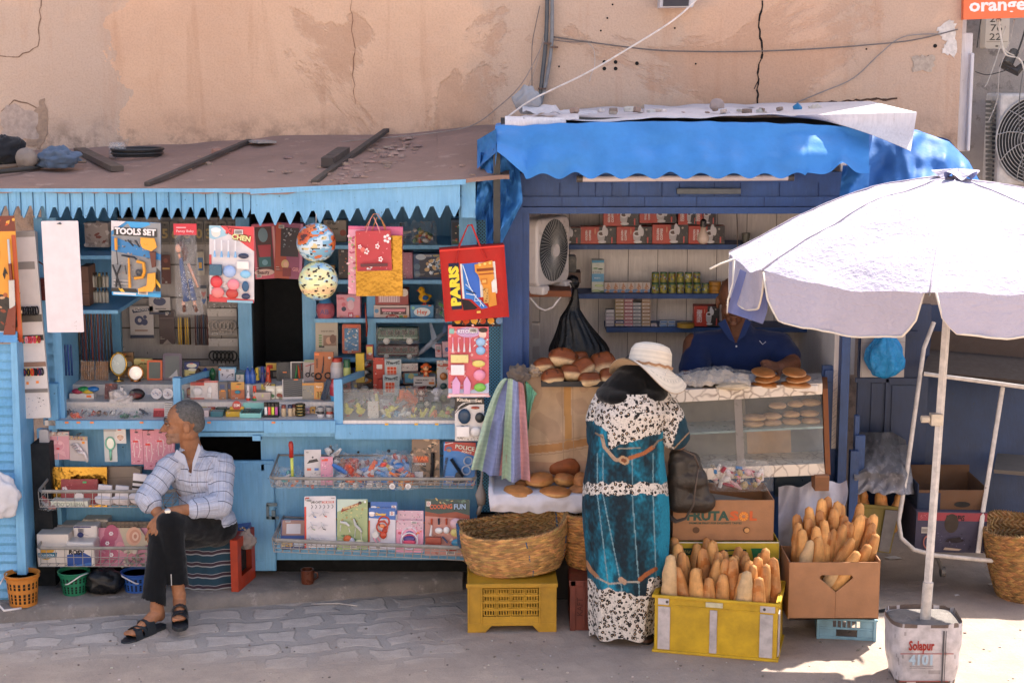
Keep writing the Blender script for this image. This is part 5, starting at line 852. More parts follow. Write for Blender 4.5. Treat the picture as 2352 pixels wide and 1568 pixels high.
toybag(800,898,862,946,1.0,'bag of green and red toy insects on the case step',['7a8a40','4a7a48','c04a30','b8a878','8a8678'],16,seed=51,rad=(.008,.016))
toybag(850,900,910,972,.92,'bag of pink and white baby rattles in the glass case',['d8a0b0','d8d4d4','c8788c','e0dcdc','d8d080'],14,seed=52)
toybag(898,886,962,940,1.0,'bag of orange toys with a green piece in the glass case',['e0622a','d8702c','e87a40','2c8a50'],12,seed=53,rad=(.012,.028))
toybag(872,920,936,974,.84,'bag with a pale blue rattle ring and yellow flowers',['8ab4d8','d8d070','7fb0d8','e0d8c8','d8dce0'],12,seed=54,rad=(.012,.024))
toybag(928,930,984,972,.84,'bag of toy footballs and green skittles',['d8d8d4','30302f','4a9a50','e08a60','d8d070','e8e4e0'],14,seed=55)
toybag(978,930,1042,972,.84,'bag of orange and yellow green plastic figures',['e8885a','f09a6a','c8d070','b8cc60','e0784a'],14,seed=56,rad=(.012,.026))
C('toy_strip','long printed paper strip leaning in front of the rattles','toy pack',845,920,870,972,.80,'c8c4c2',[('s',60,0,0,1,1,['2a2a2c','a83a30','8a8684'],.06)],rz=14)
# ================= rack goods
C('gift_bag','gold foil gift bag in clear film in the socks rack','gift bag',118,1072,246,1164,.72,'a8823a',GOLD and[],th=.03,lean=8,mt=GOLD)
C('gift_bag','dark red gift bag with white flowers in the socks rack','gift bag',140,1100,224,1160,.62,'8a2430',[('e',.1+.04*cos(a*1.25),.62+.07*sin(a*1.25),.035,.035,'d8c8c8')for a in range(5)]+[('s',20,.05,.05,.95,.95,['a84450','b86068'],.03),('r',.6,.85,.7,.92,'4aa868'),('e',.5,.3,.14,.14,'d8ccc8')],lean=10,th=.02)
C('sweater_box','box reading WHITECLOUD upside down at the bottom of the socks rack','box',117,1150,202,1164,.56,'c8ccc0',[('t','WHITECLOUD',.5,.5,.62,'8a9488',.86,180)],th=.08)
C('folder','open brown zip folder with a black edge in the socks rack','folder',232,1070,325,1160,.76,'1c1c1e',[('p',[(.03,0),(.93,0),(.97,.9),(.8,.98),(.2,.98),(.06,.9)],'7c6858'),('l',[(.15,.7),(.85,.72)],.01,'4a3c30')],lean=10,th=.02)
def sock(x0,y0,x1,y1,lb,st=False,Y=.60):
 s=ppm(x0,y1,Y);w=(x1-x0)*s;h=(y1-y0)*s;p=P((x0+x1)/2,y1,Y);r=T('socks_pack',lb,'socks',p,ry=R_(6))
 for i in range(3):m=M('dcd6da');m.ell((0,-.01*i,h*.16+.012*i),(w*.5,.03,h*.13),n=16);m.ob('folded_sock',CL,r,wd=False,sm=True)
 m=M('d8d2d4');m.bb((-w*.34,-.02,h*.3),(w*.36,-.005,h));m.ob('label_card',CARD,r,wd=False)
 m=M();m.bb((-w*.1,-.0245,h*.06),(w*.1,-.022,h*.09),'1c1c20')
 if st:
  for k in range(3):m.bb((-w*.34,-.0235,h*(.4+.16*k)),(w*.36,-.0215,h*(.47+.16*k)),'16161a')
 else:m.bb((-w*.3,-.0225,h*.42),(w*.3,-.021,h*.46),'a87868');m.bb((-w*.05,-.0225,h*.75),(w*.1,-.021,h*.78),'c8503a')
 m.obs('print',CARD,r,wd=False)
sock(218,1110,262,1160,'left pack of white socks with a beige band');sock(258,1112,300,1160,'middle pack of white socks with an orange sticker');sock(296,1084,340,1160,'right pack of white socks with black stripes',True)
toybag(95,1146,135,1166,.58,'small clear packs of red trinkets at the left end of the socks rack',['8a3a34','b0a8a4','a06a60'],8,seed=61)
def tissue(x0,y0,x1,y1,Y,lb,bg,els,th=.12):r=C('tissue_pack',lb,'tissue pack',x0,y0,x1,y1,Y,bg,els,th=th,mt=CARD);b=r.modifiers.new('bevel','BEVEL');b.width=.012;b.segments=3;return r
tissue(105,1205,175,1240,.78,'flat wrapped tissue pack at the back left','c4bab4',[('s',8,0,.2,1,.9,['d8d0ca','aca29c'],.1)])
tissue(88,1224,160,1300,.60,'toilet paper pack with an orange and teal print','d8cfc8',[('p',[(.05,.6),(.3,.62),(.55,.5),(.45,.42),(.1,.42)],'d09a3a'),('p',[(0,.28),(0,.42),(.62,.44),(.6,.3),(.3,.24)],'1c6a88'),('p',[(.1,.24),(.4,.26),(.3,.2)],'c8a040'),('t','DOUX EXTRA',.28,.35,.06,'d8e0e0',.5)],th=.14)
tissue(152,1243,218,1302,.58,'toilet paper pack reading ROSY in black over blue','dad2cc',[('p',[(.05,.05),(.9,.05),(.9,.42),(.6,.62),(.05,.5)],'1f4a94'),('p',[(.05,.05),(.9,.2),(.9,.1),(.5,.03)],'3f74b8'),('t','ROSY',.38,.6,.17,'101014',.55,-4,.06)],th=.14)
tissue(168,1206,224,1236,.68,'white tissue pack with a navy edge and barcode','d8d2d0',[('r',.05,.86,.75,.96,'2a2a6a')]+[('r',.22+.03*i,.5,.235+.03*i,.8,'3a3a5a')for i in range(8)]+[('e',.32,.32,.13,.11,'22306a'),('l',[(.15,.25),(.4,.38),(.65,.25)],.012,'22306a')],th=.10)
tissue(188,1192,248,1214,.80,'napkin pack with a crimped top at the back','c8beb2',[('s',20,0,.7,1,1,['a89e94','dcd4ca'],.05)])
C('tablecloth_pack','pink circle patterned tablecloth pack in the lower left rack','tablecloth',218,1212,345,1300,.66,'c0788e',[('e',.28,.85,.13,.16,'a84468'),('e',.22,.6,.13,.16,'a84468'),('e',.3,.3,.12,.15,'b05070'),('e',.1,.2,.1,.12,'b05070'),('e',.45,.5,.08,.1,'d88a98')]+[('e',x+.025*cos(a*1.05),y+.035*sin(a*1.05),.015,.015,'e8d8dc')for x,y in((.28,.85),(.22,.6),(.3,.3))for a in range(6)]+[('p',[(.42,1),(.8,1),(1,.6),(.6,.3),(.5,.7)],'b8a890'),('s',30,.5,.0,1,.5,['6a6a58','8a8070','c8b8a8','4a4c40'],.06),('e',.7,.78,.14,.17,'d8a488'),('e',.72,.78,.10,.12,'c88a70'),('e',.73,.78,.06,.08,'e0b8a0'),('e',.73,.78,.03,.04,'b87860')],th=.05,lean=16)
C('tablecloth_pack','brown plaid edged tablecloth pack behind the pink one','tablecloth',246,1198,345,1225,.72,'6a5444',[('r',0,.3,1,.45,'8a7460'),('r',0,.7,1,.8,'3a2c24')]+[('r',.1*i,0,.1*i+.03,1,'4a3a30')for i in range(10)],th=.05,lean=10)
def wand():
 p=P(669,1098,.62);r=T('toy_wand','red and yellow bubble wand standing in the upper right rack','toy',p);m=M('a82a1e');s=.0024;m.tube([P(669,1050,.62),P(669,1030,.62),P(668,1020,.62),P(668,1013,.62)],[.012,.012,.014,.008],n=12);m.ell(P(668,1022,.62),(.014,.013,.018),n=12);m.ob('wand_handle',PL,r,sm=True);m=M('c8d060');m.tube([P(670,1050,.62),P(672,1100,.62)],[.009,.008],n=10);m.ob('wand_tube',PL,r,sm=True)
wand()
toybag(630,1070,690,1116,.66,'clear bag with rainbow striped toys at the left end of the upper right rack',['d84a40','e87a3a','3a9aa0','d8d4d4','c8c8cc','5a90b8'],12,seed=71)
C('toy_pack','bagged white toy airliner in the upper right rack','toy pack',700,1032,738,1112,.66,'c8c2c2',[('p',[(.15,.6),(.85,.66),(.75,.74),(.3,.7)],'22262c'),('e',.5,.78,.06,.06,'4a4a50'),('r',.15,.4,.4,.47,'c8604a'),('r',.6,.4,.85,.47,'4a7ab8'),('s',24,.1,.02,.9,.35,['a8a4a4','6a6a6e','d8d4d4'],.07)],lean=8,rz=4,mt=CARD)
C('toy_pack','pink pack of hearts and lollipops beside the white airliner pack','toy pack',737,1048,765,1114,.64,'c88aa0',[('s',20,.1,.1,.9,.9,['d84a50','4a9a80','e8c8d0','7a5a90'],.08),('r',.1,.85,.6,.93,'d8442c')],lean=6,rz=3)
toybag(748,1020,778,1066,.74,'black and white spotted toy pack standing behind the cars',['d8d4d0','2c2a2a','b0a8a4'],12,seed=75)
toybag(766,1050,870,1118,.66,'bag of red and blue toy racing cars, left of the two big bags',['b03a24','d8602c','3a6ab0','c8c4c8','a82c20','7aa8c8'],26,seed=72,wheels=3,rad=(.012,.03))
toybag(850,1044,960,1118,.68,'bag of blue toy tractors with a white balloon',['3f7ab8','5a94cc','d8402c','d8d4d4','c8a838','8ab0cc'],26,seed=73,wheels=3,rad=(.012,.03))
toybag(890,1068,950,1118,.60,'small bag of orange toy diggers with blue wheels',['d87028','c8601f','d89a40','3a7ab8'],16,seed=74,wheels=2)
toybag(772,1040,862,1100,.80,'bag of red and orange toy trucks at the back of the upper right rack',['c8402a','e07a30','d8d0cc','3a6ab0','a82c20'],18,seed=91,rad=(.014,.03))
toybag(860,1034,944,1098,.80,'bag of blue and yellow toy aeroplanes at the back of the upper right rack',['2f6ab0','e0b040','d8d4d8','5a94cc','c8402a'],18,seed=92,rad=(.014,.03))
toybag(692,1062,745,1114,.74,'bag of white and grey toy cars behind the airliner pack',['d8d4d4','8a8a90','3a3a44','c84030'],12,seed=93,rad=(.012,.024))
C('flashlight_card','camouflage blister card with a black torch, lettered WAR','toy pack',946,1008,1010,1114,.72,'7c6450',[('s',46,0,0,1,1,['3a302a','a88468','1e1c1c','c8a888','5a4c3c'],.13),('r',.05,.5,.6,.62,'a84420'),('t','WAR',.33,.58,.1,'e0703a',.5),('t','INVINCIBLE',.3,.46,.04,'d8d0c8',.4),('r',.1,.12,.4,.3,'c8c4c4'),('L',[(.76,.72),(.76,.4),(.7,.1)],[.13,.12,.11],'1a1a1c','flashlight')],lean=8,rc=.05)
C('police_toy_card','blue and red toy card reading POLICE FORCE with handcuffs and a pistol','toy pack',1018,1015,1092,1114,.70,'2f7ac0',[('p',[(.05,1),(1,1),(1,.68),(.45,.8),(.02,.8)],'b83a30'),('l',[(.02,.94),(.3,.99)],.02,'e8e0dc'),('t','POLICE',.66,.87,.10,'6a1a14',.6,-8,.08),('t','POLICE',.66,.87,.095,'e8d8c8',.6,-8,.03),('t','FORCE',.72,.77,.045,'e8d8c8',.3,-8),('e',.17,.84,.1,.08,'5a6a90'),('e',.17,.81,.07,.05,'a8745a'),('t','WEAPONS SERIES',.06,.42,.055,'161a22',.62,80,.03),('R',.78,.58,.13,.025,'a8b0c0','toy_handcuff'),('R',.72,.36,.13,.025,'a8b0c0','toy_handcuff'),('L',[(.25,.62),(.62,.22)],.09,'1a2028','toy_pistol'),('P',[(.4,.3),(.55,.36),(.7,.1),(.3,.02)],'26303c','toy_grip'),('s',30,.1,0,1,.16,['d8602c','d8d4d0','2c5aa0','a83a28'],.05)],lean=8,rz=-4)
C('puzzle_box','blue edged puzzle box lying in the lower right rack','toy box',644,1192,700,1258,.58,'5a5a78',[('r',.05,.45,.95,.97,'a88070'),('r',.22,.5,.8,.85,'d0c8c8'),('r',0,.34,1,.42,'2f4a8a'),('r',.02,.05,.5,.3,'c8a050'),('s',24,.02,.05,.5,.3,['a83a28','3a2a20','d8c8a0'],.06),('r',.55,.05,.95,.3,'c8ccd0')],th=.06,lean=25)
def LR(x0,y0,x1,y1,lb,bg,els,**k):return C('toy_blister_card',lb,'toy pack',x0,y0,x1,y1,.52+k.pop('dY',0),bg,els,lean=k.pop('lean',10),rc=k.pop('rc',.03),**k)
LR(700,1139,772,1257,'white blister card of small jets reading DIE-CAST CAR MODEL','d6d0d2',[('p',[(0,.0),(.06,0),(.06,.8),(.0,.8)],'c83a2c'),('r',.03,.92,.16,.98,'b8382e'),('t','DIE-CAST',.38,.885,.042,'26262a',.34,0,.03),('r',.56,.865,.94,.905,'b8382e'),('t','CAR MODEL',.75,.885,.032,'e8dcd8',.34),('r',.85,.955,.97,.965,'8a6a64')]+[('l',[(.22+.13*i,.76),(.27+.13*i,.80),(.22+.13*i,.84)],.025,'8a8688')for i in range(6)]+[q for i,(u,v,c)in enumerate(((.28,.66,'4a74b8'),(.62,.67,'c8502c'),(.24,.42,'6a8a60'),(.58,.42,'3a3c44'),(.2,.16,'8a8a8e'),(.5,.16,'c85a48')))for q in(('L',[(u-.04,v+.09),(u+.05,v-.04)],[.03,.018],'dcd8da','toy_jet'),('l',[(u-.14,v-.05),(u+.02,v+.03),(u+.17,v+.01)],.03,'c0bcc0'),('l',[(u+.02,v-.05),(u+.1,v-.07)],.03,c),('l',[(u,v+.0),(u+.03,v-.05)],.04,'2c2e34'))]+[('l',[(.2+.15*i,.03),(.25+.15*i,.06),(.2+.15*i,.09)],.02,'6a686c')for i in range(5)],rz=3)
LR(774,1146,844,1262,'green safari blister card with toy animals','9aa878',[('p',[(0,1),(0,.75),(.4,.85),(1,1)],'b8c8b8'),('s',26,.1,.55,.95,.85,['c8b878','7a9060','a88a50'],.06),('p',[(.12,.74),(.7,.88),(.74,.94),(.16,.82)],'8a3a24'),('t','Animal World',.43,.85,.055,'e0c890',.5,12,.03),('e',.75,.93,.06,.05,'3a241c'),('s',20,0,0,1,.3,['5a8a58','6a4a30','8aa870'],.08),('r',.88,.93,.95,.97,'e0e4dc'),('L',[(.12,.56),(.3,.54),(.42,.48)],[.06,.08,.06],'dcd8d0','toy_dog'),('L',[(.14,.5),(.12,.38)],.025,'dcd8d0','toy_dog_leg'),('L',[(.4,.44),(.44,.36)],.025,'dcd8d0','toy_dog_leg'),('e',.2,.56,.03,.03,'222'+'222'),('e',.34,.52,.025,.02,'222'+'222'),('L',[(.56,.62),(.62,.5),(.76,.42),(.82,.36)],[.05,.07,.08,.05],'c8c6c0','toy_zebra'),('L',[(.8,.36),(.82,.2)],.022,'c8c6c0','toy_zebra_leg'),('L',[(.62,.44),(.6,.26)],.022,'c8c6c0','toy_zebra_leg')]+[('l',[(.56+.05*i,.64-.06*i),(.64+.05*i,.56-.06*i)],.014,'2a2a2c')for i in range(5)]+[('E',.36,.22,.14,.13,'c8602c','toy_hen'),('E',.48,.18,.12,.12,'b8b4c0','toy_goose'),('E',.75,.15,.15,.10,'e0d8a8','toy_duck')],rz=-1,dY=-.01)
for j in(1,0):LR(846+j*4,1152+14*(1-j),908+j*4,1262-j*8,('front','back')[j]+' one of the two blue doctor play set cards','c8c4cc',[('p',[(0,1),(0,.76),(1,.72),(1,1)],'2f62a8'),('r',.78,.82,.96,.92,'d8d4d4'),('t','D',.87,.87,.07,'b83a30',.08),('t','Doctor',.45,.85,.06,'e8b83c',.4,0,.06),('e',.12,.84,.1,.07,'e0d0c8'),('e',.12,.88,.11,.04,'ece8ec'),('r',0,0,.05,.7,'c05a34'),('R',.52,.56,.2,.035,'b84428','toy_stethoscope'),('E',.52,.58,.1,.07,'e08858','toy_face'),('E',.56,.36,.13,.14,'b83e24','toy_body'),('P',[(.12,.38),(.32,.48),(.42,.34),(.22,.24)],'c8c4c0','toy_chart'),('L',[(.2,.3),(.38,.12)],.05,'e8a0b0','toy_syringe')],rz=-3,dY=.02*(j)-.01)
for j in(1,0):LR(909+j*2,1172+22*(1-j),972,1268-8*j,('front','back')[j]+' one of the two pink toy bag cards','d890a8',[('r',0,.7,1,1,'c8a4b0'),('s',30,0,.72,1,1,['b8607a','e8ccd0','8a7a80','c87a90'],.05),('R',.5,.36,.3,.03,'dcd4da','toy_handbag_strap'),('E',.5,.42,.22,.13,'4a3a78','toy_tray'),('E',.5,.32,.22,.15,'e04a6a','toy_bag'),('e',.14,.6,.07,.05,'b8405a'),('s',6,.7,.58,.95,.66,['d85a30','e08a50'],.06)],dY=.02*j-.01,rz=-3)
LR(975,1146,1078,1276,'large green topped toy cookware card reading COOKING FUN','c0847a',[('p',[(0,1),(1,1),(1,.72),(.7,.78),(.3,.74),(0,.78)],'24403e'),('p',[(0,.78),(.3,.74),(.7,.78),(1,.72),(1,.66),(0,.7)],'8a3a24'),('r',.03,.87,.13,.96,'c8c4bc'),('t','D',.08,.915,.05,'b83a30',.05),('t','COOKING',.36,.865,.085,'14201e',.5,2,.09),('t','COOKING',.36,.865,.08,'c85a3a',.5,2,.03),('t','FUN',.78,.87,.095,'0e1820',.26,2,.09),('t','FUN',.78,.87,.09,'8aa8c8',.26,2,.03),('s',16,.2,.92,.9,1,['5a7a68','c8a868','3a5a50'],.05),('s',30,.02,.0,.98,.65,['d0a090','e0bcb0','a86a5c'],.05),('L',[(.16,.66),(.16,.56)],.04,'b04a2c','toy_handle'),('L',[(.32,.67),(.32,.56)],.04,'2a3444','toy_handle'),('L',[(.49,.67),(.49,.56)],.04,'b04a2c','toy_handle'),('L',[(.16,.54),(.14,.36)],[.03,.06],'dedad8','toy_knife'),('E',.32,.45,.09,.07,'e4e0de','toy_ladle'),('E',.49,.46,.07,.08,'e4e0de','toy_spoon'),('E',.7,.58,.14,.12,'d8b0b4','toy_plate'),('E',.68,.42,.10,.09,'d8c878','toy_pasta'),('B',.04,.2,.38,.34,.025,'9a3826','toy_stove'),('E',.21,.26,.1,.08,'dcb4b0','toy_burner'),('E',.75,.24,.15,.09,'3f8fb0','toy_pan'),('E',.6,.14,.15,.07,'a03a28','toy_pot'),('L',[(.4,.35),(.52,.24)],.03,'4a6488','toy_fork')],rz=-3)
C('toy_box','black framed board game standing behind the safari card','toy box',800,1152,856,1255,.66,'25272b',[('r',.05,.03,.9,.97,'5a5e60')],lean=8)
# ================= under the racks
def colander(x,y0,y1,r0,r1,Y,lb,c,hand='d8d0cc',hs=1):
 s=ppm(x,y1,Y);h=(y1-y0)*s;R0=r0*s;R1=r1*s;p=P(x,y1,Y);p.z=max(.07,0);r=T('plastic_basket',lb,'basket',p)
 m=M(c);n=40;rows=9
 def pt(i,t,ro=0):a=2*PI*i/n;q=ax(R1,R0,t)+ro;return(q*cos(a),q*sin(a),h*t)
 for j in range(rows):
  for i in range(n):
   t0,t1=j/rows,(j+1)/rows
   if 1<=j<=6 and j!=4 and i%2==0 and(j%1==0):
    if j in(1,2,3,5,6):
     m.quad([pt(i,t1-.02),pt(i+1,t1-.02),pt(i+1,t1),pt(i,t1)]);continue
   m.quad([pt(i,t0),pt(i+1,t0),pt(i+1,t1),pt(i,t1)])
 m.lathe([(R0*1.0,h*.86),(R0*1.06,h*.87),(R0*1.06,h*.9),(R0*1.0,h*.91),(R0*1.03,h*.97),(R0*1.09,h*.98),(R0*1.09,h),(R0*1.0,h),(R0*.97,h*.86)],None,40);m.lathe([(0,.004),(R1,.004)],None,40)
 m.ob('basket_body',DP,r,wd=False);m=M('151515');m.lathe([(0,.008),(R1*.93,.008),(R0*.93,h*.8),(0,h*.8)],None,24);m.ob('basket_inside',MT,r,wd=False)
 m=M(hand);m.tube([(hs*R0*1.05,-.03,h*.95),(hs*R0*.7,-R0*1.0,h*.95),(hs*R0*-.1,-R0*1.12,h*.62),(hs*-R0*.3,-R0*1.1,h*.6)]if hs!=2 else[(-R0*.95,0,h*.98),(-R0*1.25,-.06,h*.7),(-R0*1.15,-.1,h*.15),(-R0*.7,-.14,.01),(R0*.2,-R0*1.1,.008)],.006,n=6,flat=.5);m.ob('handle',PL,r,wd=False,sm=True)
colander(54,1310,1384,37,31,.40,'orange plastic basket with a white handle at the far left','c27a2a',hs=2);colander(172,1312,1366,34,26,.58,'green plastic basket under the tissue rack','1f7a58',hs=1);colander(318,1312,1356,36,30,.64,'blue plastic basket beside the black sack','2a5cae',hs=-1)
def lump(name,lb,cat,x0,y0,x1,y1,Y,col,mt,zg=.07,amp=.25,dep=.7,seed=1,pa=None,n=40,fq=2.2,sharp=0):
 a=P(x0,y1,Y);b=P(x1,y0,Y);rx=(b.x-a.x)/2;cz=zg;h=b.z-zg;m=M(col)
 def f(u,v):
  th=PI*v;ph=2*PI*u;d=Vector((sin(th)*cos(ph),sin(th)*sin(ph),-cos(th)));k=1+amp*nz(d.x*fq+seed,d.y*fq,d.z*fq)+amp*.5*abs(nz(d.x*fq*2.6,d.y*fq*2.6+seed,d.z*fq*2.6))-(sharp*abs(nz(d.x*7,d.y*7,d.z*3+seed)))
  z=max(0,(h*.5)+d.z*h*.56*k);return Vector(((a.x+b.x)/2+d.x*rx*k,Y+d.y*rx*dep*k,cz+z))
 m.grid(f,n,n//2+6,wrap=True);return m.ob(name,mt,pa,sm=True,lb=lb,cat=cat)
lump('garbage_bag','black knotted plastic sack between the green and blue baskets','plastic sack',198,1308,282,1366,.58,'121316',BAG,amp=.2,seed=4,sharp=.12)
def mug():
 p=P(706,1314,.75);p.z=.07;r=T('mug','brown clay mug on the pavement under the lower right rack','mug',p);m=M('5a2e1c');m.lathe([(0,0),(.034,0),(.037,.03),(.035,.06),(.037,.08),(.033,.08),(.031,.01),(0,.01)],None,24);m.ob('mug_body',PL,r,wd=False,sm=45);m=M('5a2e1c');m.tube([(.034,0,.065),(.055,0,.06),(.058,0,.035),(.036,0,.018)],.005,n=8);m.ob('handle',PL,r,wd=False,sm=True)
mug()
def stool():
 m=M('b03a1c');r=T('plastic_crate','red orange plastic crate behind the striped seat','crate',(P(557,1340,.8).x,.78,.07));Y0,Y1=.66,.95
 a=P(532,1350,.68);b=P(548,1232,.68);c=P(586,1232,.9)
 pts=[(P(531,1340,.6).x,.60),(P(548,1340,.6).x,.595),(P(587,1330,.85).x,.855),(P(540,1330,.85).x,.855)];h=.29
 m.add([(x,y,.07)for x,y in pts]+[(x,y,.07+h)for x,y in pts],[(3,2,1,0),(4,5,6,7),(0,1,5,4),(2,3,7,6),(3,0,4,7)]);
 A=Vector((pts[1][0],pts[1][1],.07));B=Vector((pts[2][0],pts[2][1],.07));U=B-A
 def fq(u0,u1,v0,v1,off=0):
  return[A+U*u0+Vector((off,0,h*v0)),A+U*u1+Vector((off,0,h*v0)),A+U*u1+Vector((off,0,h*v1)),A+U*u0+Vector((off,0,h*v1))]
 for q in((0,.2,0,1),(.8,1,0,1),(.2,.8,0,.25),(.2,.8,.82,1)):m.quad(fq(*q))
 m.ob('crate_body',DP,r);m=M('1a0c08');m.quad(fq(.2,.8,.25,.82,-.03));m.ob('hand_hole',MT,r)
 m=M();
 x0=P(418,1350,.62).x;x1=P(536,1350,.62).x
 def cf(u,v):
  t=(v*4.55)%1
  if t<.10:return '9c9ea2'
  if t<.34:return '42323c'
  if t<.42:return '9c9ea2'
  return '2a4454'
 def f(u,v):
  x=ax(x0,x1,u);zz=ax(.075,.37,v);fold=.010*sin(u*9)+.012*nz(u*6,v*3)+(.03*(u>.72)*(u-.72)*3)
  return Vector((x,.62+fold+(.02 if v>.95 else 0),zz+.006*nz(u*7,v)))
 m.grid(f,60,91,cf_=cf);m.grid(lambda u,v:Vector((ax(x0,x1,u),ax(.64,.95,v),.37+.006*nz(u*5,v*5))),10,10,'2a4454')
 m.grid(lambda u,v:Vector((x1+.01*nz(v*4,u),ax(.63,.95,u),ax(.1,.37,v))),10,40,cf_=lambda u,v:cf(u,v*.9+.1));m.grid(lambda u,v:Vector((x0,ax(.63,.95,u),ax(.1,.37,v))),10,40,cf_=lambda u,v:cf(u,v))
 m.ob('striped_blanket',CL,sm=40,lb='blue and maroon striped blanket draped over the stool the man sits on',cat='blanket')
 m=M('3a342e');m.bb((x0+.02,.66,.071),(x1-.02,.9,.364));m.ob('stool',MT,lb='low box stool hidden under the striped blanket',cat='stool')
 C('seat_cushion','folded blue and brown patterned mat on the red crate','mat',500,1212,574,1238,.78,'2a5a9a',[('s',50,.0,.0,1,1,['8a6a4a','d0c8b8','1f4a8a','5a3a28','b8a888'],.06)],th=.16,mt=CL,ry=-6)
 lump('rag','grey torn rag hanging over the red crate','rag',550,1222,584,1256,.70,'8a807c',CL,zg=P(560,1260,.7).z,amp=.5,seed=8,dep=.4)
stool()
lump('plastic_bag','white carrier bag poking in at the far left edge','plastic bag',-60,1094,38,1190,.35,'c8c8ce',TARP,zg=P(0,1188,.35).z,amp=.25,seed=3,dep=.4)
rf_=random.Random(99);cn={'a83a34':'red','2f6aa8':'blue','3a7a50':'green','c8923c':'orange','c9a0ac':'pink','8a8a90':'grey','d8c860':'yellow','5a4a7a':'purple','cfc8c0':'white','2c2c34':'black'}
def filler(x0,x1,yb,Y,place,hmin,hmax,wmin=12,wmax=26,z=None):
 x=x0;k=0
 while x<x1-8:
  w=rf_.uniform(wmin,wmax);h=rf_.uniform(hmin,hmax);c=rf_.choice(list(cn));c2=rf_.choice(list(cn));k+=1
  C('small_box','small %s box, %s print, %s from the left %s'%(cn[c],cn[c2],('one','two','three','four','five','six','seven','eight','nine','ten','eleven','twelve','thirteen')[min(12,k-1)],place),'box',x,yb-h,min(x+w,x1),yb,Y+rf_.uniform(-.02,.03),c,[('r',.1,.5,.9,.9,c2),('e',rf_.uniform(.3,.7),.5,.25,.2,rf_.choice(list(cn))),('s',14,.05,.05,.95,.95,list(cn),.07),('r',.1,.1,.7,.16,'d8d4d0')],th=.05,z=z,ry=rf_.uniform(-3,3),lean=rf_.uniform(0,8));x+=w+rf_.uniform(0,3)
filler(724,845,871,1.5,'under the fourth shelf',14,30);filler(848,1035,871,1.5,'low under the toy buses',12,26);filler(806,925,642,1.6,'behind the gift bags',30,60);filler(806,892,562,1.65,'on the top toy shelf',24,44);filler(724,776,642,1.6,'on the second toy shelf',30,58)
filler(1000,1042,820,1.35,'behind the pink card',20,40);filler(842,858,832,1.3,'beside the toy bus',20,50)
filler(425,545,866,1.40,'behind the clocks',10,22,z=zb+.002);filler(590,700,884,1.38,'behind the torches',16,30,z=zb+.002);filler(786,1040,905,1.30,'at the back of the glass case',14,34,z=zm-.015)
filler(430,460,936,1.05,'beside the bulb cards',18,30,z=zm+.002);filler(700,762,962,.9,'beside the gold tins',8,18,8,14,z=zf+.002);filler(512,600,950,.92,'behind the display box',8,14,8,14,z=zf+.002)
# ================= BREAD STALL GOODS
def fc(p,q,base):return base
def fan():
 Y=1.25;r=T('box_fan','cream box fan standing turned sideways on the wooden bracket in the bread stall','fan',P(1250,668,Y));s=ppm(1250,600,Y);p0=P(1250,668,Y)
 R=Matrix.Rotation(R_(60),4,'Z');m=M('c9c2be');m.T=R;w=.19;h=.42
 pts=[];
 for cx,cz,a in((w-.05,.09,-90),(w-.05,h-.05,0),(-w+.05,h-.05,90),(-w+.05,.09,180)):
  for k in range(5):t=R_(a+22.5*k);pts.append((cx+.05*cos(t),cz+.05*sin(t)))
 m.prism(pts,-.06,.07);m.bb((-w*.9,-.09,0),(-w*.5,.09,.05));m.bb((w*.5,-.09,0),(w*.9,.09,.05));m.ob('fan_housing',PL,r,wd=False,bev=.012,sm=40)
 m=M('34383c');m.T=R;m.quad([(.165*cos(t*PI/16),-.0615,.235+.175*sin(t*PI/16))for t in range(32)]);m.ob('fan_opening',MT,r,wd=False)
 m=M('a0a09e');m.T=R
 for t in range(48):a=t*PI/24;m.tube([(.03*cos(a),-.072,.235+.03*sin(a)),(.10*cos(a+.25),-.072,.235+.10*sin(a+.25)),(.165*cos(a+.4),-.066,.235+.175*sin(a+.4))],.0014,n=4)
 m.ob('grille',PL,r,wd=False);m=M('c9c2be');m.T=R;m.tube([(0,-.08,.235),(0,-.062,.235)],.036,n=20);m.ob('hub',PL,r,wd=False,sm=40)
fan()
m=M('7a4a30');pb(m,1215,668,1312,682,1.1,1.5);br=m.ob('wall_bracket_shelf',PAPER,lb='small brown wooden bracket shelf carrying the fan',cat='shelf')
m=M('d8d0cc');m.tube([P(1218,684,1.1),P(1235,705,1.1),P(1252,713,1.1),P(1270,705,1.1),P(1286,684,1.1),P(1290,680,1.12)],.006,n=8);m.ob('bracket_wire',ME,br,sm=True)
C('radio','black portable case on the small shelf behind the fan','case',1284,588,1324,626,1.5,'17191b',[('r',.1,.1,.9,.14,'2c2e30'),('r',.1,.85,.9,.88,'2c2e30')],th=.08,mt=PL,rc=.12)
C('carton','brown carton under the black case','box',1288,626,1334,650,1.5,'6a564a',[],th=.15,mt=PAPER)
lump('black_bag','crumpled black plastic piece under the carton','plastic bag',1300,635,1330,662,1.4,'0e0f12',BAG,zg=P(1300,662,1.4).z,seed=6)
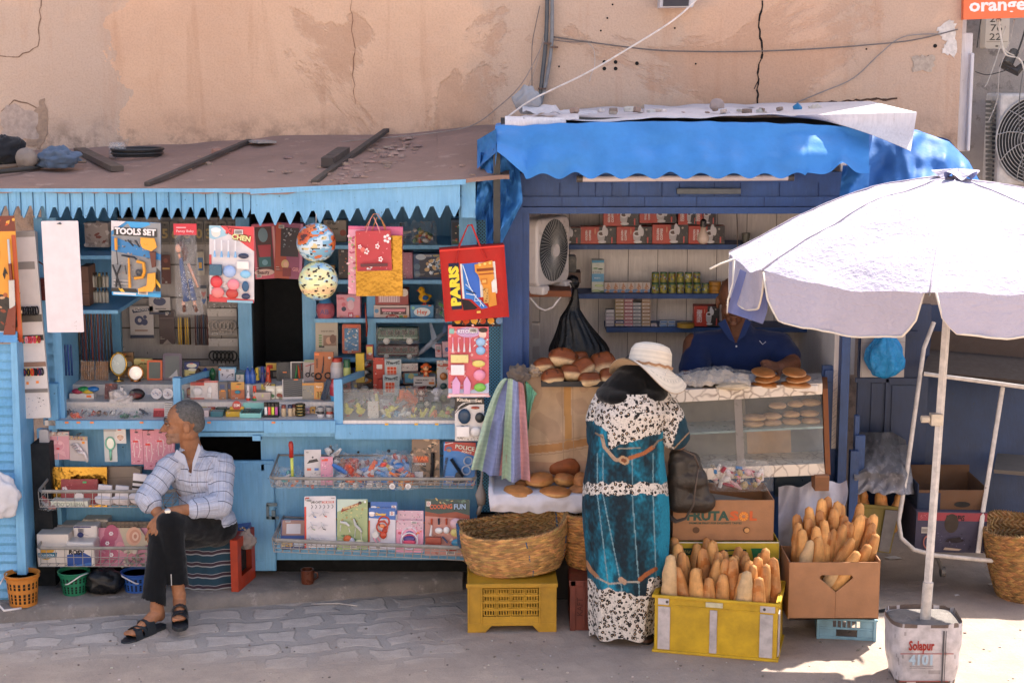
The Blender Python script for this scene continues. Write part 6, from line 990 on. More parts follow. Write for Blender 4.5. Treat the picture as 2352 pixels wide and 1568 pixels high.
def coffee(x0,y0,x1,y1,lb,flip=0,only=None,Y=1.74):
 els=[('r',0,0,.52,1,'b23a2a'),('r',.52,0,1,1,'2b2729'),('s',50,.5,.02,1,.98,['4a4446','6a6264','3a3436'],.02),('t','GOLDEN',.16,.5,.12,'e0d4d0',.62*(y1-y0)/(x1-x0),90,.04),('t','COFFEE',.26,.5,.12,'e0d4d0',.62*(y1-y0)/(x1-x0),90,.04),('p',[(.46,.55),(.70,.62),(.66,.2),(.56,.14),(.48,.25)],'b0acae'),('e',.58,.60,.11,.09,'d8d4d6'),('e',.58,.6,.08,.05,'4a3026'),('e',.66,.78,.06,.16,'c8c4c6'),('e',.72,.7,.05,.12,'c8c4c6'),('e',.60,.12,.12,.04,'c8c4c6'),('e',.84,.84,.03,.03,'a89c90'),('r',.86,.05,.9,.4,'c8504a'),('e',.4,.75,.02,.09,'c88868')]
 C('coffee_box',lb,'coffee box',x0,y0,x1,y1,Y,'b23a2a',els,th=.09)
nm=['leftmost, half behind the fan, in the lower row of red coffee boxes','second red coffee box in the lower row','third red coffee box in the lower row','fourth red coffee box in the lower row, beside the hanging bulb','rightmost red coffee box in the lower row']
for i,(a,b,t)in enumerate(((1256,1334,524),(1334,1415,521),(1416,1497,521),(1498,1580,516),(1581,1664,519))):coffee(a,t,b,560,nm[i])
for i,(a,b)in enumerate(((1386,1467),(1469,1552),(1558,1600),(1592,1644))):coffee(a,476,b,516+(3 if i<1 else-4*(i==1)),('first','second','third','fourth')[i]+' red coffee box of the upper row, cut by the lintel')
m=M();p=P(1615,517,1.3);m.lathe([(0,.03),(.022,.028),(.034,.05),(.034,.068),(.02,.1),(.014,.13)],'b8a894',18,c=p-Vector((0,0,.10)));m.ob('light_bulb',PL,sm=True,lb='unlit dusty bulb hanging in front of the coffee boxes',cat='light bulb')if 0 else None
bl=T('hanging_bulb','unlit dusty bulb in a black holder hanging in front of the coffee boxes','light bulb',P(1615,560,1.2));m=M('b8a494');p=P(1615,548,1.2);m.lathe([(0,-.032),(.02,-.027),(.033,-.008),(.033,.012),(.018,.04),(.013,.07)],None,18,c=p);m.ob('bulb_glass',PL,bl,sm=True);m=M('1c1816');m.lathe([(.015,.065),(.018,.066),(.018,.1),(.008,.11),(0,.11)],None,14,c=p);m.tube([p+Vector((0,0,.1)),P(1612,480,1.2)],.003,n=6);m.ob('bulb_holder',PL,bl,sm=40)
m=M();m.lathe([(.018,0),(.026,.065),(.0245,.065),(.017,.004),(0,.004)],'6a6a60',20,c=P(1713,560,1.8));m.ob('drinking_glass',PL,sm=45,lb='empty glass tumbler at the right of the top shelf',cat='glass')
m=M('4a3a30');m.tube([P(1692,480,1.2),P(1694,540,1.2),P(1693,600,1.2),P(1688,612,1.2),P(1690,622,1.2)],.003,n=6);m.ob('hanging_wire',ME,sm=True,lb='brown wire dangling beside the glass tumbler',cat='wire')
C('drink_carton','tall blue and white drink carton reading MOJITO','drink carton',1359,597,1387,675,1.80,'c4c8bc',[('r',0,.92,1,1,'4a90b0'),('r',0,.36,1,.6,'5a9cc0'),('t','MOJITO',.45,.47,.035,'c8d8e0',.5),('e',.4,.64,.36,.05,'3a3c40'),('t','delice',.4,.64,.035,'e0e0e0',.5),('e',.5,.86,.18,.06,'b8bcb0'),('e',.3,.76,.22,.06,'6a9060'),('e',.7,.74,.2,.06,'3a5a40'),('e',.6,.25,.36,.1,'8fae6a'),('e',.6,.25,.28,.075,'c0cc98'),('e',.35,.1,.33,.09,'7a9a58'),('e',.35,.1,.25,.065,'b8c490'),('e',.85,.08,.2,.07,'5a7a48')],th=.07)
for i in range(6):
 C('juice_box','small almond juice box in the row of six beside the tall carton','juice box',1388+17.6*i,648,1405+17.6*i,675,1.78,'b8aaa0',[('r',0,0,1,.4,'5a80a8'),('e',.45,.2,.3,.14,'a86a38'),('p',[(.2,.5),(.5,.98),(.85,.5),(.5,.3)],'a87858'),('s',14,.1,.1,.95,.95,['d8ccc4','a37654','c8b8ac'],.1)],th=.05,gr='six small juice boxes on the second shelf')
canlab=['3f6a7c','7a7a30','8a8a3c','b0b4b8']
def can(x,y1,lb,grp):
 s=ppm(x,y1,1.78);r=8.6*s;h=25*s;p=P(x,y1,1.78);m=M();m.lathe([(0,0),(r*.95,0),(r,.004),(r,h*.12),(r,h*.9),(r*.95,h*.94),(r*.95,h),(0,h*.98)],None,20,c=p,cols=['2a4a30','2a4a30','2a4a30','8a8434','2a5a38','2a5a38','2a5a38']);o=m.ob('tin_can',CARD,sm=45,lb=lb,cat='can',gr=grp)
 m=M();
 for k in range(8):a=R_(-90+random.uniform(-55,55));m.quad([(p.x+(r+.0008)*cos(a+da),p.y+(r+.0008)*sin(a+da),p.z+h*zz+dz)for zz in[random.uniform(.25,.7)]for da,dz in((-.2,0),(.2,0),(.2,.012),(-.2,.012))],random.choice(['2a5a8a','c8b84a','b8bcc0','7a3a28','3a6a30']))
 m.ob('label_print',CARD,o)
for i in range(6):can(1505+19*i,650,'green lidded yellow can in the upper row of cans','upper row of cans')
for i in range(7):can(1505+19.2*i,675,'green lidded yellow can in the lower row of cans','lower row of cans')
for j in range(3):
 for x in(1642,1672):
  if x==1672 and j<0:continue
  m=M();s=ppm(x,675,1.78);m.lathe([(0,0),(14*s,0),(14*s,9*s),(0,9*s)],'b07a28',22,c=P(x,675-10*j,1.78));m.ob('flat_tin',CARD,sm=45,lb='flat orange tin in the %s pile right of the cans'%('left'if x==1642 else 'right'),cat='tin',gr='flat orange tins, %s pile'%('left'if x==1642 else 'right'))
cols_=[(1391,6,'b0a8ac'),(1413,9,'a8906a'),(1434,9,'b87a80'),(1453,8,'8a8a8c'),(1474,9,'b09070')]
k=0
for ci,(x,n,c)in enumerate(cols_):
 for j in range(n-1 if n>6 else 5):
  if ci==0 and j>4:break
  y=751-j*8.2
  C('cigarette_pack',('first','second','third','fourth','fifth')[ci]+' column of stacked cigarette packs','cigarette pack',x,y-7.6,x+20,y,1.78,jit(c if not(ci==1 and j==1)else '3a4a78',.15),[('r',.1,.3,.9,.6,jit('d8d0cc')),('r',.25,.38,.7,.5,jit(c,.3))],th=.05,gr=('first','second','third','fourth','fifth')[ci]+' column of cigarette packs')
C('cigarette_pack','single pale cigarette pack lying right of the columns','cigarette pack',1496,743,1508,751,1.76,'c0b4b4',[('r',.2,.3,.8,.6,'6a6a8a')],th=.04)
for i,(x,y)in enumerate(((1515,751),(1534,751),(1516,743),(1534,743))):C('match_box',('lower left','lower right','upper left','upper right')[i]+' of four small blue and white boxes on the third shelf','match box',x,y-7,x+17,y,1.76,'a8b0bc',[('r',.1,.3,.9,.7,'4a74a8')],th=.04)
m=M('b08a34');s=ppm(1575,751,1.7);m.lathe([(0,0),(20*s,0),(20*s,9*s),(18*s,10*s),(0,10*s)],None,24,c=P(1575,751,1.72));m.ob('round_tin',CARD,sm=45,lb='yellow and blue round tin on the third shelf',cat='tin')
coffee(1594,702,1652,749,'dark red coffee box on the third shelf behind the vendor',Y=1.72)
def sack():
 r=T('garbage_bag','large black plastic sack hung from the fan bracket','plastic sack',P(1325,860,1.15));m=M('111214')
 prof=[(664,6,1321),(690,10,1320),(710,16,1316),(730,30,1316),(760,46,1322),(790,62,1328),(810,68,1330),(835,66,1334),(858,50,1330),(862,5,1330)]
 def f(u,v):
  k=v*(len(prof)-1);i=min(len(prof)-2,int(k));t=k-i;y=ax(prof[i][0],prof[i+1][0],t);rr=ax(prof[i][1],prof[i+1][1],t);cx=ax(prof[i][2],prof[i+1][2],t);a=2*PI*u
  q=1+.05*sin(a*17+5*nz(v*3,a))*min(1,v*3)*(1-v*.6)+.12*nz(cos(a)*2,sin(a)*2,v*4);p=P(cx,y,1.2);s=.0024;return p+Vector((cos(a)*rr*s*q,sin(a)*rr*s*.6*q,0))
 m.grid(f,90,40,wrap=True);m.ob('sack_body',BAG,r,sm=True);m=M('0e0f11');m.tube([P(1321,664,1.2),P(1312,650,1.2),P(1325,655,1.2)],.012,n=8);m.ob('knot',BAG,r,sm=True)
sack()
C('wall_sockets','small pale electrical boxes on the left wall of the stall','electrical box',1222,740,1240,860,1.3,'a8a09c',[('r',.1,.7,.9,.95,'8e8682'),('r',.1,.3,.9,.55,'8e8682')],th=.04)
zt=P(1300,880,.62).z
m=M('17181a');a=P(1243,888,.5);b=P(1415,876,.5);m.bb((a.x,.5,a.z),(b.x,.85,a.z+.012));m.bb((a.x,.495,a.z),(b.x,.505,b.z));m.bb((a.x,.5,a.z),(a.x+.008,.85,b.z));m.ob('baking_tray',ME,lb='black baking tray of rolls at the left of the counter',cat='tray')
def loaf(rx,ry,rz,top,side,seed,ridges=0,flat=0):
 m=M();T_=H(top);S=H(side)
 def f(u,v):
  th=PI*v;ph=2*PI*u;d=Vector((sin(th)*cos(ph),sin(th)*sin(ph),-cos(th)));k=1+.10*nz(d.x*1.8+seed,d.y*1.8,d.z*1.8)+.03*nz(d.x*6+seed,d.y*6,d.z*6)
  e=.75 if not flat else.9;q=Vector((math.copysign(abs(d.x)**e,d.x)*rx,math.copysign(abs(d.y)**e,d.y)*ry,d.z*rz))*k
  if ridges and d.z>.1:q.z-=rz*.10*abs(sin(d.x*ridges+seed))**6*0+rz*.08*(sin(d.x*ridges+seed)>.93)
  return q
 def cf(u,v):
  th=PI*v;z=-cos(th);t=max(0,min(1,(z+(.25 if flat else.5)+.25*nz(u*5,v*5,seed))/.5));t=t*t*(3-2*t);c=[S[i]*(1-t)+T_[i]*t for i in range(3)]
  if ridges and z>.1 and sin(sin(th)*cos(2*PI*u)*ridges+seed)>.9:c=[x*.45 for x in c]
  g=1+.25*nz(u*9,v*9,seed);return(c[0]*g,c[1]*g,c[2]*g,1)
 m.grid(f,36,22,wrap=True,cf_=cf);return m
rolls=[(1250,838,22,15,0,.64),(1293,822,32,21,12,.66),(1330,822,20,14,0,.7),(1385,836,28,26,-8,.64),(1312,856,26,17,8,.58),(1338,846,26,22,-30,.60),(1270,866,24,19,-4,.54),(1355,872,24,16,3,.53),(1400,866,22,20,10,.55)]
nmr=['small pale roll at the left end of the tray','large glossy roll on top of the pile','half hidden roll behind the pile','tall roll with ridges at the right of the pile','roll with a torn white side in the middle','roll tipped towards the camera beside the big one','square roll at the front left of the tray','roll at the front right with a white side','roll partly behind the hat']
for i,(x,y,rx,rz,an,Y)in enumerate(rolls):
 s=ppm(x,y,Y);m=loaf(rx*s*1.12,rx*s*.85,rz*s*1.1,'7e4018','dcbc90',i*3.1,ridges=9 if i in(1,3,6)else 0);o=m.ob('bread_roll',BREAD,wd=False,sm=True,lb=nmr[i],cat='bread roll',gr='bread rolls on the black tray');o.location=P(x,y,Y);o.rotation_euler=(R_(-18),R_(an),R_(i*40*0+10))
m=M();A=(1203,848);B=(1352,848)
def tf(u,v):
 x=ax(1203,1540,u);y=ax(848,1098,v);p=P(x,y,.60);p.y+=.02*sin(u*14+v*2)*v+.03*nz(u*3,v*3);return p
def tcf(u,v):
 x=ax(1203,1540,u);y=ax(848,1098,v);d=abs(x-(1302+.02*(y-848)))
 c=(.52,.36,.23,1)if nz(x*.02,y*.02)>-.1 else(.46,.31,.2,1)
 if d<8 and y<1030:c=(.50,.27,.10,1)
 yy=1035-(x-1203)*.13
 if abs(y-yy)<9:c=(.46,.24,.10,1)
 if abs(abs(y-yy)-14)<1.2 or abs(d-12)<1:c=(.40,.27,.17,1)
 if y>1060:c=(.42,.26,.17,1)
 k=1-.28*max(0,nz(x*.05,y*.016,3));return tuple(v_*k for v_ in c[:3])+(1,)
m.grid(tf,190,120,cf_=tcf);m.ob('counter_cloth',CL,sm=True,lb='stained beige oilcloth with orange bands hanging under the tray of rolls',cat='cloth')
lump('rag','crumpled beige cloth on top of the oilcloth corner','cloth',1208,842,1246,866,.62,'a8937c',CL,zg=P(1220,866,.6).z,amp=.5,seed=12)
def towel(lb,top,bot,Y,cols,seed,nu=40):
 m=M();n=len(cols)
 def f(u,v):
  a=[top[0],top[1]];b=[bot[0],bot[1]];
  w_=v**.8;xa=ax(ax(a[0][0],a[1][0],u),ax(b[0][0],b[1][0],u),v**.62);xc=xa;ya=ax(ax(a[0][1],a[1][1],u),ax(b[0][1],b[1][1],u),v);p=P(xc,ya,Y);p.y+=.03*sin(u*11+seed+v*1.5)*(.3+v*.7)+.02*nz(u*4,v*5,seed)-.01*v;p.z+=.012*nz(u*5,seed)*v;return p
 def cf(u,v):
  c=H(cols[min(n-1,int(u*n))]);k=.9+.1*sin(u*260)+.05*sin(v*500);return(c[0]*k,c[1]*k,c[2]*k,1)
 m.grid(f,nu,60,cf_=cf);return m.ob('towel',CL,sm=True,lb=lb,cat='towel')
G1,G2,B1,B2,P1,O1='b4ccb4','a0bca4','8f98c0','7a84ac','cc9494','c8844a'
towel('rear striped towel with a mint edge, pointing right',((1188,872),(1200,880)),((1216,1080),(1212,1060)),.60,[B1,O1,O1,B2,'7cc4a4'],1)
towel('striped towel corner with a mint green hem flared to the right',((1205,868),(1234,905)),((1212,1010),(1216,960)),.58,['7cc4a4','8ccfb0'],2,12)
m_=towel('left hanging towel striped green, blue and pink',((1160,868),(1186,872)),((1082,1074),(1160,1098)),.52,[G1,G2,B2,B2,B1,P1],3)
towel('right hanging towel striped green, blue and pink',((1168,868),(1200,880)),((1152,1102),(1218,1102)),.50,[G1,G1,B1,B1,P1,P1],5)
lump('dark_cloth_knot','grey knotted rag from which the towels hang','rag',1168,842,1212,882,.56,'6a6058',CL,zg=P(1190,882,.56).z,amp=.5,seed=14)
m=M('8a827e');m.tube([P(1108,1080,.6),P(1105,1110,.58),P(1104,1135,.58),P(1106,1158,.58)],[.006,.008,.03,.022],n=12);m.tube([P(1104,1160,.58),P(1098,1180,.6)],.012,n=8);m.ob('knotted_bag',TARP,sm=True,lb='small grey knotted bag hanging beside the upper right rack',cat='plastic bag')
zf2=P(1230,1118,.5).z
m=M('c9c5cc')
def wf(u,v):
 x=ax(1122,1352,u)
 if v<.5:k=v*2;p=P(x,1135,.38);return Vector((p.x+.03*(u-.5)*k*0,ax(.78,.38,k),p.z+.006*nz(u*6,v*6)+(.03*(1-k)**3)+(.03 if u<.04 else 0)))
 k=(v-.5)*2;p=P(x,1135,.38);return Vector((p.x+.02*k*(.5-u),.38-.02*sin(k*3)-.012*nz(u*9,k*2),p.z-.09*k-.03*k*abs(nz(u*5,2))))
m.grid(wf,60,30);m.ob('white_cloth',CL,sm=True,lb='white cloth over the tray of flat round breads',cat='cloth')
m=M('4a4440');a=P(1135,1140,.4);b=P(1345,1140,.4);m.bb((a.x,.68,0),(b.x,.84,a.z-.02));m.ob('table_base',MT,lb='dark low bench carrying the white cloth of flat breads',cat='bench')
fb=[(1292,1076,42,30,.62,'8a4a22',0,'large dark brown round loaf standing at the back of the white cloth'),(1240,1101,34,17,.52,'a86c3a',0,'flat bread lying on top of the heap in the middle'),(1298,1102,30,16,.54,'a4683a',-18,'tilted flat bread beside the big dark loaf'),(1335,1104,22,20,.50,'a86e40',20,'flat bread half hidden by the woman, upper one'),(1190,1127,38,11,.45,'b4763e',2,'flat bread at the front left corner of the white cloth'),(1276,1129,38,11,.42,'ac6c38',0,'flat bread at the front middle of the white cloth'),(1330,1127,26,14,.46,'b07444',0,'flat bread at the front right against the dress'),(1205,1112,24,12,.6,'a06838',0,'flat bread behind the front left one')]
for i,(x,y,rx,rz,Y,c,an,l)in enumerate(fb):
 s=ppm(x,y,Y);m=loaf(rx*s,rx*s*.8 if i else rx*s*.4,rz*s,c,'c09058'if i else '7c3f1c',i*2.3+9,flat=1);o=m.ob('flat_bread',BREAD,wd=False,sm=True,lb=l,cat='flat bread',gr='flat round breads on the white cloth');o.location=P(x,y,Y);o.rotation_euler=(0,R_(-an),R_(i*30))
def case():
 r=T('display_case','marble banded glass display case with seeded rolls on the counter','display case',P(1720,1090,.55))
 TL,TR=P(1535,897,.50),P(1889,880,.70);TL2,TR2=P(1535,925,.49),P(1889,905,.69);BL,BR=P(1545,1078,.34),P(1893,1064,.55);BL2,BR2=P(1545,1104,.34),P(1895,1090,.55)
 D=Vector((.05,.30,0))
 m=M();m.hexa([TL2,TR2,TR,TL],[TL2+D,TR2+D,TR+D,TL+D]);m.hexa([BL2,BR2,BR,BL],[BL2+D*1.3,BR2+D*1.3,BR+D*1.3,BL+D*1.3]);m.ob('marble_band',MARB,r)
 m=M('7c4a28');e=Vector((.03,0,0));m.hexa([BR2+Vector((.002,-.004,0)),BR2+e,TR+e+Vector((.0,0,-.03)),TR+Vector((.002,-.004,-.03))],[BR2+D*.6,BR2+e+D*.6,TR+e+D*.6,TR+D*.6]);m.ob('wood_end_frame',PAPER,r)
 m=M();m.quad([BL+Vector((0,.01,0)),BR+Vector((0,.01,0)),TR2+Vector((0,.01,0)),TL2+Vector((0,.01,0))]);m.ob('glass_front',GLASS,r)
 def q(u,v,d=0.0):
  a=BL.lerp(BR,u);b=TL2 .lerp(TR2,u);return a.lerp(b,v)+D*d
 m=M('8fa09c');z0=.0;m.hexa([q(0,.50,.03),q(1,.50,.03),q(1,.53,.03),q(0,.53,.03)],[q(0,.50,.9),q(1,.50,.9),q(1,.53,.9),q(0,.53,.9)]);m.ob('glass_shelf',PL,r)
 m=M();m.quad([q(0,0,.95),q(.48,0,.95),q(.48,1,.95),q(0,1,.95)],'8a8278');m.quad([q(.48,0,.94),q(.78,0,.94),q(.78,.5,.94),q(.48,.5,.94)],'c29a78');m.quad([q(.48,.5,.94),q(.8,.5,.94),q(.8,1,.94),q(.48,1,.94)],'4a4a48');m.quad([q(.78,0,.95),q(1,0,.95),q(1,.5,.95),q(.78,.5,.95)],'66707c');m.quad([q(.8,.5,.95),q(1,.5,.95),q(1,1,.95),q(.8,1,.95)],'2a3a5a');m.ob('back_panel',MT,r)
 m=M('8a827a');m.hexa([q(.42,0,.01),q(.47,0,.01),q(.47,1,.01),q(.42,1,.01)],[q(.42,0,.05),q(.47,0,.05),q(.47,1,.05),q(.42,1,.05)]);m.ob('middle_stile',PL,r)
 for i,(u,v,Rw)in enumerate([(.53,.57,34),(.66,.57,28),(.79,.57,28),(.92,.57,28),(.54,.66,34),(.66,.67,28),(.79,.68,26),(.91,.68,28),(.70,.82,26),(.82,.83,24),(.92,.84,30)]):
  p=q(u,v,.3);s=ppm(1700,950,p.y);m=loaf(Rw*s*.78,Rw*s*.6,.018,'b58c68','c8a27c',i+3.,flat=1);o=m.ob('seeded_roll',BREAD,wd=False,sm=True,lb=('lower shelf row','middle layer','top layer')[0 if i<4 else(1 if i<8 else 2)]+' seeded roll inside the glass case, number %s from the left'%(('one','two','three','four')[i%4]),cat='bread roll',gr='seeded rolls in the display case');o.location=p+Vector((0,0,.0))
case()
for k,(cx,n)in enumerate(((1757,3),(1828,3))):
 for j in range(3):
  x=cx+(0,6,-4)[j];y=883-14*j;Y=.68;s=ppm(x,y,Y);m=loaf(33*s,26*s,7.5*s,'a86a34','c8a078',k*7+j*2.,flat=1);o=m.ob('pita_bread',BREAD,wd=False,sm=True,lb=('bottom','middle','top')[j]+' flat loaf of the %s stack on the marble counter'%('left'if k==0 else 'right'),cat='flat bread',gr='stacked flat loaves on the counter');o.location=P(x,y,Y);o.rotation_euler=(0,R_((3,-5,-6)[j]),R_(j*50))
C('paper_stack','stack of brown cardboard pieces under the right end of the display case','cardboard stack',1872,1092,1904,1127,.50,'9a6c4c',[('r',0,.08*i,1,.08*i+.02,'6a4630')for i in range(1,12)],th=.12,mt=PAPER)
m=M('c9b8a4')
def wsf(u,v):x=ax(1566,1722,u);y=ax(896,852,v);p=P(x,890,.62);p.x+=.0;p.y=ax(.56,.84,v);p.z=P(1700,884,.62).z+.004;p.z+=.065*sin(PI*min(1,v*1.2))*(.5+.5*sin(PI*u))+.018*nz(u*7,v*5)+.012*nz(u*16,v*9)+.02*sin(v*9+u*3)*.3;return p
m.grid(wsf,70,40);m.ob('wrapped_flatbread',CL,sm=True,lb='heap of pale flat breads under a cloudy plastic sheet on the counter',cat='bread')
m=M();m.grid(lambda u,v:wsf(u*1.08-.02,v)+Vector((0,-.01,.02+.012*nz(u*12,v*8,4))),70,30);m.ob('plastic_sheet',FILM,sm=20,lb='cloudy plastic sheet over the pale flat breads',cat='plastic sheet')
m=loaf(.09,.05,.02,'cdb99c','d8c8ae',2.2,flat=1);o=m.ob('flat_bread',BREAD,wd=False,sm=True,lb='pale unbaked looking loaf at the edge of the plastic sheet',cat='flat bread');o.location=P(1682,886,.58)
toybag(1620,1056,1770,1122,.42,'bag of red white and blue wrapped sweets above the fruit box',['a83a48','d8c8c8','3a7ab0','d8a8a8','c86070','e0d8d4','a8905a'],34,seed=81,name='sweets_bag',cat='bag of sweets',rad=(.01,.024))
# ================= boxes
def obox(name,lb,cat,A,B,d,z0,h,mt,col):
 v=B-A;w=Vector((v.x,v.y,0)).length;r=T(name,lb,cat,(A.x,A.y,z0),rz=math.atan2(v.y,v.x));return r,w
def faceart(root,w,h,els,y=-.001,mt=CARD,nm='print'):
 m=M();k=0
 for e in els:
  yy=y-.0005*k;k+=1;t=e[0]
  if t=='r':m.quad([(e[1]*w,yy,e[2]*h),(e[3]*w,yy,e[2]*h),(e[3]*w,yy,e[4]*h),(e[1]*w,yy,e[4]*h)],e[5])
  elif t=='e':m.quad([(e[1]*w+e[3]*w*cos(a*PI/10),yy,e[2]*h+e[4]*w*sin(a*PI/10))for a in range(20)],e[5])
  elif t=='p':m.quad([(a*w,yy,b*h)for a,b in e[1]],e[2])
  elif t=='l':
   for a,b in zip(e[1],e[1][1:]):
    A_=Vector((a[0]*w,yy,a[1]*h));B_=Vector((b[0]*w,yy,b[1]*h));d=(B_-A_).normalized();s_=Vector((d.z,0,-d.x))*e[2]*w/2;m.quad([A_-s_,B_-s_,B_+s_,A_+s_],e[3])
  elif t=='t':m.text(e[1],e[2]*w,e[3]*h,e[4]*h,yy,e[5],w=e[6]*w if len(e)>6 and e[6]else None,rot=R_(e[7])if len(e)>7 else 0,bold=e[8]if len(e)>8 else.02,shear=e[9]if len(e)>9 else 0)
 return m.ob(nm,mt,root,wd=False)
def walls(m,w,d,h,t,col,bottom=True,taper=0):
 m.bb((0,0,0),(w,t,h),col);m.bb((0,d-t,0),(w,d,h),col);m.bb((0,t,0),(t,d-t,h),col);m.bb((w-t,t,0),(w,d-t,h),col)
 if bottom:m.bb((t,t,0),(w-t,d-t,t),col)
YA,YB=G(1502,1495),G(1783,1519)
yc,W=obox('bread_crate','yellow plastic crate with scuffed white corner plates, full of upright baguettes','crate',YA,YB,.36,0,.30,None,None)
m=M('c9a21c');h=.295;walls(m,W,.36,h,.012,'c9a21c');
m.bb((-.012,-.012,h-.012),(W+.012,.002,h+.004));m.bb((-.012,.358,h-.012),(W+.012,.372,h+.004));m.bb((-.012,.0,h-.012),(.002,.36,h+.004));m.bb((W-.002,0,h-.012),(W+.012,.36,h+.004));m.bb((-.01,-.01,-.0),(W+.01,.37,.014));m.bb((-.004,-.006,h-.05),(W+.004,.0,h-.044));m.ob('crate_body',DP,yc,wd=False,bev=.004)
m=M();
for u0,u1 in((.03,.13),(.455,.515),(.86,.965)):m.bb((u0*W,-.008,.018),(u1*W,-.001,h-.055),jit('bdb4b4',.08))
m.bb((.03*W,-.010,h-.045),(.12*W,-.002,h-.012),'c4bcbc');m.bb((.86*W,-.010,h-.045),(.98*W,-.002,h-.012),'c4bcbc');m.bb((W+.001,.02,.018),(W+.008,.09,h-.055),'bdb4b4');m.bb((.42*W,-.010,h-.04),(.56*W,-.0025,h-.014),'c8c0a0')
m.obs('corner_plate',ME,yc,wd=False,bev=.002)
m=M('4a4440');
for u in(.105,.895):m.tube([(u*W,-.014,h-.028),(u*W,-.009,h-.028)],.007,n=12)
m.obs('rivet',ME,yc,wd=False)
def bagmesh(seed,L=.46,r=.035):
 m=M();T1,S1,S2=H('b06a30'),H('dca464'),H('e8c490')
 def f(u,v):
  t=v;k=(sin(PI*min(1,max(0,t)))**.25)*(1+.10*nz(t*4,seed));a=2*PI*u;rr=r*k*(1+.05*nz(cos(a)*2+seed,sin(a)*2,t*6));
  fl=1.15 if True else 1
  sl=0
  for c in(.2,.45,.7,.9):
   d=(t-c)*L/.09+.5*sin(a*1)*.6
   if abs(d)<.5 and cos(a+PI/2+seed*.3)>.2:sl=max(sl,(1-abs(d)*2))
  rr*=1-.17*sl+.0;return Vector((rr*cos(a)*fl+.03*nz(t*1.6,seed+3),rr*sin(a)*.92+.02*nz(t*1.6,seed+7),L*t))
 def cf(u,v):
  a=2*PI*u;q=.5+.5*cos(a+PI/2+seed*.3)+.25*nz(cos(a)*3,v*8,seed);q=max(0,min(1,q));c=[S1[i]*(1-q)+T1[i]*q for i in range(3)]
  for cc in(.2,.45,.7,.9):
   d=(v-cc)*L/.09+.3*sin(a)
   if abs(d)<.32 and cos(a+PI/2+seed*.3)>.3:c=[c[i]*.82+S2[i]*.18 for i in range(3)]
  g=(.84+.3*((seed*.37)%1))*(1+.34*nz(u*6,v*9,seed+2));return(c[0]*g,c[1]*g,c[2]*g,1)
 m.grid(f,22,40,wrap=True,cf_=cf);me=m.mesh('baguette');me.materials.append(BREAD);me.polygons.foreach_set('use_smooth',[True]*len(me.polygons));return me
BM=[bagmesh(i*1.7+.5)for i in range(7)]
PALE=M();
def palemesh():
 me=bagmesh(5.5);ca=me.color_attributes['Col'];buf=np.empty(len(me.loops)*4,dtype=np.float32);ca.data.foreach_get('color',buf);b=buf.reshape(-1,4);b[:,:3]=b[:,:3]*.35+np.array(H('e0c498')[:3])*.6;ca.data.foreach_set('color',b.ravel().astype(np.float32));return me
PM=palemesh()
rr=random.Random(11);nb_=0
def bgt(loc,rx,ry,rz,lb,grp,me=None,sc=1,ws=1):
 o=bpy.data.objects.new('baguette',me or rr.choice(BM));COL.objects.link(o);o.location=loc;o.rotation_euler=(rx,ry,rz);o.scale=(ws,ws,sc);tag(o,lb,'baguette',grp)
cr=Matrix.Rotation(yc.rotation_euler.z,3,'Z')
rowname=['front','second','third','fourth','back']
for j in range(5):
 n=[8,8,9,9,8][j]
 for i in range(n):
  u=(i+.5+rr.uniform(-.12,.12))/n;x=.058+(W-.116)*u;y=.068+.058*j+rr.uniform(-.008,.008);L=(.88,.94,.98,1.0,1.02)[j]*rr.uniform(.90,1.08)
  if j==0 and i==0:L=1.03
  p=cr@Vector((x,y,.016));w_=1.02 if j==0 else.98
  bgt((YA.x+p.x,YA.y+p.y,p.z),R_(rr.uniform(-5,0)-(j-1)*1.2),R_(rr.uniform(-4,4)+(u-.5)*8),rr.uniform(-.8,.8)+yc.rotation_euler.z,('tall pale baguette at the front left corner of the yellow crate'if(i==0 and j==0)else 'baguette in the %s row of the yellow crate'%rowname[j]),('baguettes in the %s row of the yellow crate'%rowname[j])if not(i==0 and j==0)else None,me=PM if(i==0 and j==0)or(j==0 and i==6)else None,sc=L,ws=w_)
BA,BB=G(1875,1465),G(2012,1472)
for k in range(2):
 r,w=obox('plastic_crate',('lower light blue slotted crate under the baguette carton','upper light blue slotted crate behind the baguette carton')[k],'crate',BA+Vector((0,0,0)),BB,.4,.118*k,.118,None,None);r.location.y+=.335*k
 m=M('7fa9bd');h=.116;d=.66 if k==0 else.32
 xs_=[0,.06*w/.3];
 def fw(x0,x1,z0,z1):m.bb((x0*w,0,z0*h),(x1*w,.01,z1*h))
 fw(0,1,0,.14);fw(0,.33,.14,.46);fw(.68,1,.14,.46);fw(0,1,.46,.56);fw(0,.27,.56,.86);fw(.75,1,.56,.86);fw(0,1,.86,1)
 for i in range(6):
  x=.27+.08*i;fw(x+.055,x+.08,.56,.86)
 m.bb((0,.01,0),(.01,d,h));m.bb((w-.01,.01,0),(w,d,h));m.bb((0,d-.01,0),(w,d,h));m.bb((-.006,-.008,h*.9),(w+.006,.0,h));m.bb((0,-.008,.0),(.05*w,.0,h*.9));m.bb((.95*w,-.008,0),(w,0,h*.9));m.ob('crate_body',DP,r,wd=False,bev=.002)
CA,CB=P(1822,1406,-.03),P(2006,1405,-.03);cz=.238;
cz=CA.z if CA.z>.1 else.13
ct,w=obox('carton','brown cardboard carton with a cut-out handle, crammed with baguettes','carton',Vector((CA.x-.02,-.03,0)),Vector((CB.x+.02,-.03,0)),.32,.135,.30,None,None)
m=M('a37654');h=P(1900,1291,-.03).z-.135;d=.30
W0=w;cx=.52*w;t=.006
def pr(pts,c='a57856'):m.prism(pts,0,t,c)
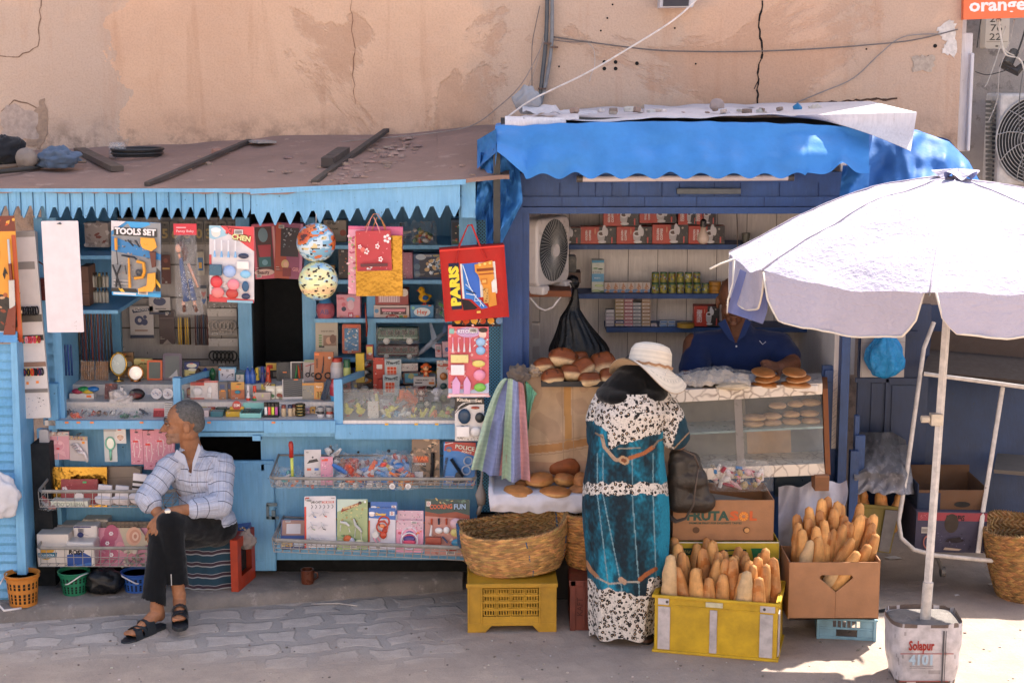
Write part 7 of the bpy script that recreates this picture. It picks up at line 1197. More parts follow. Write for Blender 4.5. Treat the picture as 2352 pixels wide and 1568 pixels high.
dz=.66*h;dw=.085;dh=.055
pr([(0,0),(cx,0),(cx,dz-dh),(cx-dw,dz+.02),(cx-dw*.9,dz+.035),(0,h)]);pr([(cx,0),(w,0),(w,h),(cx+dw*.9,dz+.035),(cx+dw,dz+.02),(cx,dz-dh)]);pr([(0,h),(cx-dw*.9,dz+.035),(cx+dw*.9,dz+.035),(w,h)])
m.bb((-.0,d,0),(w,d+t,h*.98));m.bb((-t,0,0),(0,d,h));m.bb((w,0,0),(w+t,d,h*1.04));m.bb((0,0,0),(w,d,t));m.bb((cx-.001,-.001,0),(cx+.001,0,dz-dh),'7c5236');m.ob('carton_body',PAPER,ct,wd=False)
carr=[(1850,1180,-4,.24),(1880,1145,-3,.25),(1905,1140,-1,.27),(1925,1150,2,.25),(1830,1200,-6,.12),(1845,1215,-3,.08),(1870,1190,2,.14),(1875,1210,-2,.07),(1898,1195,2,.10),(1865,1242,10,.03),(1940,1160,6,.22),(1955,1200,10,.16),(1972,1175,9,.2),(1990,1160,12,.24),(1925,1228,16,.05),(1955,1228,18,.06),(1960,1200,8,.12),(2005,1180,14,.2),(2012,1195,12,.14),(1985,1215,20,.10),(1972,1255,28,.02),(1995,1240,20,.05),(2010,1222,12,.06),(1915,1215,4,.12),(2018,1205,10,.1),(1836,1178,-6,.22),(1890,1172,-1,.2),(1915,1165,1,.2),(1945,1185,6,.19),(1860,1165,-4,.2),(1975,1205,12,.15),(1885,1232,2,.06),(1935,1202,7,.13),(1990,1185,11,.22)]
for i,(x,y,an,dy)in enumerate(carr):
 Y=.055+dy*.85;tip=P(x,y,Y);L=.46;a=R_(an);sc=min(1.32,max(.3,(tip.z-.145)/(L*cos(a))));base=tip-Vector((sin(a)*L*sc,.0,cos(a)*L*sc));
 base.x=max(ct.location.x+.05,min(ct.location.x+w-.05,base.x));d_=tip-base;an2=math.atan2(d_.x,d_.z);
 bgt(base,R_(-2),an2,rr.uniform(-.6,.6),'pale thin baguette leaning at the front left of the carton'if i==9 else 'baguette standing %s the brown carton'%('in the left half of'if x<1920 else 'in the sunlit right half of'),None if i==9 else 'baguettes in the %s half of the carton'%('left'if x<1920 else 'right'),me=PM if i==9 else None,sc=sc,ws=.93)
bgt((ct.location.x+.17,.045,.20),R_(0),R_(28),0,'baguette end showing through the carton handle hole',None,me=PM,sc=.5)
fA=P(1545,1240,.22);fB=P(1776,1240,.22)
lowz=P(1600,1240,.22).z
fr1,w=obox('fruit_box','open brown fruit carton lettered FRUTASOL on top of the banana box','carton',Vector((fA.x,.22,0)),Vector((fB.x,.22,0)),.36,lowz,.2,None,None)
h=P(1600,1148,.22).z-lowz;m=M('a07250');walls(m,w,.36,h,.005,'a37654');
m.ob('carton_body',PAPER,fr1,wd=False)
faceart(fr1,w,h,[('t','FRUTA',.34,.60,.22,'1f4a40',.42,0,.05),('t','S',.605,.60,.22,'c85a28',.09,0,.05),('e',.70,.60,.048,.048,'d8772e'),('e',.70,.60,.016,.016,'a37654'),('t','L',.79,.60,.22,'c85a28',.07,0,.05),('t','PREMIUM FRUIT FOR EXQUISITE TASTES',.42,.43,.05,'1f4a40',.52,0,.02),('e',.23,.26,.035,.032,'5a3a22'),('e',.73,.26,.035,.032,'5a3a22'),('e',.735,.255,.026,.024,'c8925a')]+[('l',[(.70+.02*cos(a*.628),.60+.02*w/h*sin(a*.628)),(.70+.045*cos(a*.628),.60+.045*w/h*sin(a*.628))],.004,'f0c050')for a in range(10)])
m=M('b8b0a8');m.quad([(0.02,.05,h*.8),(w-.02,.1,h*.55),(w-.02,.3,h*.6),(.02,.3,h*.95)]);m.ob('paper_liner',CL,fr1,wd=False)
bz=.235
fr2,w2=obox('banana_box','yellow and green banana box with upside down lettering under the fruit carton','carton',Vector((P(1540,1240,.2).x,.2,0)),Vector((P(1790,1240,.2).x,.2,0)),.40,bz,.2,None,None)
h2=lowz-bz-.003;m=M('c2a832');walls(m,w2,.40,h2,.006,'c2a832');m.bb((0,-.001,h2-.006),(w2,.0,h2),'d8d4c8');m.ob('carton_body',PAPER,fr2,wd=False)
faceart(fr2,w2,h2,[('p',[(.05,.70),(.4,.70),(.41,.78),(.4,.86),(.05,.86),(.03,.78)],'1c4232'),('t','Ecuadorian Product',.22,.78,.075,'b8b060',.34,180,.01,.3),('l',[(.4,.78),(.52,.82)],.01,'1c4232'),('l',[(.3,.5),(.45,.66),(.62,.72),(.7,.82),(.6,.82),(.5,.80)],.012,'1c4232'),('t','Premium Bananas',.54,.50,.12,'1c2c20',.42,174,.03,.3),('p',[(.74,.86),(.86,.86),(.93,.5),(.90,.3),(.84,.32),(.80,.5),(.77,.58)],'1f6a40'),('l',[(.2,.45),(.28,.6)],.008,'1c4232'),('p',[(.90,.3),(1,.3),(1,.62),(.95,.66)],'2a7a4a'),('t','(a)',.5,.2,.2,'1c2c20',.1,180),('e',.25,.56,.03,.02,'5a4020'),('e',.7,.5,.03,.02,'5a4020')])
m=M('3f3a34');m.bb((fr2 .location.x+.02,.22,0),(fr2 .location.x+w2-.02,.58,bz-.003));m.ob('wooden_pallet_box',PAPER,lb='dark low box hidden behind the yellow bread crate',cat='box')
LA,LB_=G(1074,1452),G(1278,1450)
yl,w=obox('plastic_crate','ochre slotted plastic crate under the large straw basket','crate',LA,LB_,.36,0,.26,None,None)
h=.262;m=M('b98c22');o_='b98c22'
m.bb((0,0,0),(.17*w,.012,h));m.bb((.80*w,0,0),(w,.012,h));m.bb((.17*w,0,.05),(.80*w,.012,.085));m.bb((.17*w,0,h-.025),(.80*w,.012,h))
for i in range(1,4):x=(.17+.1575*i)*w;m.bb((x-.003,-.004,.085),(x+.003,.010,h-.025))
for j in range(1,4):z=.085+(h-.11)/4*j;m.bb((.17*w,-.003,z-.004),(.80*w,.010,z+.004))
for i in range(4):
 for j in range(4):
  x0=(.17+.1575*i)*w+.004;z0=.085+(h-.11)/4*j+.004;cw=.1575*w-.008;ch=(h-.11)/4-.008
  for k in range(5):m.bb((x0+cw*k/4.6,0,z0),(x0+cw*k/4.6+cw*.11,.008,z0+ch))
  m.bb((x0,0,z0),(x0+cw,.008,z0+ch*.2));m.bb((x0,0.0005,z0+ch*.85),(x0+cw,.008,z0+ch))
m.prism([(0,0),(.2*w,0),(.27*w,.035),(.73*w,.035),(.8*w,0),(w,0),(w,.052),(0,.052)],-.002,.01);m.bb((w-.012,.012,0),(w,.36,h));m.bb((0,.012,0),(.012,.36,h));m.bb((0,.35,0),(w,.36,h));m.bb((-.006,-.008,h-.02),(w+.006,.0,h));m.bb((w-.002,0,h-.02),(w+.006,.36,h));m.bb((0,0,h-.006),(w,.36,h-.002));m.bb((.0,-.006,.04),(.02*w,.0,h));m.bb((.15*w,-.006,.04),(.17*w,.0,h));m.bb((.80*w,-.006,.04),(.82*w,.0,h));m.ob('crate_body',DP,yl,wd=False,bev=.002)
rA,rB=G(1309,1447),G(1380,1447)
rc_,w=obox('plastic_crate','dark red ribbed crate half hidden behind the woman','crate',rA,rB,.4,0,.27,None,None);m=M('6e3022');h=.27;m.bb((0,0,0),(w,.36,h));m.bb((-.006,-.006,h-.03),(w,.02,h));m.bb((.0,-.006,0),(.03,0,h));m.bb((.07,-.006,.02),(.08,0,h));m.bb((.13,-.006,.02),(.14,0,h));m.ob('crate_body',DP,rc_,wd=False,bev=.003)
m=M('4a2018');m.text('KAFT',.052,.13,.03,-.0075,'4a2018',rot=R_(90));m.ob('moulded_letters',MT,rc_,wd=False)
def basket(lb,c,rx,ry_,h,rows,n,rimf,tilt=(0,0),col='bd8f58',seed=0,r0=.78,th0=0,inner=True):
 r=T('straw_basket',lb,'basket',c,rx=R_(tilt[0]),ry=R_(tilt[1]));rr=random.Random(seed)
 def S(a,t,off=0):
  k=r0+(1-r0)*(1-max(0,1-t)**2.2);z=h*t+rimf(a)*max(0,t)**1.5;return Vector(((rx*k+off)*cos(a),(ry_*k+off)*sin(a),z))
 m=M()
 for j in range(rows):
  t0=(j+.5)/rows;dt=1/rows
  for i in range(n):
   a=2*PI*(i+rr.uniform(-.1,.1))/n;da=2*PI/n
   for s_ in(-1,1):
    tt0=t0;tt1=t0+s_*dt*.52;A=S(a-da*.2,tt0,.004);B=S(a+da*1.9,tt1,.0015);m.tube([A,A.lerp(B,.5)+(A.normalized()*.003),B],[.004,.0088,.003],jit(col,.34),n=5,flat=1)
 for i in range(130):
  a=rr.uniform(0,6.28);A=S(a,rr.uniform(.1,1),.004);d=Vector((rr.uniform(-1,1),rr.uniform(-1,1),rr.uniform(-.3,1)))*.035;m.tube([A,A+d*.6+Vector((0,0,.004)),A+d],.0009,'c8a068',n=4)
 m.ob('braided_wall',STRAW,r,wd=False,sm=True)
 m=M('a5825a');m.grid(lambda u,v:S(2*PI*u,v,-.002),48,8,wrap=True,cf_=None);[m.tube([S(2*PI*i/40-.05,(j+.5)/7,-.006),S(2*PI*i/40+.16,(j+.5+k_*.5)/7,-.010)],[.004,.007],jit('b08a5a',.25),n=5)for j in range(3,7)for i in range(40)for k_ in(-1,1)];m.lathe([(0,.004),(rx*r0,.004)],None,32,sy=ry_/rx);m.ob('inner_wall',STRAW,r,wd=False,sm=True)
 m=M()
 for i in range(90):
  a=2*PI*i/90;A=S(a,1,0);B=S(a+.09,1.0,0);m.tube([A+Vector((0,0,-.008)),A.lerp(B,.5)+Vector((0,0,.008)),B+Vector((0,0,-.008))],.004,jit('8f6a40',.25),n=5)
 m.ob('rim',STRAW,r,wd=False,sm=True)
 m=M('2f5578');
 for a,t in((-1.35,.9),(-1.3,.55),(-1.2,.15),(-.35,.7),(-.3,.4),(-.28,.15)):
  A=S(a,t,.007);B=S(a+.02,t-.16,.007);m.tube([A,B],.0035,n=5)
 for k in range(3):a=th0+.08*k;A=S(a,.98,.004);m.tube([A+Vector((0,0,.02)),A+Vector((-.02*0,-.01,-.02)),S(a,.6,.012)],.006,n=6)
 m.ob('blue_twine',CL,r,wd=False,sm=True);return r
c=P(1185,1340,.42);basket('large wide straw basket resting on the ochre crate',(c.x,.40,.268),.29,.205,.235,9,46,lambda a:.085*max(0,cos(a-.3))**5+.035*max(0,cos(a-PI))**8-.02*max(0,sin(-a-.4)),tilt=(0,-4),seed=1,th0=PI+.12)
c=P(1365,1330,.45);basket('second straw basket squeezed between the large basket and the woman',(c.x,.5,.275),.17,.2,.3,9,44,lambda a:.03*max(0,cos(a-PI))**4,tilt=(0,-6),col='b07c44',seed=2,th0=PI)
c=G(2345,1352);basket('straw basket standing on the ground at the right edge',(P(2368,1300,.75).x,.75,.0),.21,.2,.40,13,50,lambda a:.05*max(0,cos(a-2.2))**4,tilt=(0,-8),col='a67a48',seed=3,th0=2.6)
# ================= AWNINGS AND ROOF CLUTTER
BLU='3f82c4'
aw=T('blue_awning','bright blue tarpaulin awning with a scalloped front edge over the bread stall','awning',P(1550,400,.5))
def ytop(x):return 292-12*sin(PI*min(1,max(0,(x-1095)/900)))
def ybot(x):
 b=404+7*cos((x-1210)*2*PI/73)
 if x<1205:b=ax(345,400,max(0,(x-1137)/68))if x>1137 else 385
 if x>1850:b=398-22*math.exp(-((x-1937)/22)**2)
 return b
def awf(u,v):
 x=ax(1137,1996,u);t=ytop(x);b=ybot(x);y=ax(t,b,v);Y=ax(.64,.47,v)+.02*nz(u*9,v*2)+.004*sin(u*60+v*4)*v-.05*math.exp(-((u-.44)/.05)**2)*(1-v)*nz(1,2)
 w_=.012*sin((u*15+v*3))*(.3+.7*v)*(.4+nz(u*4,1))+.03*nz(u*6,v*2.5);p=P(x,y,Y+w_);p.z+=.008*nz(u*20,v*5);return p
m=M(BLU);m.grid(awf,170,24);
def awtop(u,v):a=awf(u,0);return Vector((a.x,ax(a.y,1.3,v),a.z-.01*v))
m.grid(awtop,120,6);m.ob('awning_sheet',TARP,aw,sm=60)
m=M('3a7abc')
def cor(u,v):
 x=ax(1096,1140,u);t=ax(322,296,u);b=ax(388,350,u);y=ax(t,b,v);return P(x,y,ax(.75,.50,u)+.05*sin(PI*v)+.03*nz(u*5,v*4))
m.grid(cor,20,20)
def side(u,v):
 a=ax(1104,1098,v)if v<.35 else ax(1098,1092,min(1,(v-.35)*2));b=ax(1190,1200,min(1,v*2))if v<.55 else ax(1200,1152,(v-.55)/.45);y=ax(350,560 if u>.4 else 505,v);x=ax(a,b,u);p=P(x,y,.66+.06*sin(u*8+v*6)+.06*nz(u*6,v*5)+.03*nz(u*14,v*9));return p
m.grid(side,44,50);m.ob('side_drape',TARP,aw,sm=60)
m=M('26282a');m.bb((P(1133,350,.58).x,.57,P(1140,560,.58).z),(P(1149,350,.58).x,.6,P(1140,342,.58).z));m.ob('awning_post',ME,aw)
m=M('3a78bc')
def rt(u,v):
 x=ax(1936,2000,u);y=ax(380,450,v);return P(x-8*v,y,.56+.05*sin(u*6+v*3)+.03*nz(u*4,v*4))
m.grid(rt,20,20);m.ob('corner_drape',TARP,aw,sm=60)
tp=T('blue_tarpaulin','large blue tarpaulin draped over the things right of the awning','tarpaulin',P(2120,440,.9));m=M('3f74b8')
out=[(1985,298),(2060,300),(2118,303),(2180,325),(2225,370),(2258,430)]
def tpf(u,v):
 k=u*(len(out)-1);i=min(len(out)-2,int(k));t=k-i;x=ax(out[i][0],out[i+1][0],t);y0=ax(out[i][1],out[i+1][1],t);xb=ax(1990,2262,u);y=ax(y0,520,v);xx=ax(x,xb,v**.7);Y=1.15-.35*v**.6+.10*sin(u*8+v*2)*v+.07*nz(u*5,v*3)+.03*nz(u*12,v*6);return P(xx,y,Y)
m.grid(tpf,70,34);m.grid(lambda u,v:tpf(u,0)+Vector((0,.7*v,.05*sin(PI*v)-.15*v+.02*nz(u*6,v*4))),70,12);m.ob('tarpaulin_sheet',TARP,tp,sm=60)
rf=T('sheet_roof','pale warped sheets forming the littered roof of the bread stall','roof',P(1600,260,1.0))
def rs(x0,x1,yf0,yf1,yb0,yb1,Yf,Yb,col,th=.006,seed=0,nm='roof_sheet'):
 m=M(col)
 def f(u,v,o=0):
  a=P(ax(x0,x1,u),ax(yf0,yf1,u),Yf);b=P(ax(x0,x1,u),ax(yb0,yb1,u),Yb);p=a.lerp(b,v);p.z+=.025*nz(u*4+seed,v*2)+.01*nz(u*11,v*5,seed)+o;return p
 m.grid(f,60,14);m.grid(lambda u,v:f(u,v,-th),60,14);m.grid(lambda u,v:f(u,0,-th*v),60,1);m.grid(lambda u,v:f(u,1,-th*v),60,1);m.grid(lambda u,v:f(1,u,-th*v),14,1);m.grid(lambda u,v:f(0,u,-th*v),14,1);m.ob(nm,DUCT,rf,sm=50)
rs(1300,2010,272,262,252,238,.75,2.15,'c2bcb8',seed=1);rs(1160,1330,288,272,268,256,.7,1.6,'c8c4c4',seed=2);rs(1480,1960,262,264,240,238,1.1,2.1,'c8c2be',seed=5)
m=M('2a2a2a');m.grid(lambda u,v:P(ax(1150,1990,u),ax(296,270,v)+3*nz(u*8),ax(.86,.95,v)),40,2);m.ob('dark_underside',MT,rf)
m=M('d0caca');
def dr_(u,v):
 a=(ax(1780,2106,u),ax(266,258,u));b=(ax(1850,2092,u),ax(272,347,u**1.5));return P(ax(a[0],b[0],v),ax(a[1],b[1],v),ax(.80,.42,u)-.10*v*u+.03*sin(PI*v)*u)
m.grid(dr_,40,20);m.grid(lambda u,v:dr_(u,v)+Vector((0,.006,-.002)),40,20);m.grid(lambda u,v:dr_(u,0)+Vector((0,1.1*v,.03*v)),40,4);m.ob('drooping_sheet',DUCT,rf,sm=60)
m=M('c8c4c2')
def curl(u,v):x=ax(1160,1300,u);a=PI*1.1*v;p=P(x,282-6*u,.72);return p+Vector((0,.05*cos(a)*(1-u*.6),.045*sin(a)*(1-u*.5)-.01))
m.grid(curl,20,14);m.ob('curled_sheet',DUCT,rf,sm=60)
def piece(name,lb,cat,pts,Y,r,col,mt,flat=1,n=8):m=M(col);m.tube([P(x,y,Y)if not isinstance(Y,list)else P(x,y,Y[i])for i,(x,y)in enumerate(pts)],r,n=n,flat=flat);return m.ob(name,mt,sm=45,lb=lb,cat=cat)
def Rf(x,y):
 lo,hi=.56,2.2
 def zr(X,Yv):
  u=(X+70)/1240;v=(Yv-.55)/1.65;return rooff(max(0,min(1,u)),max(0,min(1,v))).z
 for _ in range(24):
  mid_=(lo+hi)/2;p=P(x,y,mid_)
  if p.z>zr(x,mid_):lo=mid_
  else:hi=mid_
 return P(x,y,lo)
def board(lb,x0,y0,x1,y1,w,th,col='4a423e',name='wooden_batten',cat='wood batten'):
 a=Rf(x0,y0)+Vector((0,0,th*.6));b=Rf(x1,y1)+Vector((0,0,th*.6));d=(b-a);L=d.length;d.normalize();s=d.cross(Vector((0,0,1))).normalized()*w/2;up=Vector((0,0,th/2));m=M(col);n=10
 for i in range(n):
  p=a+d*L*i/n;q=a+d*L*(i+1)/n+up*0;j=.003*nz(i*1.7,x0);m.hexa([p-s-up,p+s-up,p+s+up+Vector((0,0,j)),p-s+up],[q-s-up,q+s-up,q+s+up,q-s+up+Vector((0,0,j))],jit(col,.12))
 return m.ob(name,MT,lb=lb,cat=cat)
board('long dark batten slanting across the middle of the brown roof',338,428,572,328,.032,.02);board('long dark batten slanting across the right of the brown roof',722,424,888,304,.034,.022)
board('short thick dark plank lying beside the right batten',752,386,790,360,.07,.05);board('short split plank leaning on the stones at the left',183,352,270,395,.07,.03,'5a4c44')
m=M('2a2a2c');c=Rf(316,358);
for k,(rr_,z)in enumerate(((.135,.005),(.145,.018),(.138,.03),(.148,.04))):m.tube([(c.x+rr_*cos(a*PI/16),c.y+rr_*sin(a*PI/16)*1.1,c.z+z)for a in range(32)],.008,n=6,cz_=True)
m.ob('wheel_rim',ME,sm=True,lb='black bottomless round rim lying on the left of the brown roof',cat='rim')
m=M();c=Rf(270,362);m.lathe([(.05,0),(.052,.06),(.045,.09),(.043,.088),(.049,.005)],'b8b0aa',20,c=c);m.ob('plastic_jar',FILM,sm=True,lb='clear plastic jar standing behind the black rim',cat='jar')
m=M('a29a94');m.box(Rf(600,330)+Vector((0,0,.012)),(.12,.20,.012),R=Matrix.Rotation(.5,3,'Z'));m.ob('roof_tile',RUBBLE,lb='grey flat tile at the top of the middle batten',cat='tile')
lump('black_sack','dark cloth bundle at the left end of the roof','bundle',-30,318,54,372,1.3,'26272c',CL,zg=Rf(20,368).z-.01,amp=.4,seed=21);lump('plastic_bottle','dusty plastic canister lying on the left of the roof','canister',36,342,84,375,1.2,'8a7c72',DP,zg=Rf(60,372).z-.01,amp=.1,seed=22);lump('blue_rag','faded blue grey cloth on the roof beside the canister','cloth',90,342,178,372,1.25,'5a6a80',CL,zg=Rf(130,368).z-.02,amp=.5,seed=23)
for i,(a,b)in enumerate((((0,382),(198,380)),((0,398),(160,384)),((0,390),(120,372)),((0,412),(100,392)))):
 p,q=Rf(*a),Rf(*b);m=M(('8f7a68','7a6656','96806e','3c3834')[i]);m.tube([p+Vector((-.2,0,.02)),p.lerp(q,.5)+Vector((0,0,.03)),q+Vector((0,0,.02))],[.012,.014,.008],n=8);m.ob('stick',MT,sm=True,lb=('longest pale stick','second pale stick','short pale stick','dark lower stick')[i]+' in the bundle at the left end of the roof',cat='stick')
rr=random.Random(31)
for i in range(120):
 if i<95:t=rr.random();x=ax(740,930,t)+rr.uniform(-25,45);y=ax(418,315,t)+rr.uniform(-8,30)
 else:x,y=rr.uniform(430,1120),rr.uniform(350,420)
 if y<312 or y>424:continue
 c=Rf(x,y);q=rr.uniform(.008,.036);m=M(jit('a5887a',.2));R=Matrix.Rotation(rr.uniform(0,6),3,'Z');pts=[R@Vector((q*rr.uniform(.6,1.2)*cos(k*PI/3),q*rr.uniform(.6,1.2)*sin(k*PI/3),0))for k in range(6)]
 m.add([c+p for p in pts]+[c+p*.8+Vector((0,0,q*.35))for p in pts],[(6,7,8,9,10,11)]+[(k,(k+1)%6,6+(k+1)%6,6+k)for k in range(6)]);m.ob('plaster_chip',RUBBLE,lb='fallen plaster chip on the brown roof',cat='plaster chip',gr='plaster chips scattered on the brown roof')
m=M('a87e6c');c=Rf(498,357);m.box(c+Vector((0,0,.02)),(.05,.045,.035),R=Matrix.Rotation(.7,3,'Z')@Matrix.Rotation(.3,3,'X'));m.ob('stone',RUBBLE,bev=.006,lb='angular pink stone alone on the brown roof',cat='stone')
for i in range(26):
 x=rr.choice([rr.uniform(1250,1500),rr.uniform(1500,1750),rr.uniform(1650,1960)]);y=rr.uniform(252,262);p=P(x,y,1.15);q=rr.uniform(.01,.028);m=M(jit(rr.choice(['a08478','b8a89c','8a7468','c8c0ba']),.15));m.box(p+Vector((0,0,q*.3)),(q*2,q*1.4,q),R=Matrix.Rotation(rr.uniform(0,3),3,'Z')@Matrix.Rotation(rr.uniform(-.3,.3),3,'X'));m.ob('rubble_piece',RUBBLE,bev=q*.2,lb='small rubble lump on the pale sheet roof',cat='rubble',gr='rubble lumps on the sheet roof')
piece('plastic_scrap','scrap of bright blue plastic on the sheet roof','scrap',[(1824,252),(1832,248),(1840,252)],1.2,[.02,.03,.015],'2f7aa8',TARP)
lump('paper_scrap','crumpled white paper on the sheet roof beside the blue scrap','paper',1858,244,1888,262,1.2,'c8bcb0',CL,zg=P(1870,262,1.2).z,amp=.6,seed=33)
lump('grey_bag','torn translucent bag with dark print at the left end of the sheet roof','plastic bag',1183,205,1242,262,1.3,'98989c',TARP,zg=P(1210,262,1.3).z,amp=.35,seed=34,dep=.5)
m=M('8a8c92');m.grid(lambda u,v:P(ax(1200,1370,u),ax(258,240 if u<.5 else 250,v)+5*u,1.2+.1*v)+Vector((0,0,.02*nz(u*8,v*4))),20,6);m.ob('grey_sheet',DUCT,sm=50,lb='bent grey sheet lying behind the torn bag',cat='sheet')
lump('plastic_bottle','cut off grey bottle neck standing on the sheet roof','bottle',1630,228,1664,254,1.4,'a49088',DP,zg=P(1650,256,1.4).z,amp=.1,seed=35)
m=M('d8ccca');a=P(1333,411,.72);b=P(1815,408,.72);m.tube([a,b],.016,n=14);tb=m.ob('fluorescent_tube',PL,sm=45,lb='unlit fluorescent tube under the scalloped awning edge',cat='lamp');m=M('5a5450');m.tube([a-Vector((.02,0,0)),a+Vector((.012,0,0))],.018,n=12);m.tube([b-Vector((.012,0,0)),b+Vector((.02,0,0))],.018,n=12);m.obs('end_cap',ME,tb,sm=45);m=M('3a6aa8');m.bb((a.x,.75,a.z-.012),(b.x+.03,.84,a.z+.03));m.ob('holder',ME,tb)
m=M('565c60');pb(m,1555,433,1702,446,.80,.83);m.ob('metal_bar',ME,bev=.003,lb='grey metal bar fixed to the blue lintel',cat='bar')
# ================= WALL CABLES AND PIPES
def cable(lb,pts,Y,r,col,name='cable',cat='cable'):
 q=[P(*p,Y)for p in pts];o=[]
 for i in range(len(q)-1):
  for k in range(6):
   t=k/6;p0=q[max(0,i-1)];p1=q[i];p2=q[i+1];p3=q[min(len(q)-1,i+2)];o.append(.5*((2*p1)+(p2-p0)*t+(2*p0-5*p1+4*p2-p3)*t*t+(3*p1-p0-3*p2+p3)*t**3))
 o.append(q[-1]);m=M(col);m.tube(o,r,n=6);return m.ob(name,ME,sm=True,lb=lb,cat=cat)
c1=cable('dark grey conduit running down the wall, left of the pair',[(1257,-10),(1254,90),(1244,190),(1238,240)],2.16,.014,'50545a','conduit','pipe');cable('lighter grey conduit beside the dark one',[(1268,-10),(1267,100),(1256,180),(1240,245)],2.15,.012,'7d7f84','conduit','pipe')
m=M('5a4038');
for x,y in((1258,100),(1273,109),(1245,204)):pb(m,x-9,y-2,x+9,y+2,2.13,2.2)
m.obs('pipe_clamp',ME,c1)
YC=2.17
cable('thin dark cable sagging along the wall to the right corner',[(1270,85),(1360,98),(1500,115),(1620,119),(1745,118),(1880,112),(2000,103),(2100,92),(2200,68)],YC,.0045,'6f6660');cable('second thin cable parallel near the conduits',[(1270,92),(1310,97),(1360,96)],YC,.003,'7a6e66')
cable('grey cable dropping from the corner to the sheet roof',[(2160,78),(2075,85),(2020,125),(1960,180),(1880,215),(1790,252)],YC,.004,'8e8680');cable('pale cord hanging short from the sagging cable',[(1350,98),(1364,115),(1366,150),(1358,172),(1354,188)],YC,.0025,'c0b4ac')
cable('cable looped from a nail beside the conduits',[(1240,14),(1230,60),(1222,110),(1222,200)],YC,.003,'6a625e');cable('cable falling from the conduits to the brown roof',[(1250,95),(1200,190),(1140,250),(1080,290),(985,307),(870,318),(560,345),(250,360),(60,362)],1.98,.0035,'9a8c84')
cable('thin pale wire left of the conduits',[(1268,20),(1250,80),(1225,170),(1195,235)],YC,.002,'a89c94');cable('thick white rope slanting from the roof corner up to the right',[(1150,282),(1180,258),(1230,225),(1340,172),(1430,120),(1545,48),(1610,-10)],1.2,.0055,'d8cec8','rope','rope')
fl=T('wall_lamp_housing','white and dark open housing cut by the top edge of the wall','lamp housing',P(1570,10,2.1));m=M('d0ccd0');m.prism([(P(x,y,2.05).x,P(x,y,2.05).z)for x,y in((1515,18),(1590,17),(1602,-12),(1516,-12))],2.02,2.2);m.ob('housing',ME,fl);m=M('403c40');m.prism([(P(x,y,2.0).x,P(x,y,2.0).z)for x,y in((1523,15),(1582,14),(1584,-12),(1525,-12))],2.01,2.02);m.ob('housing_inside',MT,fl)
# ================= RIGHT: duct, meter, sign, AC
m=M();pb(m,2196,76,2236,348,2.25,2.5);m.bb((P(2232,100,2.2).x,2.2,P(2232,348,2.2).z),(P(2240,100,2.2).x,2.5,P(2240,122,2.2).z));m.ob('vertical_duct',DUCT,bev=.008,lb='tall chalky white box panel at the end of the peach wall',cat='panel')
m=M();pb(m,2204,15,2222,78,2.5,2.6);m.ob('downpipe',DUCT,lb='short pale pipe above the white panel',cat='pipe')
mt_=C('meter_box','beige meter box with hand painted numbers beneath the orange sign','meter box',2262,20,2316,112,2.7,'bdb6aa',[('t','26',.4,.72,.17,'3a3a38',.5,0,.01),('t','76',.45,.5,.17,'3a3a38',.5,0,.01),('t','22',.42,.28,.17,'3a3a38',.5,0,.01),('r',.05,.16,.95,.18,'9a9488'),('e',.5,.06,.07,.04,'5a564e')],th=.12,rc=.1)
sg=C('shop_sign','orange shop sign reading orange, cut by the top right corner','sign',2213,-30,2420,42,2.15,'e86a3a',[('t','orange',.375,.42,.40,'f0e4e0',.63,0,.03)],th=.05,ry=-2)
ac=T('air_conditioner','white outdoor air conditioner unit with a round fan grille at the right edge','air conditioner',P(2330,430,2.3));m=M('c6c1bd');pb(m,2288,216,2480,425,2.3,2.62);m.ob('casing',ME,ac,bev=.015)
a=P(2288,216,2.3);m=M('3a3a3c');
for i in range(18):y=232+i*10.5;p=P(2284,y,2.31);pb(m,2278,y,2287,y+6,2.36,2.5)
m.ob('side_vents',PL,ac);c=P(2378,322,2.29);m=M('1d1f21');R_a=.245;m.quad([(c.x+R_a*cos(t*PI/20),2.296,c.z+R_a*1.1*sin(t*PI/20))for t in range(40)]);m.ob('fan_opening',MT,ac)
m=M('b8b4b0');
for k in range(1,14):q=R_a*k/13.;m.tube([(c.x+q*cos(t*PI/24),2.285-.015*(1-k/13),c.z+q*1.1*sin(t*PI/24))for t in range(48)],.0025 if k<13 else.006,n=4,cz_=True)
for k in range(10):a_=k*PI/5;m.tube([(c.x+R_a*t_*cos(a_+.5*t_),2.28-.012*(1-t_),c.z+R_a*1.1*t_*sin(a_+.5*t_))for t_ in(0,.25,.5,.75,1)],.003,n=4)
m.ob('fan_grille',ME,ac,sm=True)
for i,(pts,c_)in enumerate((([(2295,45),(2300,90),(2310,125),(2345,140),(2356,200),(2358,330)],'cfc6ba'),([(2290,45),(2305,110),(2330,128)],'c8bfb2'),([(2330,45),(2318,100),(2296,160),(2290,230),(2270,280)],'a8a098'),([(2254,40),(2248,80),(2244,110)],'26282a'),([(2362,40),(2345,100),(2325,150)],'1f2123'),([(2310,60),(2290,130),(2270,185),(2262,200)],'b8b0a6'),([(2240,165),(2265,172),(2290,168),(2316,160)],'2a2a2c'),([(2352,150),(2340,260),(2352,420)],'6a6866'))):
 cable(('long cream','second cream','grey hanging','short black','thick black','pale thin','dark looping','dark straight')[i]+' cable in the tangle under the orange sign',pts,2.2,.0055 if i in(0,4)else.0035,c_)
m=M('3a3632');m.tube([P(2330,120,2.5),P(2310,150,2.4),P(2335,165,2.4),P(2365,135,2.4)],[.03,.04,.03,.01],n=8);m.ob('bracket',ME,lb='dark rusty bracket above the air conditioner',cat='bracket')
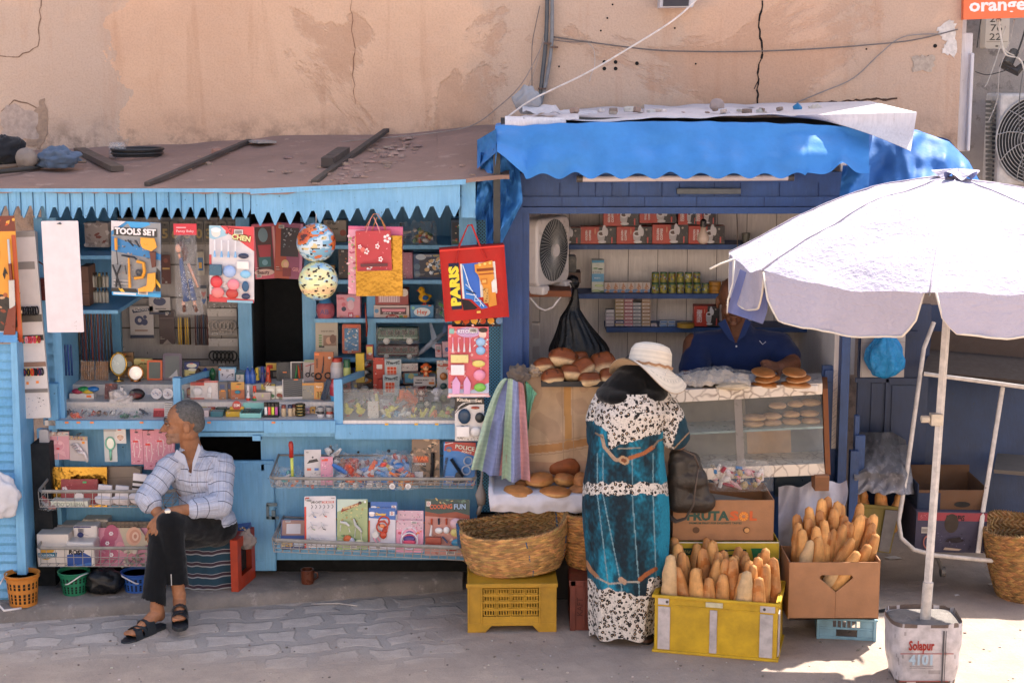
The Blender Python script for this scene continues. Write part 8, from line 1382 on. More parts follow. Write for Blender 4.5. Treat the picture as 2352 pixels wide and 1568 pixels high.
# ================= UMBRELLA
ub=G(2128,1500);UX=P(2130,1430,-.45).x;UY=-.45
um=T('market_umbrella','large white parasol with a blue grey underside and loose valance, over the right foreground','umbrella',(UX,UY,0))
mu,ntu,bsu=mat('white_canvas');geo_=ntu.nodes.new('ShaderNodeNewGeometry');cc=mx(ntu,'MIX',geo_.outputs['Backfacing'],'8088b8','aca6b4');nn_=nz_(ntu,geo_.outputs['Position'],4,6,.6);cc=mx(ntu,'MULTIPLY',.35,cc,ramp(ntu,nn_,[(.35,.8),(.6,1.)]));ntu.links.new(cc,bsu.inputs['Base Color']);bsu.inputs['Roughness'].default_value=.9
wr=mth(ntu,'ADD',nz_(ntu,geo_.outputs['Position'],9,5,.6,1.5,sc=(.4,1,2.2)),nz_(ntu,geo_.outputs['Position'],40,3,.6));bump(ntu,bsu,wr,.5,.02)
tip=P(2200,410,UY+.0);AX=tip.x;AZ=tip.z;zr=P(2000,700,UY).z
NS=8;RR=1.05;ph0=R_(-90-22.5+3)
def canopy(u,v):
 a=2*PI*u+ph0;k=(u*NS)%1;s=1-.085*sin(PI*k)*v;
 r=RR*v*s;z=AZ-.385*(v**1.75)-.035*sin(PI*k)*v*(1-v*.4);q=Vector((AX+r*cos(a),UY+.02+r*sin(a)*.98,z));
 w_=.026*nz(cos(a)*4*v,sin(a)*4*v,z*3)+.006*nz(cos(a)*15*v,sin(a)*15*v);q.z+=w_;return q
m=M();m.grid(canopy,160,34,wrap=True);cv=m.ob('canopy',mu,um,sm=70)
m=M()
for i in range(NS):
 def val(u,v,i=i):
  uu=(i+.03+.94*u)/NS;p=canopy(uu,1);e=min(u,1-u);dd=.17*min(1,(e/.12))**.45 if e<.12 else.17;dd*=(1+.15*sin(i*2.1));a=2*PI*uu+ph0;out_=.02*v*nz(u*6,i*3.3)+.035*v*(.3+nz(i*3.3))+.05*v*sin(u*5+i)*.5;return p+Vector((cos(a)*out_,sin(a)*out_,-dd*v+.0))
 m.grid(val,26,8)
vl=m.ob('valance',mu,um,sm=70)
m=M('d8cdbf')
for i in range(NS):
 pts=[]
 for k in range(27):
  u=k/26;uu=(i+.03+.94*u)/NS;p=canopy(uu,1);e=min(u,1-u);dd=.17*min(1,(e/.12))**.45 if e<.12 else.17;dd*=(1+.15*sin(i*2.1));a=2*PI*uu+ph0;out_=.035*(.3+nz(i*3.3))+.05*sin(u*5+i)*.5;pts.append(p+Vector((cos(a)*out_,sin(a)*out_,-dd)))
 m.tube(pts,.005,n=5)
m.ob('hem_piping',CL,um,sm=True)
for i in range(NS):
 m=M('8c8a88');m.tube([canopy(i/NS,v)+Vector((0,0,-.012))for v in(0.02,.25,.5,.75,1.0)],.004,n=5);m.ob('rib',ME,um,sm=True);m=M('b8b0bc');m.tube([canopy(i/NS,v)+Vector((0,0,.003))for v in[k/14 for k in range(15)]],.0035,n=5);m.ob('seam',CL,um,sm=True)
m=M('d8c8d8');m.grid(lambda u,v:Vector((AX+(.09*v)*(1+.3*sin(u*2*PI*5))*cos(u*2*PI),UY+.02+.09*v*sin(u*2*PI),AZ+.045-.03*v+.02*sin(u*2*PI*5)*v)),40,6,wrap=True);m.tube([(AX,UY+.02,AZ-.02),(AX,UY+.02,AZ+.04)],.02,n=10);m.ob('top_ruffle',mu,um,sm=True)
m=M('d6cec8');tp_=Vector((AX,UY+.02,AZ-.03));bt=P(2131,1340,UY);m.tube([bt,bt.lerp(tp_,.3),tp_],.0205,n=4);pole=m.ob('pole',ME,um,bev=.003)
m=M('cfc6be');b0=P(2124,1432,UY);m.tube([b0,P(2132,1336,UY)],.025,n=16);m.ob('pole_sleeve',ME,um,sm=45)
m=M('cbbfae');m.box(P(2150,962,UY),(.055,.05,.055));m.tube([P(2150,962,UY)+Vector((-.03,0,0)),P(2140,962,UY)+Vector((-.05,0,0))],.018,n=8);m.ob('clamp',ME,um,bev=.003)
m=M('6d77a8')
def fl_(u,v):
 a=(ax(1700,1728,u),ax(618,632,u));b=(ax(1668,1752,u),ax(716,744,u));mx_=ax(a[0],b[0],v)+22*sin(PI*v)*u;return P(mx_,ax(a[1],b[1],v),UY-.04+.05*sin(u*5+v)*v)
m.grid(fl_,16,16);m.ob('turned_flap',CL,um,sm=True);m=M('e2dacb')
LT=P(1688,596,UY);m.tube([P(1630,618,UY-.02),P(1655,606,UY-.02),P(1688,594,UY-.02)],.005,n=6);m.tube([P(1686,598,UY-.02),P(1683,650,UY-.02),P(1672,690,UY-.02),P(1670,720,UY-.02)],[.006,.004,.005,.002],n=6);m.ob('frayed_cord',CL,um,sm=True)
bA,bB=G(2052,1560),G(2196,1566)
cb=T('filled_can','battered white square can filled with concrete, lettered Solapur, holding the umbrella pole','umbrella base',((bA.x+bB.x)/2,UY,0));
hc=P(2100,1432,UY-.16).z;w=.178
def sq(u,rad,z,k=0):a=2*PI*u;c_=cos(a);s_=sin(a);e=.42;return Vector((math.copysign(abs(c_)**e,c_)*rad*(1+.03*nz(a*1.,z*9)),math.copysign(abs(s_)**e,s_)*rad*.85,z+k))
m=M('c4bcbe');m.grid(lambda u,v:sq(u,.155+.025*sin(PI*min(1,v*1.1)*.6)+.008*nz(u*9,v*5),.0+hc*v,(.0 if v<.95 else.012*nz(u*14))),64,16,wrap=True,cf_=lambda u,v:('a8a0a0'if nz(u*30,v*12)>.5 else('6a5a54'if(v>.93 or v<.07)and nz(u*22,v*4)>-.1 else 'c8c0c2')));m.ob('can_body',ME,cb,wd=False,sm=50)
m=M('8a827e');m.grid(lambda u,v:sq(u,.165*v,hc-.02+.008*nz(u*3,v*5)),40,8,wrap=True);m.ob('concrete_fill',KERB,cb,wd=False,sm=True)
m=M();yb=-.153;
m.text('Solapur',-.045,hc*.66,.048,yb-.006,'a02c20',w=.13,bold=.03);m.text('4101',-.04,hc*.43,.052,yb-.006,'a8bccb',w=.12,bold=.04);
m.bb((-.15,yb-.005,hc*.53),(.12,yb-.003,hc*.54),'a84038');m.bb((.062,yb-.0055,hc*.05),(.070,yb-.003,hc*.9),'4a484c');m.bb((.076,yb-.0055,hc*.05),(.079,yb-.003,hc*.9),'4a484c');m.bb((-.15,yb-.001,hc*.08),(.1,yb+.001,hc*.09),'a84038');m.bb((-.1,yb-.0055,hc*.33),(.02,yb-.0035,hc*.335),'7a7678');m.bb((-.1,yb-.0055,hc*.30),(.02,yb-.0035,hc*.305),'7a7678');m.ob('can_print',CARD,cb,wd=False);cb.scale=(.93,.93,.97)
# ================= RIGHT SIDE: leaning rack, boxes, cloth covered crates
rk=T('shelf_trolley','leaning white tubular trolley rack with blue back boards at the right','rack',G(2200,1290))
m=M('cbc2ba');
m.tube([P(2145,740,1.15),P(2122,800,1.1),P(2083,1083,.86),P(2064,1195,.78),P(2070,1235,.76),P(2100,1262,.74),P(2150,1275,.72),P(2420,1300,.66)],.0125,n=8);m.tube([P(2303,889,1.05),P(2258,1170,.82),P(2246,1270,.72)],.0135,n=6);m.tube([P(2122,858,1.04),P(2230,872,1.0),P(2420,898,.95)],.0125,n=6);m.ob('tube_frame',ME,rk,sm=60)
m=M('0c2236');m.hexa([P(2135,700,1.62),P(2440,700,1.62),P(2440,1240,1.3),P(2085,1240,1.3)],[P(2135,700,1.64),P(2440,700,1.64),P(2440,1240,1.32),P(2085,1240,1.32)]);m.ob('back_board',DBM,rk)
m=M('3a2f29');m.hexa([P(2120,852,1.05),P(2420,880,.98),P(2420,815,1.5),P(2140,790,1.5)],[P(2120,859,1.05),P(2420,889,.98),P(2420,824,1.5),P(2140,799,1.5)]);m.hexa([P(2283,1078,.9),P(2420,1088,.9),P(2420,1050,1.3),P(2290,1040,1.3)],[P(2283,1086,.9),P(2420,1098,.9),P(2420,1060,1.3),P(2290,1050,1.3)],'57504a');m.obs('worn_shelf',PAPER,rk)
m=M('463a34');m.quad([P(2140,760,1.4),P(2420,770,1.4),P(2420,830,1.4),P(2135,812,1.4)]);m.ob('upper_board',PAPER,rk)
m=M('55504c');m.tube([P(2150,1275,.8),P(2165,1310,.8)],.012,n=6);m.lathe([(0,-.012),(.03,-.012),(.03,.012),(0,.012)],None,16,c=P(2165,1312,.8),R=Matrix.Rotation(R_(90),3,'Y'));m.ob('caster_wheel',ME,rk,sm=45)
nbx=T('open_carton','open brown carton with a dark blue side on the trolley','carton',P(2190,1190,.95));a=P(2108,1190,.85);b=P(2262,1200,.85);m=M('5e432f');h=P(2108,1125,.85).z-a.z
for q in(((a.x,.85,a.z),(b.x,.856,a.z+h)),((a.x,1.2,a.z),(b.x,1.206,a.z+h*1.35)),((b.x-.006,.85,a.z),(b.x,1.2,a.z+h*1.1)),((a.x,.85,a.z),(b.x,1.2,a.z+.006))):m.bb(*q)
m.bb((a.x-.006,.85,a.z),(a.x,1.2,a.z+h*1.2),'1f2c44');m.bb((a.x,.847,a.z),(a.x+.12,.85,a.z+h*.9),'232f48');m.ob('carton_body',PAPER,nbx);m=M('14100e');p=P(2210,1158,.846);m.prism([(p.x+.045*cos(t*PI/8),p.z+.016*sin(t*PI/8))for t in range(16)],.845,.849);m.ob('hand_hole',MT,nbx)
C('printed_carton','purple grey carton with a red band and barcode under the open carton','carton',2100,1172,2262,1268,.80,'403c4e',[('r',.02,.78,1,.98,'8e3c44'),('s',16,.03,.8,.2,.96,['b87a7c'],.01),('t','Shavzade',.55,.86,.13,'1a1618',.26,180),('e',.5,.72,.1,.14,'3a3028'),('r',.08,.47,.24,.62,'b8b0a8')]+[('r',.09+.014*i,.50,.097+.014*i,.59,'222')if False else('l',[(.09+.014*i,.50),(.09+.014*i,.59)],.005,'1c1c20')for i in range(10)]+[('e',.17,.26,.06,.10,'a86a60'),('e',.17,.26,.045,.075,'403c4e'),('p',[(.45,.35),(.62,.4),(.7,.3),(.58,.25),(.42,.28)],'241c20'),('p',[(.4,.08),(.62,.06),(.66,.1),(.42,.14)],'b09a88'),('s',30,.3,.1,.98,.5,['57536a','2c2838'],.02)],th=.35,mt=PAPER,ry=1)
cc_=T('plastic_crate','olive crate of baguettes with a grey corner plate, behind the blue post','crate',P(2015,1270,.95));m=M('7a6a20');a=P(1962,1268,.9);b=P(2052,1268,.9);t_=P(1962,1160,.9).z;m.hexa([P(1962,1262,.9),P(2045,1270,.9),P(2068,1163,.9),P(1962,1155,.9)],[P(1962,1262,1.2),P(2045,1270,1.2),P(2068,1163,1.2),P(1962,1155,1.2)]);m.hexa([P(1962,1164,.89),P(2070,1172,.89),P(2072,1164,.89),P(1962,1155,.89)],[P(1962,1164,.9),P(2070,1172,.9),P(2072,1164,.9),P(1962,1155,.9)]);m.ob('crate_body',DP,cc_,bev=.003);m=M('6e6a6a');m.hexa([P(2018,1264,.885),P(2042,1268,.885),P(2064,1172,.885),P(2034,1170,.885)],[P(2018,1264,.9),P(2042,1268,.9),P(2064,1172,.9),P(2034,1170,.9)]);m.ob('corner_plate',ME,cc_)
for i,x in enumerate((1972,1998,2025,2050)):p=P(x,1175,.96);bgt((p.x,p.y,p.z-.12),R_(-8),0,i*1.3,'baguette showing under the grey patterned cloth','baguettes under the grey patterned cloth',sc=.55)
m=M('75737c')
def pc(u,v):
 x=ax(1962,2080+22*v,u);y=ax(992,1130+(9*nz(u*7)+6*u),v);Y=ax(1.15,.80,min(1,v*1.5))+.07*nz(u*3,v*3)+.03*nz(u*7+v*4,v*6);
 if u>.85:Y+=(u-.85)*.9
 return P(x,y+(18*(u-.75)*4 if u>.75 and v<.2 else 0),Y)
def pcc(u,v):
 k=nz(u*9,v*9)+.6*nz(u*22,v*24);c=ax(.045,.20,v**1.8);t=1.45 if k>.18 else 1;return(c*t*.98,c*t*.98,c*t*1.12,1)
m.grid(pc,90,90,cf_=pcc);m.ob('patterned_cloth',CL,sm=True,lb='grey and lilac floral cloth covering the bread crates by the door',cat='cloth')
C('white_paper_board','white paper sheets hanging behind the blue plastic bag','paper',1976,752,2076,866,1.2,'aaa4a2',[('l',[(.0,.7),(1,.72)],.01,'8a8482'),('l',[(.02,0),(.03,1)],.01,'8a8482')],th=.01)
def bb_(u,v):
 a=2*PI*u;prof=[(750,8,2036),(775,22,2034),(800,38,2034),(825,46,2038),(848,40,2036),(862,24,2030),(869,3,2030)];k=v*6;i=min(5,int(k));t=k-i;r_=ax(prof[i][1],prof[i+1][1],t);p=P(ax(prof[i][2],prof[i+1][2],t),ax(prof[i][0],prof[i+1][0],t),1.12);q=1+.10*sin(a*9+3*v+4*nz(v*3,a))*(1-v*.6)+.28*nz(cos(a)*2.2,sin(a)*2.2,v*3);return p+Vector((cos(a)*r_*.0024*q,sin(a)*r_*.0015*q,0))
m=M('1478b8');m.grid(bb_,70,30,wrap=True);
mb,ntb,bsb=mat('blue_carrier_film');bsb.inputs['Base Color'].default_value=H('1d86c4');bsb.inputs['Roughness'].default_value=.2;bsb.inputs['Transmission Weight'].default_value=.0;bump(ntb,bsb,nz_(ntb,geo(ntb),26,5,.7,2),.8,.02);m.ob('carrier_bag',mb,sm=True,lb='bright blue knotted carrier bag hanging by the doors',cat='plastic bag')
m=M('c6c4ce')
def wp(u,v):
 x=ax(1788,1945-25*v+10*nz(v*5),u);y=ax(1118+14*nz(u*5,2)-16*u,1420,v);return P(x,y,.62-.10*min(1,v*3)+.06*nz(u*4,v*3)+.03*nz(u*9+v*4,v*7))
m.grid(wp,50,60);m.ob('white_sheet',TARP,sm=60,lb='crumpled white plastic sheet hanging behind the baguette carton',cat='plastic sheet')
m=M('2f3c4a');pb(m,1780,1090,1880,1140,.75,.8);m.ob('glass_block',PL,lb='dim glass box under the display case',cat='box')
rr=random.Random(77)
for i,(x,y,l)in enumerate(((1900,1282,'white plastic scrap beside the trolley wheel'),(2275,1343,'small white paper scrap near the trolley'),(2198,1368,'tiny white scrap on the dusty paving'),(2030,1404,'black flattened scrap by the blue crate'))):
 g_=G(x+(150 if i==0 else 0),y);m=M('cfc8c4'if i!=3 else '17181a');q=.05 if i in(0,3)else.02;m.add([g_+Vector((q*1.3*cos(a*1.05)*rr.uniform(.5,1),q*.7*sin(a*1.05)*rr.uniform(.6,1),.003+.006*(a%2)))for a in range(6)],[(0,1,2,3,4,5)]);m.ob('litter',TARP,lb=l,cat='litter')
m=M()
for i in range(200):
 x=rr.uniform(-20,2380);y=rr.uniform(1440,1566)
 g_=G(x,y);q=rr.uniform(.002,.006);m.box(g_+Vector((0,0,q*.4)),(q*2,q*1.6,q*1.1),jit(rr.choice(['8a7e76','a89a90','7a6e66','c8bcb2']),.2),R=Matrix.Rotation(rr.uniform(0,3),3,'Z'))
m.ob('gravel',RUBBLE,kind='stuff')
m=M('d4cac2');m.tube([G(715,1388)+Vector((0,0,.004)),G(735,1390)+Vector((0,0,.01)),G(775,1386)+Vector((0,0,.004)),G(820,1392)+Vector((0,0,.004))],.0025,n=5);m.ob('string',CL,sm=True,lb='scrap of white string on the paving below the kerb',cat='string')
# ================= PEOPLE
DG=None
def blob(prims,vox,it=6,fac=.5):
 """one continuous skin grown over tapered limbs and ellipsoids"""
 m=M()
 for p in prims:
  if p[0]=='c':
   a,b,ra,rb=Vector(p[1]),Vector(p[2]),p[3],p[4];m.tube([a,b],[ra,rb],n=14);m.ell(a,(ra,)*3,n=14);m.ell(b,(rb,)*3,n=14)
  else:m.ell(p[1],p[2],n=22,R=p[3]if len(p)>3 else None)
 me=bpy.data.meshes.new('b');me.from_pydata(m.v,[],m.f);o=bpy.data.objects.new('b',me);COL.objects.link(o)
 r=o.modifiers.new('r','REMESH');r.mode='VOXEL';r.voxel_size=vox;s=o.modifiers.new('s','SMOOTH');s.factor=fac;s.iterations=it
 dg=bpy.context.evaluated_depsgraph_get();out=bpy.data.meshes.new_from_object(o.evaluated_get(dg));bpy.data.objects.remove(o);bpy.data.meshes.remove(me);return out
def co_(me):a=np.empty(len(me.vertices)*3,dtype=np.float64);me.vertices.foreach_get('co',a);return a.reshape(-1,3)
def no_(me):a=np.empty(len(me.vertices)*3,dtype=np.float32);me.vertices.foreach_get('normal',a);return a.reshape(-1,3)
def proj(co):
 d=co-np.array([0,CY,CH]);f=d[:,1]*cos(TH)-d[:,2]*sin(TH);u=d[:,1]*sin(TH)+d[:,2]*cos(TH);return 1176+F*d[:,0]/f,784-F*u/f
def setcol(me,c,name='Col'):
 if c.shape[1]==3:c=np.hstack([c,np.ones((len(c),1))])
 ca=me.color_attributes.get(name)or me.color_attributes.new(name,'FLOAT_COLOR','POINT');ca.data.foreach_set('color',c.astype(np.float32).ravel())
def fin(me,name,mt,pa,sm=True):
 L=np.array(pa.location)if pa else 0;c=co_(me)-L;me.vertices.foreach_set('co',c.ravel());me.update();me.materials.clear();me.materials.append(mt);me.name=name
 me.polygons.foreach_set('use_smooth',[sm]*len(me.polygons));o=bpy.data.objects.new(name,me);COL.objects.link(o);o.parent=pa;return o
def disp(me,fn):
 c=co_(me);n=no_(me);c+=n*np.array([fn(*q)for q in c])[:,None];me.vertices.foreach_set('co',c.ravel());me.update()
def cut(me,mask):
 import bmesh;b=bmesh.new();b.from_mesh(me);b.verts.ensure_lookup_table();bmesh.ops.delete(b,geom=[b.verts[i]for i in np.nonzero(mask)[0]],context='VERTS');b.to_mesh(me);b.free()
def inpoly(x,y,pts):
 r=np.zeros(len(x),bool);n=len(pts)
 for i in range(n):
  x1,y1=pts[i];x2,y2=pts[(i+1)%n];c=((y1>y)!=(y2>y))&(x<(x2-x1)*(y-y1)/((y2-y1)+1e-9)+x1);r^=c
 return r
def head_prims(R,c,s=1.0):
 def q(x,y,z):return R@Vector((x*s,y*s,z*s))+c
 E=lambda x,y,z,a,b,d:('e',q(x,y,z),(a*s,b*s,d*s),R)
 return[E(.014,0,.022,.097,.076,.088),E(-.030,0,-.030,.062,.060,.078),E(-.045,0,-.078,.042,.044,.034),('c',q(-.088,0,.004),q(-.112,0,-.030),.009*s,.0135*s),E(-.100,.011,-.036,.011,.009,.008),E(-.100,-.011,-.036,.011,.009,.008),E(-.078,0,.014,.020,.052,.011),E(-.092,0,-.060,.011,.022,.0065),E(-.091,0,-.072,.010,.019,.0065),E(-.083,0,-.097,.019,.022,.018),E(-.062,.036,-.038,.03,.022,.03),E(-.062,-.036,-.038,.03,.022,.03),E(.012,.080,-.020,.020,.012,.033),E(.012,-.080,-.020,.020,.012,.033),E(.02,0,-.062,.055,.062,.05)]
def hand(w,d,nrm,curl=.5,s=1.0,side=1):
 """palm, four fingers of different length with bent knuckles, thumb from the palm's side"""
 d=Vector(d).normalized();nrm=Vector(nrm).normalized();b=d.cross(nrm).normalized()*side;o=[];w=Vector(w)
 for k in(-1,-.33,.33,1):o.append(('c',w+b*.012*k*s,w+d*.078*s+b*.028*k*s,.015*s,.0115*s))
 for k,L in((-1,.072),(-.33,.084),(.33,.080),(1,.062)):
  p=w+d*.080*s+b*.030*k*s;a=0;dd=d
  for j,f in enumerate((.45,.30,.25)):
   a+=curl*(.5+.35*j);dd=(d*cos(a)-nrm*sin(a));q=p+dd*L*f*s+b*.0015*k*s;o.append(('c',p,q,(.0088-.0009*j)*s,(.0082-.0010*j)*s));p=q
 p=w+d*.022*s-b*.026*s;q=p+(d*.6-b*.75-nrm*.2)*.038*s;r=q+(d*.95-b*.25-nrm*.3)*.032*s;o+=[('c',p,q,.0125*s,.010*s),('c',q,r,.0098*s,.008*s)]
 return o
pm=T('person','seated man with short grey hair in a pale checked shirt and black trousers, looking left','person',P(470,1240,.62))
J=lambda x,y,Y:P(x,y,Y)
hc_=J(421,968,.56);HR=Matrix.Rotation(R_(14),3,'Z')@Matrix.Rotation(R_(-4),3,'Y')
pr=head_prims(HR,hc_,1.0)
shL,shR=J(392,1070,.54),J(510,1070,.64);elL,elR=J(337,1142,.40),J(506,1160,.46);wrL=J(372,1190,.34);wrR=J(385,1176,.29)
kn1,an1=J(390,1203,.28),J(412,1372,.26);kn2,an2=J(372,1235,.30),J(360,1400,.20);hip1,hip2=J(500,1215,.66),J(470,1215,.60)
pr+=[('c',J(432,1000,.57),J(444,1048,.60),.052,.058),('e',J(448,1098,.60),(.125,.095,.13)),('e',J(470,1175,.63),(.12,.11,.13)),('c',shL,elL,.045,.038),('c',elL,wrL,.040,.026),('c',shR,elR,.045,.038),('c',elR,wrR,.041,.027),('c',J(446,1060,.58),shL,.04,.04),('c',J(446,1060,.60),shR,.04,.04),('c',hip1,kn1,.06,.045),('c',kn1,an1,.045,.033),('c',hip2,kn2,.06,.045),('c',kn2,an2,.045,.034)]
pr+=hand(wrR,J(352,1212,.26)-wrR,Vector((-.45,-.85,.25)),.42,1.08,1)
pr+=hand(wrL,J(352,1222,.30)-wrL,Vector((-.5,-.8,.2)),.3,1.0,-1)
def foot(an,toe,s=1):
 an=Vector(an);toe=Vector(toe);d=(toe-an);d.z=0;d.normalize();b=Vector((-d.y,d.x,0));o=[('c',an+Vector((0,0,.02)),an-d*.018+Vector((0,0,-.035)),.036,.031),('c',an+Vector((0,0,-.02)),toe-d*.05,.036,.022),('e',toe-d*.05,(.036,.036,.018))]
 for k,L,r in((-1.1,.022,.013),(-.45,.024,.0095),(.05,.020,.009),(.5,.014,.0085),(.95,.006,.008)):p=toe-d*.035+b*.026*k;o.append(('c',p-d*.01,p+d*L,r,r*.9))
 return o,d,b
t2=J(293,1440,.02);t2 .z=.032;f2,d2,b2_=foot(an2,t2);t1=J(413,1424,.08);f1,d1,b1_=foot(an1,t1);pr+=f1+f2
me=blob(pr,.0042,5);c=co_(me);x,y=proj(c);col=np.tile(np.array(H('a06e4e')[:3]),(len(c),1))
hr=(c-np.array(hc_))@np.array(HR);low=(hr[:,0]<-.03)&(hr[:,2]<-.045)&(hr[:,2]>-.13)&(np.linalg.norm(hr,axis=1)<.16);col[low]=col[low]*.55+np.array(H('8d8078')[:3])*.42
lip=(abs(hr[:,2]+.066)<.0018)&(hr[:,0]<-.085)&(abs(hr[:,1])<.022);col[lip]*=.35;lp2=(abs(hr[:,2]+.066)<.009)&(hr[:,0]<-.09);col[lp2]*=np.array([.95,.75,.72])
soc=((hr[:,0]+.084)**2/.0004+(abs(hr[:,1])-.03)**2/.0003+(hr[:,2]-.0)**2/.00012)<1;col[soc]*=.6;ankz=(y>1340);col[ankz]*=np.array([1.12,1.1,1.1]);setcol(me,np.clip(col,0,1));body=fin(me,'body',SKIN,pm)
m=M()
for sd_ in(-1,1):
 p=HR@Vector((-.0855,sd_*.030,-.001))+hc_;p=HR@Vector((-.0825,sd_*.030,-.001))+hc_;m.ell(p,(.0095,.010,.0055),'a89888',n=12);q=HR@Vector((-.0905,sd_*.031,-.001))+hc_;m.ell(q,(.0035,.0048,.0045),'1c120c',n=8)
m.ob('eyes',PL,pm,sm=True)
m=M()
for sd_ in(-1,1):
 a=HR@Vector((-.098,sd_*.012,.017))+hc_;b=HR@Vector((-.094,sd_*.034,.023))+hc_;d=HR@Vector((-.078,sd_*.050,.014))+hc_;m.tube([a,b,d],[.004,.0045,.002],'6f6a66',n=6)
 a=HR@Vector((-.0965,sd_*.016,.004))+hc_;b=HR@Vector((-.0975,sd_*.030,.0085))+hc_;d=HR@Vector((-.086,sd_*.044,.003))+hc_;m.tube([a,b,d],[.0025,.004,.002],'70442b',n=6)
m.ob('eyebrows',HAIR,pm,sm=True)
me=blob([('e',HR@Vector((.022,0,.032))+hc_,(.092,.0785,.083),HR),('e',HR@Vector((.062,0,-.014))+hc_,(.052,.062,.058),HR)],.004,4);hh_=(co_(me)-np.array(hc_))@np.array(HR)
cut(me,((hh_[:,0]<-.052+.0*hh_[:,2]))|((hh_[:,2]<.022)&(hh_[:,0]<-.030))|((hh_[:,2]<-.03)&(hh_[:,0]<.022)));disp(me,lambda x,y,z:.0016*nz(x*220,y*220,z*220));setcol(me,np.tile(np.array(H('6e6b68')[:3]),(len(me.vertices),1)));fin(me,'hair',HAIR,pm)
ms,nts,bss=mat('checked_shirt');at=nd(nts,'Attribute',attribute_name='uvc');sp_=nd(nts,'SeparateXYZ');nts.links.new(at.outputs[1],sp_.inputs[0])
def lines(nt,v,per,w,off=0):
 f=mth(nt,'FRACT',mth(nt,'ADD',mth(nt,'MULTIPLY',v,1/per),off));return mth(nt,'LESS_THAN',f,w/per)
U_,V_=sp_.outputs[0],sp_.outputs[1];wob=mth(nts,'MULTIPLY',mth(nts,'SUBTRACT',nz_(nts,geo(nts),7,2),.5),.03);U2=mth(nts,'ADD',U_,wob);V2=mth(nts,'ADD',V_,wob)
cc=mx(nts,'MIX',mth(nts,'MULTIPLY',lines(nts,U2,.018,.004),.45),'b6bac9','8d93a8');cc=mx(nts,'MIX',mth(nts,'MULTIPLY',lines(nts,U2,.036,.0035,.3),.5),cc,'8a7c7e');cc=mx(nts,'MIX',mth(nts,'MULTIPLY',lines(nts,V2,.02,.0035),.3),cc,'98a0b4');cc=mx(nts,'MIX',mth(nts,'MULTIPLY',lines(nts,V2,.062,.0042,.2),.85),cc,'343a4e')
nts.links.new(cc,bss.inputs['Base Color']);bss.inputs['Roughness'].default_value=.95;bump(nts,bss,mth(nts,'ADD',nz_(nts,geo(nts),16,4,.6,1.2),mth(nts,'MULTIPLY',nz_(nts,geo(nts),300,2),.2)),.55,.02)
sp=[('e',J(450,1092,.60),(.142,.115,.125)),('e',J(472,1150,.62),(.142,.135,.13)),('e',J(487,1196,.66),(.128,.135,.075)),('c',J(438,1058,.58),shL,.06,.062),('c',shL,elL+Vector((0,0,.0)),.064,.058),('c',elL,elL.lerp(wrL,.22),.060,.060),('c',J(446,1058,.60),shR,.062,.066),('c',shR,elR,.068,.064),('c',elR,elR.lerp(wrR,.50),.064,.050),('c',J(440,1040,.59),J(445,1056,.60),.066,.078)]
me=blob(sp,.0062,6);c=co_(me);
def wrk(x,y,z):q=abs(nz(x*9+z*4,y*7,z*13));return.010*(.5-q)+.006*nz(x*16+5,y*16,z*30)+.003*nz(x*45,y*45,z*45)
disp(me,wrk);c=co_(me);uv=np.zeros((len(c),4));uv[:,3]=1;best=np.full(len(c),9.)
for k,(a,b,ra)in enumerate(((shL,elL,.062),(elL,wrL,.06),(shR,elR,.066),(elR,wrR,.055))):
 a=np.array(a);b=np.array(b);d=b-a;L=np.linalg.norm(d);d/=L;t=(c-a)@d;t2_=np.clip(t,0,L);pt=a+t2_[:,None]*d;dist=np.linalg.norm(c-pt,axis=1)-ra;e1=np.cross(d,[0,1,0.2]);e1/=np.linalg.norm(e1);e2=np.cross(d,e1);ang=np.arctan2((c-pt)@e2,(c-pt)@e1)
 s_=(dist<best)&(dist<.012);uv[s_,0]=(ang*ra)[s_];uv[s_,1]=(t+k*.05)[s_];best[s_]=dist[s_]
tor=best>5;uv[tor,0]=(c[:,0]*.94+c[:,1]*-.35)[tor];uv[tor,1]=(c[:,2]+.1*c[:,0])[tor];setcol(me,uv,'uvc')
px,py=proj(c);cut(me,inpoly(px,py,[(408,1040),(458,1024),(450,1050),(437,1088),(428,1060)])&(c[:,1]<.60));shirt=fin(me,'shirt',ms,pm)
m=M('b4b8c8')
for pts in([(405,1032),(424,1046),(434,1080),(426,1070),(398,1048)],[(456,1018),(462,1030),(452,1060),(440,1088),(442,1062)]):
 q=[P(a,b,.455)for a,b in pts];m.add([v for v in q]+[v+Vector((0,.012,0))for v in q],[tuple(range(5)),tuple(range(9,4,-1))]+[(i,5+i,5+(i+1)%5,(i+1)%5)for i in range(5)])
m.ob('collar',CL,pm,bev=.002)
m=M('4a4a52');
for a,b in((437,1091),(441,1113),(447,1138)):m.ell(P(a,b,.462),(.005,.003,.005),'8a8a92',n=8)
m.ob('shirt_button',PL,pm,sm=True)
m=M('26282b');wv=(J(352,1212,.26)-wrR).normalized();wc=wrR-wv*.012;e1=wv.cross(Vector((0,1,0))).normalized();e2=wv.cross(e1);m.tube([wc+e1*.031*cos(a*PI/10)+e2*.031*sin(a*PI/10)for a in range(20)],.006,n=6,cz_=True,flat=.6);wt=m.ob('wristwatch',ME,pm,sm=True);m=M('cfcac4');pf=wc+Vector((0,-.036,.006));m.lathe([(0,-.004),(.016,-.004),(.016,.004),(.013,.006),(0,.006)],None,18,c=pf,R=Matrix.Rotation(R_(75),3,'X'));m.ob('watch_face',CHROME,wt,sm=40)
